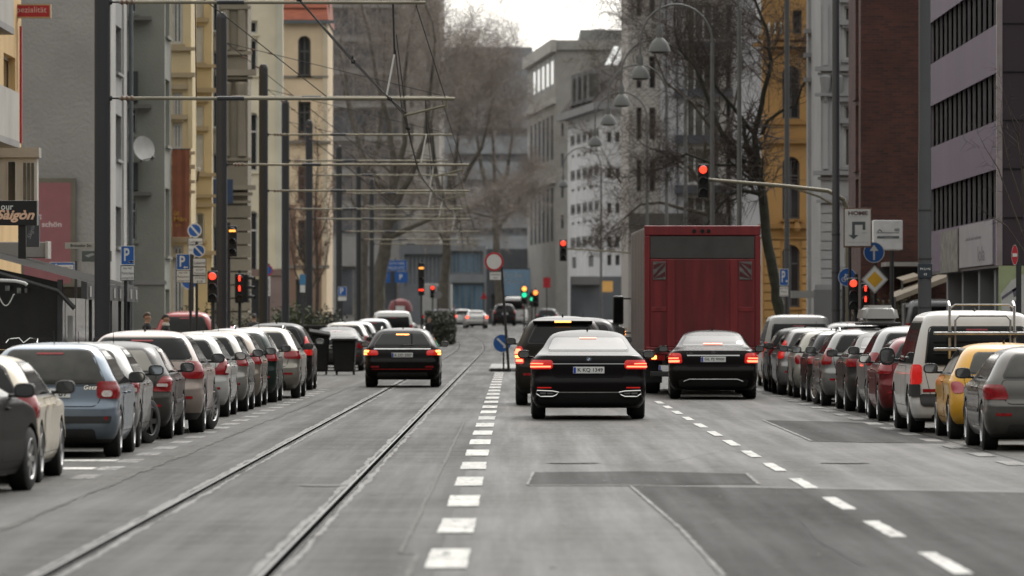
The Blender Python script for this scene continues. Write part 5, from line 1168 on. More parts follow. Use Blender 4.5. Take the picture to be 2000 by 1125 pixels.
b = Bldg('white_apartment_house', 'white apartment house with rows of small windows and a steep slate roof', (5.5, 430, gz(430))); b.wm = plaster('white_house', (.60,.60,.61), bump=.05)
pA, pB, pC = (XX(1109, 450), 450), (XX(1180, 425), 425), (XX(1236, 425), 425); Ln = (Vector(pB)-Vector(pA)).length; zt = 17.7
def ob(px0, px1, y0, y1, **st): t0, t1 = (px0-1109)/71, (px1-1109)/71; dd = 437; return (Ln*t0, Ln*t1, ZZ(y1, dd), ZZ(y0, dd), st)
ops = []
for y in (258, 328, 396, 462): ops += [ob(1114.5+11.7*k, 1123.5+11.7*k, y-1, y+20, pm=pane_d, fm=fr_g, sill=False, fw=.2) for k in range(5)]
for y in (296, 364, 430): ops += [ob(1117+11.5*k, 1122+11.5*k, y, y+6, pm=pane_m, fm=None, sill=False) for k in range(5)]
ops += [ob(1118, 1126, 500, 522, fm=None, sill=False), ob(1150, 1160, 500, 522, fm=None, sill=False)]
b.face(pA, pB, gz(430), zt, ops, depth=.10); b.face(pB, pC, gz(430), zt, [(XX(x, 425)-pB[0], XX(x+8, 425)-pB[0], ZZ(y+20, 425), ZZ(y, 425), dict(pm=pane_d, fm=fr_g, sill=False, fw=.15)) for x in (1186, 1202, 1218) for y in (258, 328, 396, 462, 498)], depth=.4); b.done()
sl_ = mat('slate_roof', (.05,.044,.04), .9, spec=.1, var=.2, vscale=1); eave = plaster('eave', (.24,.235,.235))
b.band('eaves', pA, pB, zt-.3, zt+.25, .8, eave); b.band('eaves', pB, pC, zt-.3, zt+.25, .8, eave)
m = MB(); r1, r2 = Vector((XX(1228, 440), 440, ZZ(92, 440))), Vector((XX(1165, 462), 462, ZZ(100, 440))); e0, e1, e2 = Vector((*pA, zt+.2))+Vector((-.7,-.2,0)), Vector((*pB, zt+.2))+Vector((0,-.7,0)), Vector((*pC, zt+.2))+Vector((0,-.7,0))
m.add([e0, e1, e2, r1, r2, r1+Vector((6,0,0))], [(0,1,3,4), (1,2,5,3)]); m.build('roof', sl_, b.root, world=True)
for t in (.36, .48, .60, .72): 
    p = e0.lerp(e1, t)+Vector((0.25, 2.4, 0)); m = MB(); m.box(p.x-.5, p.x+.5, p.y, p.y+3, zt+.7, zt+3.1); do = m.build('dormer', eave, b.root, world=True)
    m = MB(); m.quad((p.x-.36, p.y-.02, zt+1.0), (p.x+.36, p.y-.02, zt+1.0), (p.x+.36, p.y-.02, zt+2.8), (p.x-.36, p.y-.02, zt+2.8)); m.build('pane', pane_m, do, world=True)
for (a, t_) in ((1188, 0), (1203, .2)):
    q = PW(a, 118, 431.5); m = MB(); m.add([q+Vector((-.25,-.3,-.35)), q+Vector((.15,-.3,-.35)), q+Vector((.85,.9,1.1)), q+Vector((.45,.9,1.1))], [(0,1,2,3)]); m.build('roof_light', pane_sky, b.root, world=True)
b.box('shop_front', XX(1114, 424), XX(1236, 424), 423.4, 425, gz(425), ZZ(540, 424), gband)
b.box('shop_fascia', XX(1116, 423), XX(1172, 423), 422.9, 423.3, ZZ(556, 423), ZZ(541, 423), plaster('fascia_grey', (.16,.16,.16)))
ls = empty('yellow_light_box', PW(1186, 557, 420), 'small yellow light box sign on the white apartment house', 'sign'); m = MB(); m.box(XX(1175, 420), XX(1197, 420), 420, 420.3, ZZ(570, 420), ZZ(549, 420)); m.build('box', mat('light_box', (.45,.26,.08), .5, emit=(.5,.26,.07), estr=.35), ls, world=True)

b = Bldg('balcony_block', 'pale apartment block with dark balcony bands behind the bare trees', (9, 312, gz(312))); b.wm = plaster('block_beige', (.34,.32,.30), bump=.05); wt = plaster('block_white', (.43,.43,.445), bump=.05)
d = 310.0; x0 = XX(1227, d); b.face((x0, d), (XX(1500, d), d), gz(d), 24, fop(d, x0, [(1243, 1253, y, y+62) for y in (-30, 110, 210, 312)], fm=fr_g, sill=False) + fop(d, x0, [(1268, 1280, y, y+62) for y in (-30, 110, 210, 312)], fm=fr_g, sill=False)
       + fop(d, x0, [(1340, 1408, y, y+74) for y in (5, 104, 194, 286, 382)], nv=4, pm=pane_m, sill=False, fw=.12) + fop(d, x0, [(1418, 1428, y, y+66) for y in (10, 108, 198, 292, 386)], fm=fr_g, sill=False), depth=.4)
roof_flat(b, [(x0,d),(XX(1500,d),d),(XX(1500,d),330),(x0,330)], 24); b.face((x0, 330), (x0, d), gz(d), 24); b.done()
bm1 = mat('balcony_dark', (.05,.055,.07), .6)
for y in (82, 174, 264, 362): b.band('balcony_band', (XX(1336, d), d), (XX(1412, d), d), ZZ(y+16, d), ZZ(y, d), .5, bm1)
b.box('white_panel', XX(1290, d), XX(1336, d), d-.12, d-.01, ZZ(520, d), 23.9, wt); b.box('white_panel', XX(1432, d), XX(1494, d), d-.12, d-.01, ZZ(520, d), 23.9, wt)
b.box('shop_canopy', XX(1227, d), XX(1420, d), d-2, d-.02, ZZ(440, d), ZZ(418, d), mat('canopy_dark', (.06,.055,.05), .7))
for x in (1300, 1322): b.box('drain_pipe', XX(x, d), XX(x+2, d), d-.25, d-.13, gz(d), 23, bm1)

# --- right side: ochre house
b = Bldg('ochre_house', 'ochre house with tall arched windows and a rusticated base', (11, 226, 0)); b.wm = plaster('ochre', (.38,.215,.075)); oc = plaster('ochre_trim', (.30,.165,.055))
d = 222.0; x0 = XX(1490, d); x1 = XX(1590, d); b.face((x0, d), (x1, d), 0, 15.6, fop(d, x0, [(1528, 1562, 128, 232)], arch=True, nv=2, tr=.66, fm=fr_g) + fop(d, x0, [(1528, 1562, 306, 428), (1528, 1562, 478, 600)], arch=True, nv=2, tr=.7, fm=fr_g) + fop(d, x0, [(1548, 1566, 20, 66)], fm=fr_g), depth=.35, sm=oc)
b.face((x0, 223.5), (x0, d), 0, 15.6); roof_flat(b, [(x0,d),(x1,d),(x1,223.5),(x0,223.5)], 15.6); b.done()
for yy, h, pr in ((68, 10, .2), (84, 8, .38), (96, 5, .2), (236, 7, .12), (270, 10, .2), (438, 8, .2), (462, 5, .1)): b.band('cornice', (x0, d), (x1, d), ZZ(yy+h, d), ZZ(yy, d), pr, oc)
for yy in range(470, 626, 17):
    for a, c in ((1492, 1524), (1566, 1588)): b.band('rusticated_course', (XX(a, d), d), (XX(c, d), d), ZZ(yy+15, d), ZZ(yy, d), .08, b.wm, ret=False)
for a in (1535, 1556):
    m = MB(); m.lathe([(.09, ZZ(452, d)), (.16, ZZ(446, d)), (.07, ZZ(434, d)), (.12, ZZ(430, d))], (XX(a, d), d-.25, 0), 'z', 10); m.build('baluster', oc, b.root, world=True)
b.box('pavilion_top', XX(1492, d+2), XX(1548, d+2), d+2, d+8, 11.8, ZZ(35, d), plaster('pavilion', (.38,.38,.37))); 
m = MB(); m.add([(XX(1478, d), d+1.2, ZZ(34, d)), (XX(1560, d), d+1.2, ZZ(26, d)), (XX(1560, d), d+6, ZZ(-20, d)), (XX(1490, d), d+6, ZZ(-20, d))], [(0,1,2,3)]); m.build('slate_roof', mat('slate_ochre', (.14,.14,.135), .8), b.root, world=True)
for a in (1500, 1512, 1524, 1536): b.box('baluster', XX(a, d), XX(a+3, d), d-.2, d-.1, ZZ(66, d), ZZ(44, d), fr_w)

# --- white ornate house
b = Bldg('white_ornate_house', 'pale grey ornate house with bays and carved cornices beside the brick wall', (10.6, 190, 0)); b.wm = plaster('pale_grey', (.36,.365,.37)); gt = plaster('pale_grey_trim', (.27,.275,.28))
d = 192.0; x0 = XX(1578, d); b.face((x0, d), (XX(1606, d), d), 0, 17, fop(d, x0, [(1588, 1600, y, y+62) for y in (6, 110, 235, 290)], depth=.2, sm=gt))
d = 186.0; x0 = XX(1603, d); x1 = XX(1700, d); b.face((x0, d), (x1, d), 0, 17, fop(d, x0, [(1649, 1663, 12, 48), (1649, 1663, 56, 116), (1649, 1663, 206, 240), (1649, 1663, 248, 326), (1648, 1664, 400, 520)], fw=.07, pm=pane_m, sm=gt, cas=True)); b.face((x0, 192), (x0, d), 0, 17); b.face((XX(1578, 192), 193), (XX(1578, 192), 192), 0, 17)
roof_flat(b, [(x0,d),(x1,d),(x1,193),(x0,193)], 17); b.done()
for yy, h, pr in ((130, 9, .2), (142, 5, .1), (182, 6, .2), (334, 8, .25), (346, 5, .1), (390, 6, .15), (556, 10, .2), (575, 6, .1)): b.band('cornice', (x0, d), (x1, d), ZZ(yy+h, d), ZZ(yy, d), pr, gt)
for yy in range(400, 555, 18): b.band('rusticated_course', (XX(1604, d), d), (XX(1628, d), d), ZZ(yy+16, d), ZZ(yy, d), .06, b.wm, ret=False)
for a in (1612, 1636):
    for t, c in ((186, 330), (10, 128)): b.band('pilaster', (XX(a-5, d), d), (XX(a+5, d), d), ZZ(c, d), ZZ(t, d), .08, b.wm, ret=False)
    m = MB(); m.lathe([(.05, ZZ(200, d)), (.16, ZZ(170, d)), (.20, ZZ(150, d)), (.1, ZZ(146, d))], (XX(a, d), d-.08, 0), 'z', 12); m.build('console', gt, b.root, smooth=True, world=True)
for y in (15, 62, 110): b.band('bay_console', (XX(1584, 192), 192), (XX(1603, 192), 192), ZZ(y+50, 192), ZZ(y+42, 192), .25, gt)
b.box('base', XX(1590, 185.6), XX(1680, 185.6), 185.6, 186, 0, ZZ(566, 186), plaster('base_grey', (.15,.155,.16)))
b.box('gate_beam', XX(1545, 190), XX(1600, 190), 189.8, 190.2, ZZ(582, 190), ZZ(568, 190), plaster('beam', (.30,.30,.29)))

# --- brick house
def brickmat():
    m = bpy.data.materials.new('red_brick'); m.use_nodes = True; nt = m.node_tree; L = nt.links.new; p = nt.nodes['Principled BSDF']
    tc = nd(nt, 'ShaderNodeTexCoord'); sx = nd(nt, 'ShaderNodeSeparateXYZ'); L(tc.outputs['Object'], sx.inputs[0]); ad = nd(nt, 'ShaderNodeMath', operation='ADD'); L(sx.outputs['X'], ad.inputs[0]); L(sx.outputs['Y'], ad.inputs[1])
    cx = nd(nt, 'ShaderNodeCombineXYZ'); L(ad.outputs[0], cx.inputs['X']); L(sx.outputs['Z'], cx.inputs['Y'])
    bt = nd(nt, 'ShaderNodeTexBrick'); bt.inputs['Scale'].default_value = 1.0; bt.inputs['Brick Width'].default_value = .25; bt.inputs['Row Height'].default_value = .075; bt.inputs['Mortar Size'].default_value = .008
    bt.inputs['Color1'].default_value = (.085,.028,.021,1); bt.inputs['Color2'].default_value = (.046,.018,.015,1); bt.inputs['Mortar'].default_value = (.06,.038,.033,1); L(cx.outputs[0], bt.inputs['Vector'])
    nz = nd(nt, 'ShaderNodeTexNoise'); nz.inputs['Scale'].default_value = .9; nz.inputs['Detail'].default_value = 6; L(tc.outputs['Object'], nz.inputs['Vector'])
    mr = nd(nt, 'ShaderNodeMapRange'); mr.inputs['From Min'].default_value = .3; mr.inputs['From Max'].default_value = .7; mr.inputs['To Min'].default_value = .7; mr.inputs['To Max'].default_value = 1.3; L(nz.outputs['Fac'], mr.inputs['Value'])
    vm = nd(nt, 'ShaderNodeVectorMath', operation='SCALE'); L(bt.outputs['Color'], vm.inputs[0]); L(mr.outputs['Result'], vm.inputs['Scale']); L(vm.outputs['Vector'], p.inputs['Base Color']); p.inputs['Roughness'].default_value = .85; return m
b = Bldg('brick_house', 'dark red brick house with a blank gable wall', (12, 168, 0)); b.wm = brickmat()
d = 165.0; x0 = XX(1681, d); b.face((x0, d), (30, d), 0, 14); b.face((x0, 171), (x0, d), 0, 14, sop(x0, d, [(1671, 1677, -40, 190), (1671, 1677, 205, 330), (1671, 1677, 350, 420)], flip=171, fm=fr_w, fw=.4, tr=.5)); roof_flat(b, [(x0,d),(30,d),(30,171),(x0,171)], 14); b.done()
b.box('shop_fascia', XX(1716, 164.6), XX(1830, 164.6), 164.4, 164.95, ZZ(546, 164.6), ZZ(523, 164.6), mat('fascia_black', (.03,.03,.033), .6)); b.box('canopy_slab', XX(1729, 163), XX(1845, 163), 162.6, 164.9, ZZ(520, 163), ZZ(512, 163), slabm)

# --- purple striped office block
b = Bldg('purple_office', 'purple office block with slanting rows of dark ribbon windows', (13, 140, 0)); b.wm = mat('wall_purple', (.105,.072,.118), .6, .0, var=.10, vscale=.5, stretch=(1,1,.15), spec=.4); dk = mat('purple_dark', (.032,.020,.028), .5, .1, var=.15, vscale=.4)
X = 11.0; y0, y1 = 129.2, 150.4; zb = [(3.99, 5.10), (6.20, 7.30), (8.40, 9.50), (10.6, 11.7)]
b.face((X, y1), (X, y0), 2.92, 13, [(.02+1.5*k, .02+1.5*(k+1)-.0, a, c, dict(fm=None, sill=False, pm=mat('ribbon_glass', (.006,.007,.008), .08, spec=.3, ior=1.2, var=.2))) for a, c in zb for k in range(14)], depth=.14)
b.done()
for a, c in zb:
    for k in range(15):
        yy = y1-.02-1.5*k
        if yy > y0+.05: b.box('mullion', X+.05, X+.125, yy-.06, yy, a, c, mat('ribbon_mullion', (.28,.27,.27), .4, .4))
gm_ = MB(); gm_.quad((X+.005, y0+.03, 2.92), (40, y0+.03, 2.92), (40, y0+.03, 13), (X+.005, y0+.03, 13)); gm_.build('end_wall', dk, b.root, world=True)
roof_flat(b, [(X,y0),(40,y0),(40,y1),(X,y1)], 13, dk); b.face((30, y1), (X, y1), 0, 13)
for z in (3.99, 5.10, 6.20, 7.30, 8.40, 9.5): b.box('panel_joint', X+.02, 20, y0-.005, y0+.028, z-.008, z+.008, dark)
for x in (11.85, 12.7): b.box('panel_joint', x-.008, x+.008, y0-.009, y0+.026, 2.95, 12.9, dark)
b.box('corner_strip', X-.03, X+.10, y0-.02, y0+.1, 2.9, 12.9, mat('corner_metal', (.30,.26,.26), .4, .4))
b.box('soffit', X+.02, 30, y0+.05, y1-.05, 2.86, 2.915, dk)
b.box('ground_floor', X+2.2, 30, y0+1.0, y1-.2, 0, 2.85, mat('shop_glass', (.015,.016,.017), .1, spec=.7, var=.4, vscale=.5))
for yy in (131.5, 136.0, 141, 146): b.box('pier', X+.15, X+.62, yy, yy+.5, .1, 2.855, plaster('pier', (.20,.205,.21)))
for yy in (132.4, 133.3, 134.3): b.box('window_post', X+1.9, X+2.0, yy, yy+.08, .1, 2.855, mat('post_cream', (.36,.34,.27), .5))
b.box('stone_patch', X-.05, X-.005, 140.3, 146.0, 2.86, 3.92, mat('stone_patch', (.16,.15,.135), .9, var=.5, vscale=3, bump=.6, bscale=6)); b.box('fascia_board', X-.04, X-.003, 130.2, 139.9, 2.94, 3.96, mat('fascia_lilac', (.25,.24,.26), .5, var=.15, vscale=.5))
t = MB(); put_text(t, 'lola', 0, 0, 0, .36, 2.0, fn=lambda a, c: (X-.045, 133.3-a, 3.22+c)); put_text(t, 'mode und wohnen', 0, 0, 0, .10, 4.4, fn=lambda a, c: (X-.045, 135.6-a, 3.62+c)); t.build('lettering', mat('fascia_letters', (.13,.125,.135), .6), b.root, world=True)
mu = empty('mural_panel', (12.6, 129, 1.3), 'pale green painted panel under the purple block at the right edge', 'mural')
d = 128.9; m = MB(); m.box(XX(1951, d), XX(2060, d), d, d+.1, .12, ZZ(519, d)); m.build('board', mat('mural_green', (.27,.31,.17), .7, var=.1), mu, world=True)
m = MB(); m.poly([(XX(1954, d), ZZ(575, d)), (XX(1975, d), ZZ(548, d)), (XX(1999, d), ZZ(535, d)), (XX(2010, d), ZZ(600, d)), (XX(1975, d), ZZ(640, d)), (XX(1958, d), ZZ(630, d))], d-.004); m.build('painted_shape', mat('mural_white', (.42,.42,.40), .7), mu, world=True)
m = MB()
for P in ([(1956, 580), (1985, 560), (1986, 565), (1957, 586)], [(1972, 600), (1990, 580), (1994, 640), (1984, 640)], [(1960, 620), (1972, 612), (1976, 640), (1966, 640)], [(1977, 566), (1990, 560), (1992, 576), (1980, 580)]): m.poly([(XX(x, d), ZZ(y, d)) for x, y in P], d-.007)
m.build('painted_lines', mat('mural_ink', (.10,.09,.12), .7), mu, world=True)
aw2 = []
for i, (a, t_, c, e, d) in enumerate(((1748, 580, 1868, 533, 158), (1762, 548, 1797, 538, 160))):
    r_ = empty('beige_awning', PW((a+c)/2, (t_+e)/2, d), ('large beige awning sloping behind the tall post on the right', 'smaller beige awning just above the larger one')[i], 'awning')
    p0, p1 = PW(a, t_, d), PW(c, e, d); m = MB(); o = Vector((0, 2.5, .1)); th = Vector((0, 0, -.14 if i == 0 else -.1)); m.add([p0, p1, p1+o, p0+o, p0+th, p1+th], [(0,1,2,3), (0,1,5,4)]); m.build('canvas', mat('canvas_beige', (.34,.29,.23), .8), r_, world=True)
    m = MB(); m.tube([p0, p0+Vector((0,0,-2.0))], .03, 6); m.build('support', fr_g, r_, world=True)
# ---------------------------------------------------------------- tram poles with cantilevers and wires
pole_m = mat('pole_anthracite', (.032,.033,.036), .5, .2, var=.12, vscale=.6); pole_g = mat('pole_grey', (.075,.078,.082), .5, .3, var=.12, vscale=.6); arm_m = mat('cantilever_tan', (.21,.19,.135), .55, .2, var=.2, vscale=1.5); wire_m = mat('wire', (.018,.018,.018), .7); ins_w = mat('insulator_white', (.62,.62,.60), .4); ins_b = mat('insulator_brown', (.14,.08,.055), .4)
def tram_pole():
    r_ = empty('tram_pole', (0,0,0), '', 'tram pole', 'tram poles along the left kerb')
    m = MB(); r = .163; m.lathe([(r, 0), (r, 10.45), (r*.92, 10.55), (r*.6, 10.63), (.01, 10.65)], (0,0,0), 'z', 20); sh = m.build('shaft', pole_m, r_, smooth=True)
    m = MB(); m.bbox(-.17, .17, -.175, -.155, .7, 1.3, .01); m.build('hatch', pole_m, sh)
    for z, L in ((8.17, 6.62), (6.20, 7.22)):
        m = MB(); m.tube([(.34, 0, z), (L, 0, z-.01)], .036, 8); a = m.build('cantilever', arm_m, r_, smooth=True)
        m = MB(); m.tube([(.16, 0, z), (.36, 0, z)], .02, 6); m.lathe([(.05,.16),(.05,.20)], (0,0,z), 'x', 10); m.build('bracket', wire_m, a)
        m = MB()
        for k in range(3): m.lathe([(.028,.37+k*.10),(.055,.39+k*.10),(.055,.42+k*.10),(.028,.44+k*.10)], (0,0,z), 'x', 12)
        m.build('insulator', ins_b, a)
        m = MB(); m.tube([(2.35, 0, z), (2.9, 0, z)], .047, 8); m.build('sleeve', pole_m, a)
    for z0, z1, L in ((9.75, 8.2, 6.5), (9.75, 6.23, 4.6)):
        m = MB(); m.tube([(.15, 0, z0), (L, .02, z1)], .010, 4); s_ = m.build('stay_wire', wire_m, r_)
        m = MB()
        for t in (.12, .2): p = Vector((.15,0,z0)).lerp(Vector((L,.02,z1)), t); m.tube([p+Vector((-.07,0,.02)), p+Vector((.07,0,-.02))], .028, 6)
        m.build('insulator', ins_b, s_)
    m = MB(); m.tube([(5.95, 0, 8.15), (5.98, 0, 7.1)], .022, 5); d_ = m.build('hanger', wire_m, r_); m = MB(); m.tube([(5.98, 0, 7.1), (5.82, 0, 6.25)], .019, 6); m.build('insulator', ins_w, d_)
    for x0, z0, x1, z1 in ((6.02, 7.5, 6.22, 5.85), (6.0, 7.2, 6.14, 5.9), (6.42, 8.12, 7.02, 6.22), (1.9, 8.15, 1.92, 6.22)):
        m = MB(); m.tube([(x0, 0, z0), (x1, 0, z1)], .010, 4); m.build('hanger', wire_m, r_)
    m = MB(); m.tube([(7.02, 0, 6.05), (6.15, 0, 5.84)], .030, 6); m.tube([(7.05, 0, 6.2), (7.05, 0, 6.0), (6.98, 0, 6.02)], .02, 6); m.build('registration_arm', arm_m, r_, smooth=True)
    return r_
TP = [(-8.42, 116.5), (-8.52, 166), (-8.77, 199.5), (-9.3, 232), (-9.16, 255), (-8.99, 293), (-9.2, 338), (-9.6, 385)]
labs = ['nearest and thickest tram pole, cut off by the top of the picture', 'second tram pole, with a round top and the orange signal beside it', 'third tram pole, in front of the tall cream house', 'fourth tram pole, before the pale edge of the tall cream house', 'fifth tram pole, in front of the beige house windows',
        'sixth tram pole, standing against the dark office block', 'seventh tram pole, left of the plane tree trunks', 'eighth tram pole, hidden among the plane tree trunks']
tp0 = tram_pole(); tps = []
for i, ((x, d), l) in enumerate(zip(TP, labs)):
    t = tp0 if i == 0 else copy_tree(tp0); t.location = (x, d, gz(d)); t['label'] = l; tps.append(t)
def contact(dz, label, name):
    P = []; zig = [-2.95, -2.25, -2.75, -2.55, -2.3, -2.6, -2.4, -2.7, -2.5]; ys = [66, 116.5, 166, 199.5, 232, 255, 293, 338, 385]
    for i in range(len(ys)-1):
        for k in range(6):
            t = k/6; y = ys[i]+(ys[i+1]-ys[i])*t; sag = (4*t*(1-t))*(0.0 if dz == 0 else -.12); P.append((zig[i]+(zig[i+1]-zig[i])*t+(.03 if dz else 0), y, 5.87+gz(y)+sag+dz))
    w_ = empty(name, (-2.5, 66, 5.8), label, 'wire'); m = MB(); m.tube(P, .013, 5); m.build('cable', wire_m, w_, world=True)
    m = MB()
    for i in range(0, len(P), 1):
        if i % 2: p = Vector(P[i]); m = m
    for i in range(1, 9, 2):
        p = Vector(P[i]); q = MB(); q.bbox(p.x-.035, p.x+.035, p.y-.05, p.y+.05, p.z-.03, p.z+.03, .01); q.build('clamp', wire_m, w_, world=True)
contact(0, 'tram contact wire zigzagging away above the rails', 'contact_wire')
contact(.05, 'second tram wire running just above the contact wire', 'carrier_wire')

# ---------------------------------------------------------------- lamps
def arch_lamp():
    r_ = empty('arched_lamp', (0,0,0), '', 'street lamp', 'arched street lamps on the right')
    m = MB(); H, sp = 10.9, 2.39; R_ = sp/2; pts = [(0,0,0), (0,0,4), (0,0,H)]; m.tube([(0,0,0),(0,0,H)], [.085, .06], 10)
    m.tube([(R_*math.cos(t)-R_, 0, H+R_*1.05*math.sin(t)) for t in [math.pi*k/18 for k in range(19)]] + [(-sp, 0, H-.45)], .036, 8); m.build('post', mat('lamp_post_grey', (.12,.122,.12), .6, .2), r_, smooth=True)
    m = MB(); m.lathe([(.05, H-.4), (.10, H-.55), (.10, H-.78), (.19, H-.86), (.26, H-.97), (.32, H-1.13), (.34, H-1.20), (.27, H-1.20), (.23, H-1.25), (.01, H-1.27)], (-sp, 0, 0), 'z', 20); m.build('bell_lamp', mat('lamp_grey', (.11,.113,.11), .6, .1), r_, smooth=True)
    return r_
l0 = arch_lamp(); lab = ['largest arched lamp, its arch touching the top of the picture', 'second arched lamp, over the left signal on the mast', 'third arched lamp, its bell left of the signal', 'fourth arched lamp, against the pale block', 'fifth arched lamp, beside the white apartment house', 'sixth and smallest arched lamp in front of the white apartment house']
for i, (px, by) in enumerate(((1444, 101), (1391, 153), (1339, 206), (1302, 243), (1264, 284), (1174, 395))):
    d = (10.9-1.2-HC)*F/(626-by); d = d if i < 5 else 360
    t = l0 if i == 0 else copy_tree(l0); t.location = (XX(px, d), d, gz(d)); t['label'] = lab[i]
def tall_post(px, d, r, label, h=14, split=None):
    p = empty('steel_post', (XX(px, d), d, 0), label, 'post'); m = MB(); m.lathe([(r*1.12, 0), (r*1.08, split or 4.2), (r, (split or 4.2)+.06), (r*.92, h)], (0,0,0), 'z', 18); m.build('shaft', pole_g, p, smooth=True)
    for z in (1.9, 2.9, 3.9):
        m = MB(); m.lathe([(r*1.16, z), (r*1.16, z+.03)], (0,0,0), 'z', 18); m.build('band_clamp', alloy_d, p)
    return p
tp1 = tall_post(1806, 117, .125, 'thickest steel post on the right, in front of the purple block', split=5.1)
t_ = MB(); t_.bbox(-.145, .145, -.155, .0, 2.52, 2.82, .01); bd_ = t_.build('notice', mat('notice_black', (.02,.03,.04), .5), tp1)
t_ = MB(); put_text(t_, 'M·U·N', 0, -.1575, 2.71, .05, .20); put_text(t_, '43', 0, -.1575, 2.6, .05); t_.build('lettering', platem, bd_)
tp2 = tall_post(1632.5, 150, .10, 'steel post carrying the signal arm and the bicycle sign')
tp3 = tall_post(1537, 182, .083, 'slim steel post with a blue parking sign beside the ochre house')

# ---------------------------------------------------------------- signals
sig_b = mat('signal_black', (.010,.010,.011), .6); lens_off = mat('signal_lens_off', (.012,.012,.013), .25)
def lit(n, c, s): return mat('signal_'+n, (c[0]*.5, c[1]*.5, c[2]*.5), .3, emit=c, estr=s, var=0)
RED, AMB, GRN = lit('red', (1,.045,.02), 2.6), lit('amber', (1,.38,.07), 2.4), lit('green', (.02,.75,.35), 1.6)
def head(root, x, y, z, w, h, lens, yaw=0.0, bar=False, man=False):
    """signal head, three lenses unless stated; lens = list of (index from top, material)"""
    n = 3; m = MB(); M = Matrix.Translation((x, y, z)) @ Matrix.Rotation(yaw, 4, 'Z')
    m.bbox(-w/2, w/2, 0, .22, -h/2, h/2, w*.12); hd = m.build('signal_head', sig_b, root)
    hd.data.transform(M)
    for k in range(n):
        zc = h/2-h*(k+.5)/n; r = min(w*.36, h/n*.40); mm = dict(lens).get(k, lens_off)
        m = MB(); m.disc((0, -.012, zc), r, 20) if not (bar and k in dict(lens)) else m.bbox(-r*1.1, r*1.1, -.02, -.008, zc-r*.32, zc+r*.32, .01)
        if man and k in dict(lens):
            m = MB(); m.disc((0, -.014, zc+r*.62), r*.26, 12); m.poly([(-r*.42, r*.34), (-r*.3, -.1*r), (-r*.26, -r*.85), (r*.26, -r*.85), (r*.3, -.1*r), (r*.42, r*.34)], -.014, (0, zc))
            bk = MB(); bk.disc((0, -.010, zc), r, 20); l0_ = bk.build('lens', lens_off, hd); l0_.data.transform(M)
        l_ = m.build('lens', mm, hd); l_.data.transform(M)
        v = MB(); 
        for i in range(13):
            a = math.pi*(-.05+1.10*i/12); v.v += [Vector((r*1.12*math.cos(a), 0, zc+r*1.12*math.sin(a))), Vector((r*1.08*math.cos(a), -.20, zc+r*1.08*math.sin(a)-.02))]
            if i: v.f.append([2*i-2, 2*i-1, 2*i+1, 2*i]); v.m.append(0)
        vo = v.build('visor', sig_b, hd); vo.data.transform(M)
    return hd
def signal(label, px, py, d, hpx, lens, wpx=None, post=None, **kw):
    r_ = empty('traffic_signal', (XX(post or px, d), d, gz(d)), label, 'traffic signal'); h = hpx*d/F; w = (wpx*d/F) if wpx else h*.36
    head(r_, XX(px, d)-r_.location.x, -.12, ZZ(py, d)-gz(d), w, h, lens, **kw)
    if post is not False:
        m = MB(); m.tube([(0, .1, 0), (0, .1, ZZ(py, d)-gz(d)+h*.5+.1)], .055, 8); m.build('post', pole_m, r_, smooth=True)
    return r_
s_ = signal('red traffic signal beside the second tram pole on the left', 415.5, 560, 160, 62, [(0, RED)], 20)
s_ = signal('signal with an orange bar lit, high beside the second tram pole', 454.5, 471, 168, 60, [(0, AMB)], 17, bar=True, post=446)
s_ = signal('pair of pedestrian red lights on a short post left of the third tram pole', 468, 563, 185, 58, [(0, RED), (1, RED)], 18, man=True)
head(s_, XX(486, 185)-s_.location.x, .0, ZZ(563, 185), .24, .92, [], yaw=R(75))
s_ = signal('red signal hanging at the end of the long mast arm', 1373, 353, 150, 65, [(0, RED)], 21, post=False); s_.location.z = 0
m = MB(); X0 = XX(1373, 150); rel = lambda px, py: Vector((XX(px, 150)-X0, .05, ZZ(py, 150))); m.tube([rel(1384, 351), rel(1540, 364), rel(1618, 373), rel(1648, 390), rel(1656, 410), rel(1657, 640)], [.045, .05, .055, .06, .065, .07], 8); m.tube([rel(1545, 366), rel(1600, 384), rel(1628, 400)], .03, 6); m.build('mast_arm', arm_m, s_, smooth=True)
s_ = signal('red signal on a thin arm before the white apartment house', 1100, 489, 240, 42, [(0, RED)], 14, post=False); s_.location.z = 0
X0 = XX(1100, 240); rel = lambda px, py: Vector((XX(px, 240)-X0, .05, ZZ(py, 240))); m = MB(); m.tube([rel(1107, 486), rel(1200, 491), rel(1250, 496), rel(1262, 520), rel(1262, 660)], .04, 6); m.build('mast_arm', arm_m, s_, smooth=True)
s_ = signal('red signal overlapped by the yellow diamond sign on the right', 1666, 574, 143, 62, [(0, RED)], 20, post=1672)
s_ = signal('pedestrian signal with red figures under the yellow diamond', 1690, 584, 148, 62, [(0, RED), (1, RED)], 18, man=True)
s_ = signal('far signal with amber over red left of the round sign', 823, 545, 330, 64, [(0, AMB), (2, RED)], 12, bar=True)
s_ = signal('far signal showing amber and green right of the round sign', 1024, 576, 390, 36, [(0, AMB), (1, GRN)], 13)
s_ = signal('far signal showing a large orange light', 1046, 583, 380, 34, [(0, lit('orange', (1,.22,.04), 3))], 13)
s_ = signal('small far signal showing green beside the orange one', 1039, 584, 400, 30, [(1, GRN)], 10)
s_ = signal('far red signal in front of the pale lorry', 845, 570, 420, 24, [(0, RED)], 10)

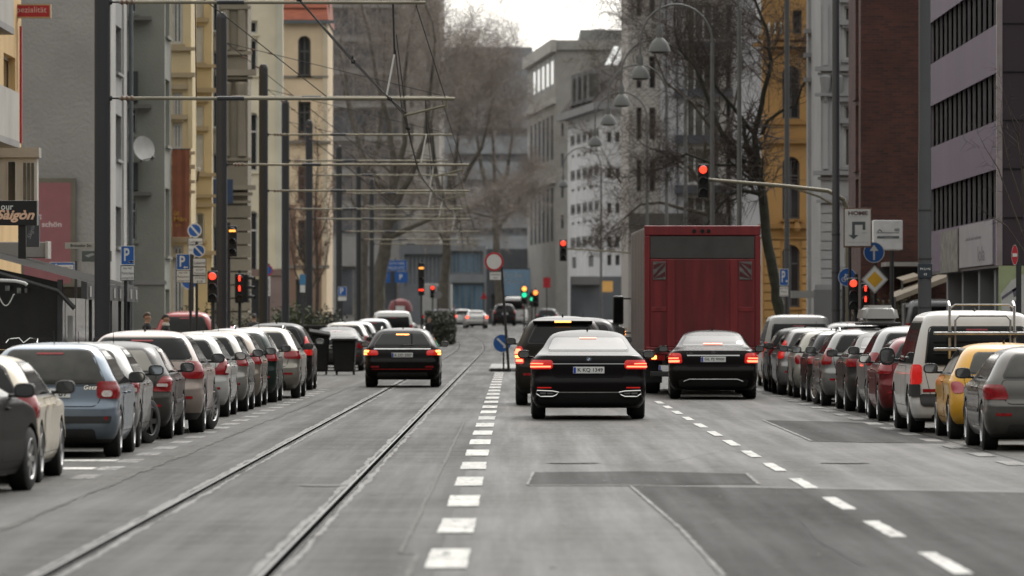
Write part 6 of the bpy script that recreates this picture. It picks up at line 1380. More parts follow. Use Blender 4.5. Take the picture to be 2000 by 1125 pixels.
# ---------------------------------------------------------------- traffic signs
sblue = mat('sign_blue', (.015,.095,.34), .45, var=.08); swhite = mat('sign_white', (.60,.60,.58), .5, var=.06); sred = mat('sign_traffic_red', (.42,.02,.03), .45); sink = mat('sign_ink', (.03,.03,.035), .6); sgrey = mat('sign_grey', (.30,.30,.29), .5); syel = mat('sign_yellow', (.60,.33,.02), .45); sback = mat('sign_back', (.20,.20,.20), .5, .3)
class Sign:
    def __init__(s, label, px, d, ytop, name='traffic_sign', cat='traffic sign', r=.038, base=None, group=None, post=True, lean=0.0):
        s.d, s.x = d, XX(px, d); s.root = empty(name, (s.x, d, gz(d)), label, cat, group)
        if post:
            m = MB(); z1 = ZZ(ytop, d)-gz(d); m.tube([(lean, .05, 0), (0, .05, z1)], r, 8); m.build('post', pole_m, s.root, smooth=True)
    def lx(s, px): return XX(px, s.d)-s.x
    def lz(s, py): return ZZ(py, s.d)-gz(s.d)
    def rect(s, a, b, t, c, m, name='panel', y=0.0, parent=None, edge=None):
        q = MB(); q.bbox(s.lx(a), s.lx(b), y-.012, y+.012, s.lz(c), s.lz(t), .004); p = q.build(name, m, parent or s.root)
        if edge:
            w = .014; x0, x1, z0, z1 = s.lx(a), s.lx(b), s.lz(c), s.lz(t); e = MB(); yy = y-.014
            for r4 in ((x0, x1, z0, z0+w), (x0, x1, z1-w, z1), (x0, x0+w, z0+w, z1-w), (x1-w, x1, z0+w, z1-w)): e.quad((r4[0],yy,r4[2]), (r4[1],yy,r4[2]), (r4[1],yy,r4[3]), (r4[0],yy,r4[3]))
            e.build('border', edge, p)
        return p
    def round(s, px, py, rpx, m, ring=None, y=0.0, name='disc', sx=1.0):
        r = rpx*s.d/F; q = MB(); q.lathe([(r, y-.012), (r, y+.012)], (s.lx(px), 0, s.lz(py)), 'y', 32); 
        if sx != 1.0:
            for v in q.v: v.x = s.lx(px)+(v.x-s.lx(px))*sx
        p = q.build(name, m, s.root)
        if ring:
            e = MB(); e.disc((s.lx(px), y-.015, s.lz(py)), r*.995, 32, r*ring[1], sx); e.build('rim', ring[0], p)
        return p
    def text(s, p, body, px, py, hpx, wpx=None, m=None, y=-.0155, **kw):
        t = MB(); k = s.d/F; put_text(t, body, s.lx(px), y, s.lz(py), hpx*k, wpx*k if wpx else None, **kw); return t.build('lettering', m or sink, p)
    def shape(s, p, polys, m, y=-.0155, name='symbol'):
        t = MB()
        for P in polys: t.poly([(s.lx(a), s.lz(b)) for a, b in P], y)
        return t.build(name, m, p)
def arrow(a, b, w, hw, hl):
    a = Vector(a); b = Vector(b); d = (b-a).normalized(); n = Vector((-d.y, d.x)); c = b-d*hl
    return [tuple(a-n*w), tuple(c-n*w), tuple(c-n*hw), tuple(b), tuple(c+n*hw), tuple(c+n*w), tuple(a+n*w)]
def parking(label, px, d, a, b, t, c, lines, arrow_pts=None, c2=None):
    s = Sign(label, px, d, t); p = s.rect(a, b, t, c, sblue, edge=swhite); w = b-a; h = c-t
    s.text(p, 'P', (a+b)/2-w*.06, (t+c)/2-h*.04, h*.68, w*.40, swhite, bold=.02)
    if arrow_pts: s.shape(p, [arrow(arrow_pts[0], arrow_pts[1], 1.0, 2.6, 3.4)] + ([arrow(arrow_pts[1], arrow_pts[0], 1.0, 2.6, 3.4)] if len(arrow_pts) > 2 else []), swhite)
    if lines:
        q = s.rect(a-.5, b+.5, c+.8, c2, swhite, name='supplementary_panel', edge=sink); n = len(lines); hh = (c2-c-.8)
        for i, l in enumerate(lines): s.text(q, l, (a+b)/2, c+.8+hh*(i+.5)/n+.3, hh/n*.52, min(w*.86, len(l)*2.1+2), sink)
    return s
parking('blue parking sign with a double arrow in front of the grey house', 245, 128, 236, 262.5, 480, 517.5, ['nur mit', 'Parkschein', 'werktags 9-22h'], [(250.5, 511), (262, 511), 1], 548)
parking('blue parking sign with a left arrow below the rust brown banner', 372, 150, 344.5, 371, 496, 527, ['nur mit', 'Parkschein', 'werktags 9-22h'], [(367, 522), (358, 522)], 552.5)
s = Sign('no stopping sign over loading zone panels, lower and nearer of two', 384, 148, 472)
p = s.round(388, 490, 12.5, swhite); s.shape(p, [], sblue); q = MB(); q.disc((s.lx(388), -.014, s.lz(490)), 10.6*148/F, 28); q.build('blue_field', sblue, p); s.shape(p, [[(379.5, 482.5), (382, 480.5), (397, 497), (394.5, 499)]], swhite, y=-.017)
q = s.rect(376.5, 403, 504, 521, swhite, 'supplementary_panel', edge=sink); s.text(q, 'Ladezone', 390, 513, 6, 22)
q = s.rect(376.5, 403, 521.5, 538, swhite, 'supplementary_panel', edge=sink); s.text(q, 'auf dem', 390, 526.5, 4, 15); s.text(q, 'Parkstreifen', 390, 533.5, 4, 22)
q = s.rect(376.5, 403, 538.5, 554, swhite, 'supplementary_panel', edge=sink); s.text(q, 'werktags', 390, 543, 4.2, 21); s.text(q, '8-18', 390, 550, 4.2, 11)
s = Sign('no stopping sign behind and above the other one, before the cream house', 376, 172, 440)
p = s.round(380, 450, 14, swhite); q = MB(); q.disc((s.lx(380), -.014, s.lz(450)), 11.8*172/F, 28); q.build('blue_field', sblue, p); s.shape(p, [[(370.5, 441.5), (373.5, 439.5), (390, 458), (387, 460)]], swhite, y=-.017)
q = s.rect(367, 396, 464.5, 478, swhite, 'supplementary_panel', edge=sink); s.text(q, 'Ladezone', 381.5, 472, 6.5, 24); q = s.rect(367, 396, 478.5, 498, swhite, 'supplementary_panel', edge=sink); s.text(q, 'Parkstreifen', 381, 488, 4, 22)
s = Sign('blue round sign half hidden behind the left parking sign panel', 370, 176, 540); p = s.round(370, 549, 16, sblue, (swhite, .92)); s.shape(p, [arrow((362, 543), (377, 557), 1.5, 4.5, 5)], swhite)
# keep right island sign under the round closed-road sign
s = Sign('round red and white closed road sign leaning above the traffic island', 978, 183, 500, r=.045, lean=.26)
p = s.round(965, 511, 18.5, swhite, (sred, .79)); q = s.rect(956, 979, 531, 547, swhite, 'supplementary_panel', edge=sgrey); s.text(q, 'Linienverkehr', 967.5, 536, 3.4, 18); s.text(q, 'frei', 967.5, 542.5, 3.4, 7)
isl = empty('traffic_island', (XX(985, 184.5), 184.5, 0), 'small kerbed traffic island under the round signs', 'traffic island')
m = MB(); m.bbox(-.5, .38, -.5, 16, 0, .12, .04); m.build('island_base', plaster('island', (.34,.34,.33)), isl)
fb = MB(); fb.bbox(-.45, .22, -.72, -.51, .0, .10, .03); fb.build('rubber_foot', rubber, isl)
s = Sign('blue keep right disc low on the traffic island', 983.5, 183.4, 655, r=.03); p = s.round(980.5, 670.5, 18, sblue, (swhite, .93)); s.shape(p, [arrow((971, 661), (991, 680), 2.0, 5.6, 7)], swhite)
# right-hand cluster
s = Sign('white HOME board with a grey U-turn arrow in a rust frame', 1660, 146, 410, 'advertising_board', 'sign'); p = s.rect(1647.5, 1703, 406, 483.5, mat('rust_frame', (.14,.07,.04), .6), 'frame', edge=None); f2 = s.rect(1650, 1700.5, 408.5, 480.5, swhite, 'panel', y=-.016)
s.text(f2, 'HOME', 1675.5, 416.5, 8, 38, mat('home_brown', (.10,.05,.045), .6), y=-.032, bold=.04); s.text(f2, 'Apartments & Hotel', 1675, 423, 1.6, 36, sgrey, y=-.032)
s.shape(f2, [[(1664, 433), (1690, 433), (1690, 449), (1684.5, 449), (1684.5, 439), (1669.5, 439), (1669.5, 459), (1676.5, 459), (1667, 467.5), (1657, 459), (1664, 459)]], mat('home_arrow', (.08,.095,.10), .6), y=-.032); s.text(f2, '500 m', 1688.5, 455, 3, 10, sgrey, y=-.032); s.text(f2, 'Hotel am Ring', 1675, 473.5, 2.2, 40, sgrey, y=-.032)
s = Sign('white box sign with a skyline drawing beside the brick wall', 1742, 158, 490, 'light_box_sign', 'sign', r=.06, post=True)
m = MB(); m.bbox(s.lx(1706), s.lx(1763), -.02, 1.1, s.lz(488), s.lz(430), .02); p = m.build('box', mat('light_box_white', (.62,.62,.63), .4), s.root)
s.shape(p, [[(1713, 452), (1718, 447), (1723, 452), (1722, 454), (1718, 450), (1714, 454)], [(1712, 454), (1756, 454), (1756, 455.4), (1712, 455.4)]] + [[(1747+2.6*k, 446), (1748.6+2.6*k, 446), (1748.6+2.6*k, 452), (1747+2.6*k, 452)] for k in range(4)] + [[(1713, 461), (1756, 461), (1756, 466), (1713, 466)]], mat('box_grey', (.10,.12,.12), .6), y=-.024); s.text(p, 'Hotel', 1735, 463.5, 2.4, 14, swhite, y=-.026)
s = Sign('blue round sign with an upright white arrow under the HOME board', 1710, 147, 480); p = s.round(1707, 493, 20.5, sblue, (swhite, .93)); s.shape(p, [arrow((1707, 508), (1707, 478), 1.9, 8.5, 12)], swhite)
s = Sign('yellow and white priority diamond among the red signals', 1708, 142, 520); q = MB(); dd = [(1708.5, 518), (1735, 546), (1708.5, 574), (1682, 546)]
p = s.shape(s.root, [dd], sgrey, y=-.012, name='diamond'); s.shape(p, [[(1708.5, 521.5), (1731.5, 546), (1708.5, 570.5), (1685.5, 546)]], swhite, y=-.015); s.shape(p, [[(1708.5, 530), (1724, 546), (1708.5, 562), (1693, 546)]], syel, y=-.018)
s = Sign('blue round bicycle sign at the steel post', 1648, 149.2, 530); p = s.round(1655, 541.5, 18, sblue, (swhite, .94)); e = MB()
for a in (1648, 1662): e.disc((s.lx(a), -.016, s.lz(546)), .062, 20, .047)
for P in ([(1648, 546), (1651.5, 537)], [(1651.5, 537.5), (1660, 537.5)], [(1648, 546), (1655, 546)], [(1655, 546), (1660, 537.5)], [(1655, 546), (1651.5, 538)], [(1660, 535), (1662, 546)], [(1658, 534.5), (1662, 534.5)], [(1650, 536), (1653, 536)]):
    e.tube([Vector((s.lx(x), -.018, s.lz(y))) for x, y in P], .010, 4)
e.build('symbol', swhite, p)
parking('blue parking sign on the slim post beside the ochre house', 1537, 180.8, 1522.5, 1540, 525, 558, ['nur mit', 'Park', 'schein'], [(1534.5, 549), (1539, 549)], 580)
s = Sign('narrow red no entry sign at the right edge', 1990, 127, 470, r=.06); p = s.round(1982, 498, 20, sred, (swhite, .95), sx=.32); s.rect(1977.5, 1986.5, 495, 501.5, swhite, 'bar', y=-.01, parent=p)
# left street name and one-way signs
s = Sign('pale Brüsseler Str. street name blade left of the nearest tram pole', 190, 118.5, 470, 'street_name_sign', 'street sign'); p = s.rect(127, 184, 474, 486, mat('name_plate_grey', (.33,.31,.26), .6), 'blade'); s.text(p, 'Brüsseler Str.', 159, 479.5, 6, 42, sink, bold=.02)
s = Sign('small dark info plate behind the nearest tram pole', 196, 122, 488, 'info_sign', 'sign'); p = s.rect(160, 218, 490, 511, mat('info_dark', (.09,.10,.085), .6), 'plate'); s.shape(p, [[(166, 499), (180, 494), (187, 497), (172, 503)]], sgrey)
s = Sign('blue and white one-way arrow sign in front of the pink poster', 148, 168, 510); p = s.rect(97, 146, 512, 531.5, sblue, edge=swhite); s.shape(p, [[(100, 521.5), (111, 514.5), (111, 517.5), (143, 517.5), (143, 525.5), (111, 525.5), (111, 529)]], swhite); s.text(p, 'Einbahnstraße', 128, 521.5, 3.6, 28, sink, y=-.018)
# distant signs
s = Sign('large blue direction board reaching over the far left lane', 772, 420, 505, 'direction_sign', 'traffic sign'); p = s.rect(750, 795, 508, 529, sblue, edge=swhite); s.text(p, 'ZÜLPICHER', 772, 514, 5, 36, swhite); s.text(p, 'WALLPLATZ', 772, 523, 5, 36, swhite)
p = s.rect(771, 796, 531, 552, sblue); s.text(p, 'P', 783, 541, 10, 6, swhite, bold=.03); p = s.rect(745, 762, 531, 552, sblue); s.text(p, 'P', 753, 541, 10, 6, swhite, bold=.03)
parking('small blue parking sign in front of the sixth tram pole', 668, 240, 660, 677, 560, 578, [' '], None, 588)
s = Sign('pale blue sign with panel left of the fifth tram pole', 591, 235, 535); p = s.rect(585, 597, 536, 556, mat('sign_pale_blue', (.06,.20,.36), .5)); s.rect(586, 596, 557, 571, swhite, 'supplementary_panel')
s = Sign('round blue and red sign with a long white panel behind the third tram pole', 525, 215, 515); p = s.round(522, 528, 11, sblue, (sred, .78)); q = s.rect(520, 528, 540, 578, swhite, 'supplementary_panel'); s.text(q, 'LIEFER', 524, 559, 4, 30, sink, rot=math.pi/2)
s = Sign('red square sign over the far crossing', 1068, 400, 540); s.rect(1061, 1075, 542, 562, sred)
s = Sign('red and white warning triangle far down the street', 945, 430, 562); s.shape(s.root, [[(938, 584), (952, 584), (945, 570)]], sred, y=-.01, name='triangle')
s = Sign('grey back of a round sign before the pale lorry', 855, 350, 560); s.round(855, 576, 8, sback)

# ---------------------------------------------------------------- cafe terrace on the left
aw = empty('cafe_awning', (-9.5, 126, 0), 'dark grey cafe awning with a side screen at the left edge', 'awning'); can = mat('awning_grey', (.020,.0195,.018), .9, spec=.1, var=.15, vscale=2); cand = mat('awning_valance', (.045,.045,.044), .7, var=.2, vscale=3)
d0, d1 = 118.0, 134.0; p = [Vector((-13.0, d0, ZZ(430, d0)-.45)), Vector((-8.85, d0, ZZ(551, d0)))]; p[0].z = 3.55
m = MB(); m.add([p[0], p[1], p[1]+Vector((0,d1-d0,0)), p[0]+Vector((0,d1-d0,0))], [(0,1,2,3)]); m.build('canvas', can, aw, world=True)
m = MB(); m.quad(p[1]+Vector((0,0,-.36)), p[1]+Vector((0,d1-d0,-.36)), p[1]+Vector((0,d1-d0,-.005)), p[1]+Vector((0,0,-.005))); m.add([p[1]+Vector((0,0,-.005)), p[1]+Vector((0,0,-.36)), p[1]+Vector((-.12,0,-.33)), p[1]+Vector((-.12,0,.03))], [(0,1,2,3)]); m.build('valance', cand, aw, world=True)
for k in range(9):
    q = p[1]+Vector((.012, .6+k*1.8, -.30)); m = MB(); m.box(q.x-.004, q.x+.006, q.y, q.y+.5, q.z, q.z+.22); m.build('valance_print', mat('valance_print', (.30,.29,.27), .7), aw, world=True)
m = MB(); m.tube([p[0]+Vector((0,-.03,-.22)), p[1]+Vector((-.6,-.03,-.18)), p[1]+Vector((-.25,-.03,-.55))], .05, 8); m.build('side_arm', mat('arm_dark', (.04,.04,.04), .4, .3), aw, world=True, smooth=True)
tr = empty('terrace_screen', (-10.5, 118.2, 0), 'dark glazed terrace enclosure under the awning', 'terrace screen'); scr = mat('screen_smoked', (.020,.020,.019), .12, spec=.6, var=.3, vscale=1.2)
m = MB(); m.add([(-14, 118.2, 1.05), (-9.45, 118.2, 1.05), (-9.45, 118.2, 2.45), (-14, 118.2, 3.45)], [(0,1,2,3)]); m.build('smoked_pane', scr, tr, world=True)
m = MB(); m.box(-14, -9.40, 118.12, 118.3, .13, 1.04); m.build('parapet', mat('parapet_black', (.014,.014,.014), .6, var=.3), tr, world=True)
for x in (-9.42, -12.2): m = MB(); m.box(x-.05, x+.05, 118.1, 118.3, .13, 2.5); m.build('corner_post', mat('post_dark', (.05,.05,.052), .4, .3), tr, world=True)
for k, yy in enumerate((120.5, 123.5, 126.5, 129.5, 132.5)):
    m = MB(); m.box(-9.0, -8.93, yy, yy+.1, .13, 2.2); m.build('front_post', mat('post_steel', (.05,.052,.055), .4, .3), tr, world=True)
    m = MB(); m.box(-9.9, -9.86, yy-1.3, yy+1.5, .13, 2.15); m.build('front_pane', scr, tr, world=True)
m = MB(); m.quad((-9.33, 119, .5), (-9.22, 119, .5), (-9.22, 119, 1.75), (-9.33, 119, 1.75)); m.build('menu_card', swhite, tr, world=True)
lt = empty('cafe_light_bar', PW(25, 552, 117.6), 'white tubular light bar with hanging string lights on the terrace screen', 'light'); d = 117.7
m = MB(); m.tube([PW(-10, 547, d), PW(30, 549, d), PW(48, 553, d), PW(53, 557, d)], .035, 8); m.build('tube', mat('tube_white', (.55,.55,.53), .4), lt, smooth=True, world=True)
m = MB(); m.tube([PW(-4+2.2*k, 575+22*math.sin(max(0, min(math.pi, (k/14)*math.pi)))*(1 if k < 14 else .4), d) for k in range(16)], .012, 4); m.build('light_string', mat('tube_white', (.55,.55,.53), .4), lt, world=True)
for a, c, t, e in ((10, 19, 558, 568), (33, 41, 562, 573), (48, 53, 563, 572)):
    m = MB(); m.quad(PW(a, e, d), PW(c, e, d), PW(c, t, d), PW(a, t, d)); m.build('menu_panel', mat('menu_grey', (.12,.12,.115), .5, var=.6, vscale=14), lt, world=True)
sgn = empty('saigon_sign', PW(36, 416, 112), 'black box sign with white and peach script lettering at the left edge', 'sign'); d = 112.0
m = MB(); m.bbox(XX(-60, d), XX(72, d), d, d+.2, ZZ(440, d), ZZ(391.5, d), .01); m.build('box', mat('sign_black', (.008,.008,.008), .4), sgn, world=True)
m = MB(); m.box(XX(72, d), XX(73.6, d), d-.01, d+.21, ZZ(440, d), ZZ(391.5, d)); m.build('edge', sgrey, sgn, world=True)
m = MB(); put_text(m, 'our', XX(14, d), d-.006, ZZ(405.5, d), 8.5*d/F, 24*d/F, bold=.01); m.build('lettering', swhite, sgn, world=True)
m = MB(); put_text(m, 'Sàigòn', XX(30, d), d-.006, ZZ(422, d), 25*d/F, 76*d/F, shear=.35, bold=.035); m.build('lettering', mat('sign_peach', (.62,.40,.27), .5), sgn, world=True)
m = MB(); m.box(XX(35, d), XX(50, d), d+.05, d+.18, ZZ(505, d), ZZ(439, d)); m.build('bracket', mat('sign_black', (.008,.008,.008), .4), sgn, world=True)
sg2 = empty('dark_projecting_sign', PW(63, 450, 124), 'slim dark grey projecting sign with script below the black box sign', 'sign'); d = 124.0
m = MB(); m.bbox(XX(49, d), XX(76.5, d), d, d+.2, ZZ(482, d), ZZ(421, d), .01); m.build('box', mat('sign_slate', (.055,.058,.058), .5), sg2, world=True)
m = MB(); put_text(m, 'Sàigòn', XX(62, d), d-.006, ZZ(452, d), 10*d/F, 30*d/F, shear=.35, rot=R(70)); m.build('lettering', sgrey, sg2, world=True)
# bicycle handlebars above the parked cars
def bicycle(x, y, label):
    r_ = empty('bicycle', (x, y, .13), label, 'bicycle', rz=R(80)); r = .34
    for xx in (0, 1.05):
        m = MB(); m.lathe([(r-.02,-.015),(r,-.02),(r+.015,0),(r,.02),(r-.02,.015)], (xx,0,r), 'y', 28, close=False)
        for k in range(12): a = math.pi*2*k/12; m.tube([(xx,0,r), (xx+r*math.cos(a),0,r+r*math.sin(a))], .0025, 3, caps=False)
        m.build('wheel', rubber, r_)
    m = MB(); m.tube([(0,0,r), (.45,0,.32), (.95,0,.78)], .018, 6); m.tube([(.45,0,.32), (.30,0,.95)], .018, 6); m.tube([(.30,0,.80), (.95,0,.85)], .016, 6); m.tube([(0,0,r), (.32,0,.80)], .010, 5); m.tube([(1.05,0,r), (.93,0,.90), (.90,0,1.05)], .017, 6); m.build('frame', trim, r_, smooth=True)
    m = MB(); m.tube([(.72,-.33,1.06), (.86,-.30,1.14), (.98,-.12,1.16), (.90,0,1.06), (.98,.12,1.16), (.86,.30,1.14), (.72,.33,1.06)], .014, 6); m.build('handlebar', chrome, r_, smooth=True)
    m = MB(); m.bbox(.16, .40, -.07, .07, .95, 1.01, .025); m.build('saddle', trim, r_, smooth=True)
bicycle(XX(24, 116), 116.0, 'bicycle with swept chrome handlebars before the dark terrace')
# wheelie bins
binm = mat('bin_grey', (.016,.017,.018), .7, spec=.1, var=.15, vscale=3, dirt=.2)
def wheelie(x, y, h, w, label, lidang, rz):
    r_ = empty('wheelie_bin', (x, y, 0), label, 'bin', 'wheelie bins at the left kerb', R(rz)); m = MB(); bm = bmesh.new(); bmesh.ops.create_cube(bm, size=1)
    for v in bm.verts: k = 1.0 if v.co.z > 0 else .82; v.co = Vector((v.co.x*w*k, v.co.y*.72*k, .10+(v.co.z+.5)*(h-.1)))
    bmesh.ops.bevel(bm, geom=bm.edges[:], offset=.04, segments=2, affect='EDGES'); m.bm(bm); m.build('body', binm, r_)
    l_ = MB(); l_.bbox(-w*.53, w*.53, -.02, .80, -.02, .06, .02); lo = l_.build('lid', binm, r_); lo.location = (0, -.40, h+.0); lo.rotation_euler = (R(lidang), R(9 if lidang else 0), 0)
    m = MB(); m.tube([(-w*.45, .42, h-.04), (w*.45, .42, h-.04)], .02, 6); m.build('handle', binm, r_)
    for sx in (-1, 1): m = MB(); m.lathe([(.10,-.03),(.10,.03)], (sx*w*.36, .30, .10), 'x', 16); m.build('wheel', rubber, r_)
wheelie(XX(623, 172), 172.2, 1.22, .62, 'left wheelie bin, lid propped open at an angle', 6, 4); wheelie(XX(673, 172), 172, 1.05, .72, 'right wheelie bin, lid shut, in front of the grey saloon', 0, -3)
sk = empty('waste_container', (XX(600, 186), 187, 0), 'large dark waste container with a pale lid behind the bins', 'container'); m = MB(); m.bbox(-1.0, .55, 0, 1.1, .15, 1.35, .06); m.build('tub', binm, sk); m = MB(); m.bbox(-1.05, .6, -.05, 1.15, 1.36, 1.5, .05); m.build('lid', mat('lid_grey', (.03,.029,.027), .8, spec=.1), sk)

# grey van with open rear doors on the side street, and a pale lorry far ahead
gv, _ = make_car('grey_van', 'dark grey van with its rear doors open at the right side street', 'van', (XX(1827, 157), 157, 0), 'van', 5.0, 1.75, 2.25, paintm('van_grey', (.16,.165,.17), .4, .35), plate='', glassm=glass, rear_glass=glass, rwin=(.30, .90, .86, .86), tailgate=False, third=False, mirror_m=trim)
for sg in (-1, 1):
    m = MB(); m.bbox(sg*.90-.03, sg*.90+.03, -.75, .0, .55, 2.12, .03); m.build('rear_door', paintm('van_grey', (.16,.165,.17)), gv)
lo = empty('pale_lorry', (XX(852, 470), 470, gz(470)), 'pale box lorry far ahead behind the hedge', 'lorry'); m = MB(); m.bbox(-1.25, 1.25, 0, 7, .9, 3.5, .05); m.build('cargo_box', mat('lorry_pale', (.40,.40,.39), .5, var=.08), lo)
m = MB(); m.bbox(-1.2, 1.2, 7.2, 9, .6, 2.9, .1); m.build('cab', mat('lorry_cab', (.3,.3,.3), .4), lo)
for sx in (-1, 1):
    for y in (1.5, 8): make_wheel(lo, sx*1.05, y, .48, .3, sx, alloy_d, 6)
    m = MB(); m.bbox(sx*1.0-.14, sx*1.0+.14, -.03, .01, .7, .84, .01); m.build('tail_light', redlit, lo)
rc = empty('red_stall', (XX(782, 450), 450, gz(450)), 'red domed stall far down the left side', 'stall'); m = MB(); m.lathe([(.75,.1),(.75,1.25),(.98,1.3),(.9,1.75),(.7,2.1),(.05,2.3)], (0,0,0), 'z', 18); m.build('cover', mat('stall_red', (.17,.035,.04), .6, var=.2), rc, smooth=True); m = MB(); m.box(-.35, .35, -1.04, -.98, .9, 1.7); m.build('hatch', swhite, rc)
# cars behind the left row on the pavement side
make_car('red_van', 'red van behind the left row, two men in front of it', 'van', (XX(352, 158), 160, 0), 'hatch', 4.6, 1.85, 1.92, paintm('van_red', (.25,.022,.02), .1, .35), plate='', rear_glass=glass)
make_car('pink_car', 'car with a magenta roof behind the white hatchback', 'car', (XX(417, 172), 174, 0), 'hatch', 4.2, 1.75, 1.50, paintm('magenta', (.25,.02,.09), .1, .35), plate='')
make_car('pale_car', 'pale car parked beyond the third tram pole', 'car', (XX(535, 210), 212, 0), 'hatch', 4.2, 1.75, 1.55, paintm('side_pale', (.4,.4,.4), .3, .35), plate='')
# ---------------------------------------------------------------- bare trees
bark = mat('bark', (.055,.045,.033), .9, var=.35, vscale=5, bump=.4, bscale=12); bark_g = mat('bark_mossy', (.028,.028,.018), .9, var=.35, vscale=4, bump=.4, bscale=12); twig = mat('twig', (.075,.055,.042), .9, var=.25, vscale=2); twig_d = mat('twig_dark', (.045,.034,.028), .9, var=.25, vscale=2)
def bare_tree(name, label, base, limbs, seed, mb=bark, mt=twig, levels=4, group=None, twig_len=1.0, dens=1.0, minr=.012, up=.10, cat='tree', thin=.5):
    """limbs: list of (points, radii) in world coordinates for the trunk and main boughs; finer growth is random"""
    rg = random.Random(seed); root = empty(name, base, label, cat, group); tr = MB(); cr = MB()
    def rv(): return Vector((rg.uniform(-1,1), rg.uniform(-1,1), rg.uniform(-1,1)))
    def twig_(p, q, r):
        d_ = q-p; a_ = d_.orthogonal().normalized()*r; b_ = d_.cross(a_).normalized()*r*.87; k = len(cr.v)
        cr.v += [p+a_, p-a_*.5+b_, p-a_*.5-b_, q]; cr.f += [[k,k+1,k+3],[k+1,k+2,k+3],[k+2,k,k+3]]; cr.m += [0,0,0]
    def grow(p, d, L, r, lv):
        if lv >= levels-1:
            n = 2 if lv < levels else 1
        else: n = 4
        pts = [p.copy()]; q = p.copy(); dd = d.copy(); rr = [r]
        for i in range(n):
            dd = (dd + rv()*.30 + Vector((0,0,up*(1 if lv < levels else -.3)))).normalized(); q = q+dd*L/n; pts.append(q.copy()); rr.append(max(minr, r*(1-.62*(i+1)/n)))
        if n <= 2:
            for i in range(n): twig_(pts[i], pts[i+1]+(pts[i+1]-pts[i])*.15, rr[i]*1.15)
        else: (tr if r > .05 else cr).tube(pts, rr, 6 if r > .05 else 3, caps=False)
        if lv >= levels: return
        k = int(round((3.2+rg.random()*2.2)*dens*(1.9 if lv >= levels-2 else 1)))
        for j in range(k):
            t = .2+.8*(j+rg.random())/k; i = min(n-1, int(t*n)); f = t*n-i; c = pts[i].lerp(pts[i+1], f)
            b = (pts[i+1]-pts[i]).normalized(); s_ = rv(); s_ = (s_-b*s_.dot(b)).normalized()
            grow(c, (b*.55+s_*.85).normalized(), L*rg.uniform(.50,.80)*twig_len, max(minr, rr[i]*.55), lv+1)
    for pts, rad in limbs:
        pts = [Vector(p) for p in pts]; fine = []; fr = []
        for i in range(len(pts)-1):
            for k in range(3): t = k/3; fine.append(pts[i].lerp(pts[i+1], t)+rv()*rad[i]*.18); fr.append(rad[i]+(rad[i+1]-rad[i])*t)
        fine.append(pts[-1]); fr.append(rad[-1]); tr.tube(fine, fr, 9, caps=False)
        tot = sum((b-a).length for a, b in zip(fine, fine[1:]))
        for i in range(len(fine)):
            if fr[i] > rad[0]*.72 and i < len(fine)-2: continue
            for _ in range(max(1, int(round(1.5*dens)))):
                b = (fine[min(i+1, len(fine)-1)]-fine[max(i-1, 0)]).normalized(); s_ = rv(); s_ = (s_-b*s_.dot(b)).normalized()
                grow(fine[i], (b*.5+s_*.8+Vector((0,0,.15))).normalized(), tot*rg.uniform(.22,.40)*twig_len, fr[i]*thin, 1)
        grow(fine[-1], (fine[-1]-fine[-2]).normalized(), tot*.4*twig_len, fr[-1]*.9, 1)
    tr.build('trunk', mb, root, smooth=True, world=True); cr.build('crown', mt, root, world=True)
    return root
def bl(d, *pts, dy=0.0): return [PW(x, y, d+dy*i) for i, (x, y) in enumerate(pts)]
d = 196.0
bare_tree('street_tree', 'dark bare tree with mossy forking trunk rising behind the red truck', (XX(1525, d), d, .1), [
    (bl(d, (1527, 640), (1516, 560), (1500, 480), (1490, 400), (1484, 350)), [.24, .20, .18, .17, .155]),
    (bl(d, (1484, 352), (1478, 300), (1474, 265), (1482, 225), (1496, 165), (1506, 120), (1498, 60), (1478, 10), (1462, -40), dy=-.15), [.12, .11, .10, .095, .085, .075, .06, .05, .04]),
    (bl(d, (1482, 350), (1450, 322), (1425, 290), (1400, 240), (1378, 180), (1358, 130), (1330, 100), (1318, 60), dy=.25), [.11, .10, .09, .08, .07, .06, .05, .035]),
    (bl(d, (1474, 262), (1450, 232), (1420, 195), (1395, 165), (1385, 120), dy=-.2), [.08, .07, .06, .05, .035]),
    (bl(d, (1488, 262), (1500, 235), (1530, 215), (1556, 205), (1566, 170), (1590, 130), dy=-.2), [.07, .06, .055, .045, .035, .025]),
    (bl(d, (1487, 380), (1450, 372), (1425, 380), (1400, 410), (1380, 440)), [.07, .06, .05, .04, .03]),
    (bl(d, (1484, 330), (1440, 322), (1400, 322), (1340, 300), (1290, 330), dy=.2), [.06, .05, .045, .035, .025])],
    5, bark_g, twig_d, levels=3, dens=1.05, thin=.36, minr=.006, twig_len=1.05)
d = 262.0
bare_tree('street_tree', 'bare tree with drooping dark branches above the truck roof, left of the mossy one', (XX(1398, d), d, gz(d)), [
    (bl(d, (1400, 640), (1398, 520), (1390, 440), (1384, 380)), [.26, .22, .19, .17]),
    (bl(d, (1384, 380), (1350, 330), (1310, 300), (1270, 290), dy=.5), [.12, .10, .07, .04]), (bl(d, (1384, 382), (1400, 300), (1390, 200), (1350, 110), (1340, 20), dy=-.3), [.13, .11, .09, .07, .04]),
    (bl(d, (1390, 420), (1340, 410), (1290, 395), (1250, 400), (1215, 430), dy=.3), [.10, .085, .07, .05, .03]), (bl(d, (1390, 250), (1350, 200), (1300, 160), (1260, 60)), [.08, .065, .05, .03]), (bl(d, (1398, 300), (1430, 230), (1450, 130), (1440, 40)), [.09, .07, .05, .03])],
    9, bark, twig, levels=4, dens=.80, thin=.30, minr=.008, twig_len=1.0)
d = 330.0
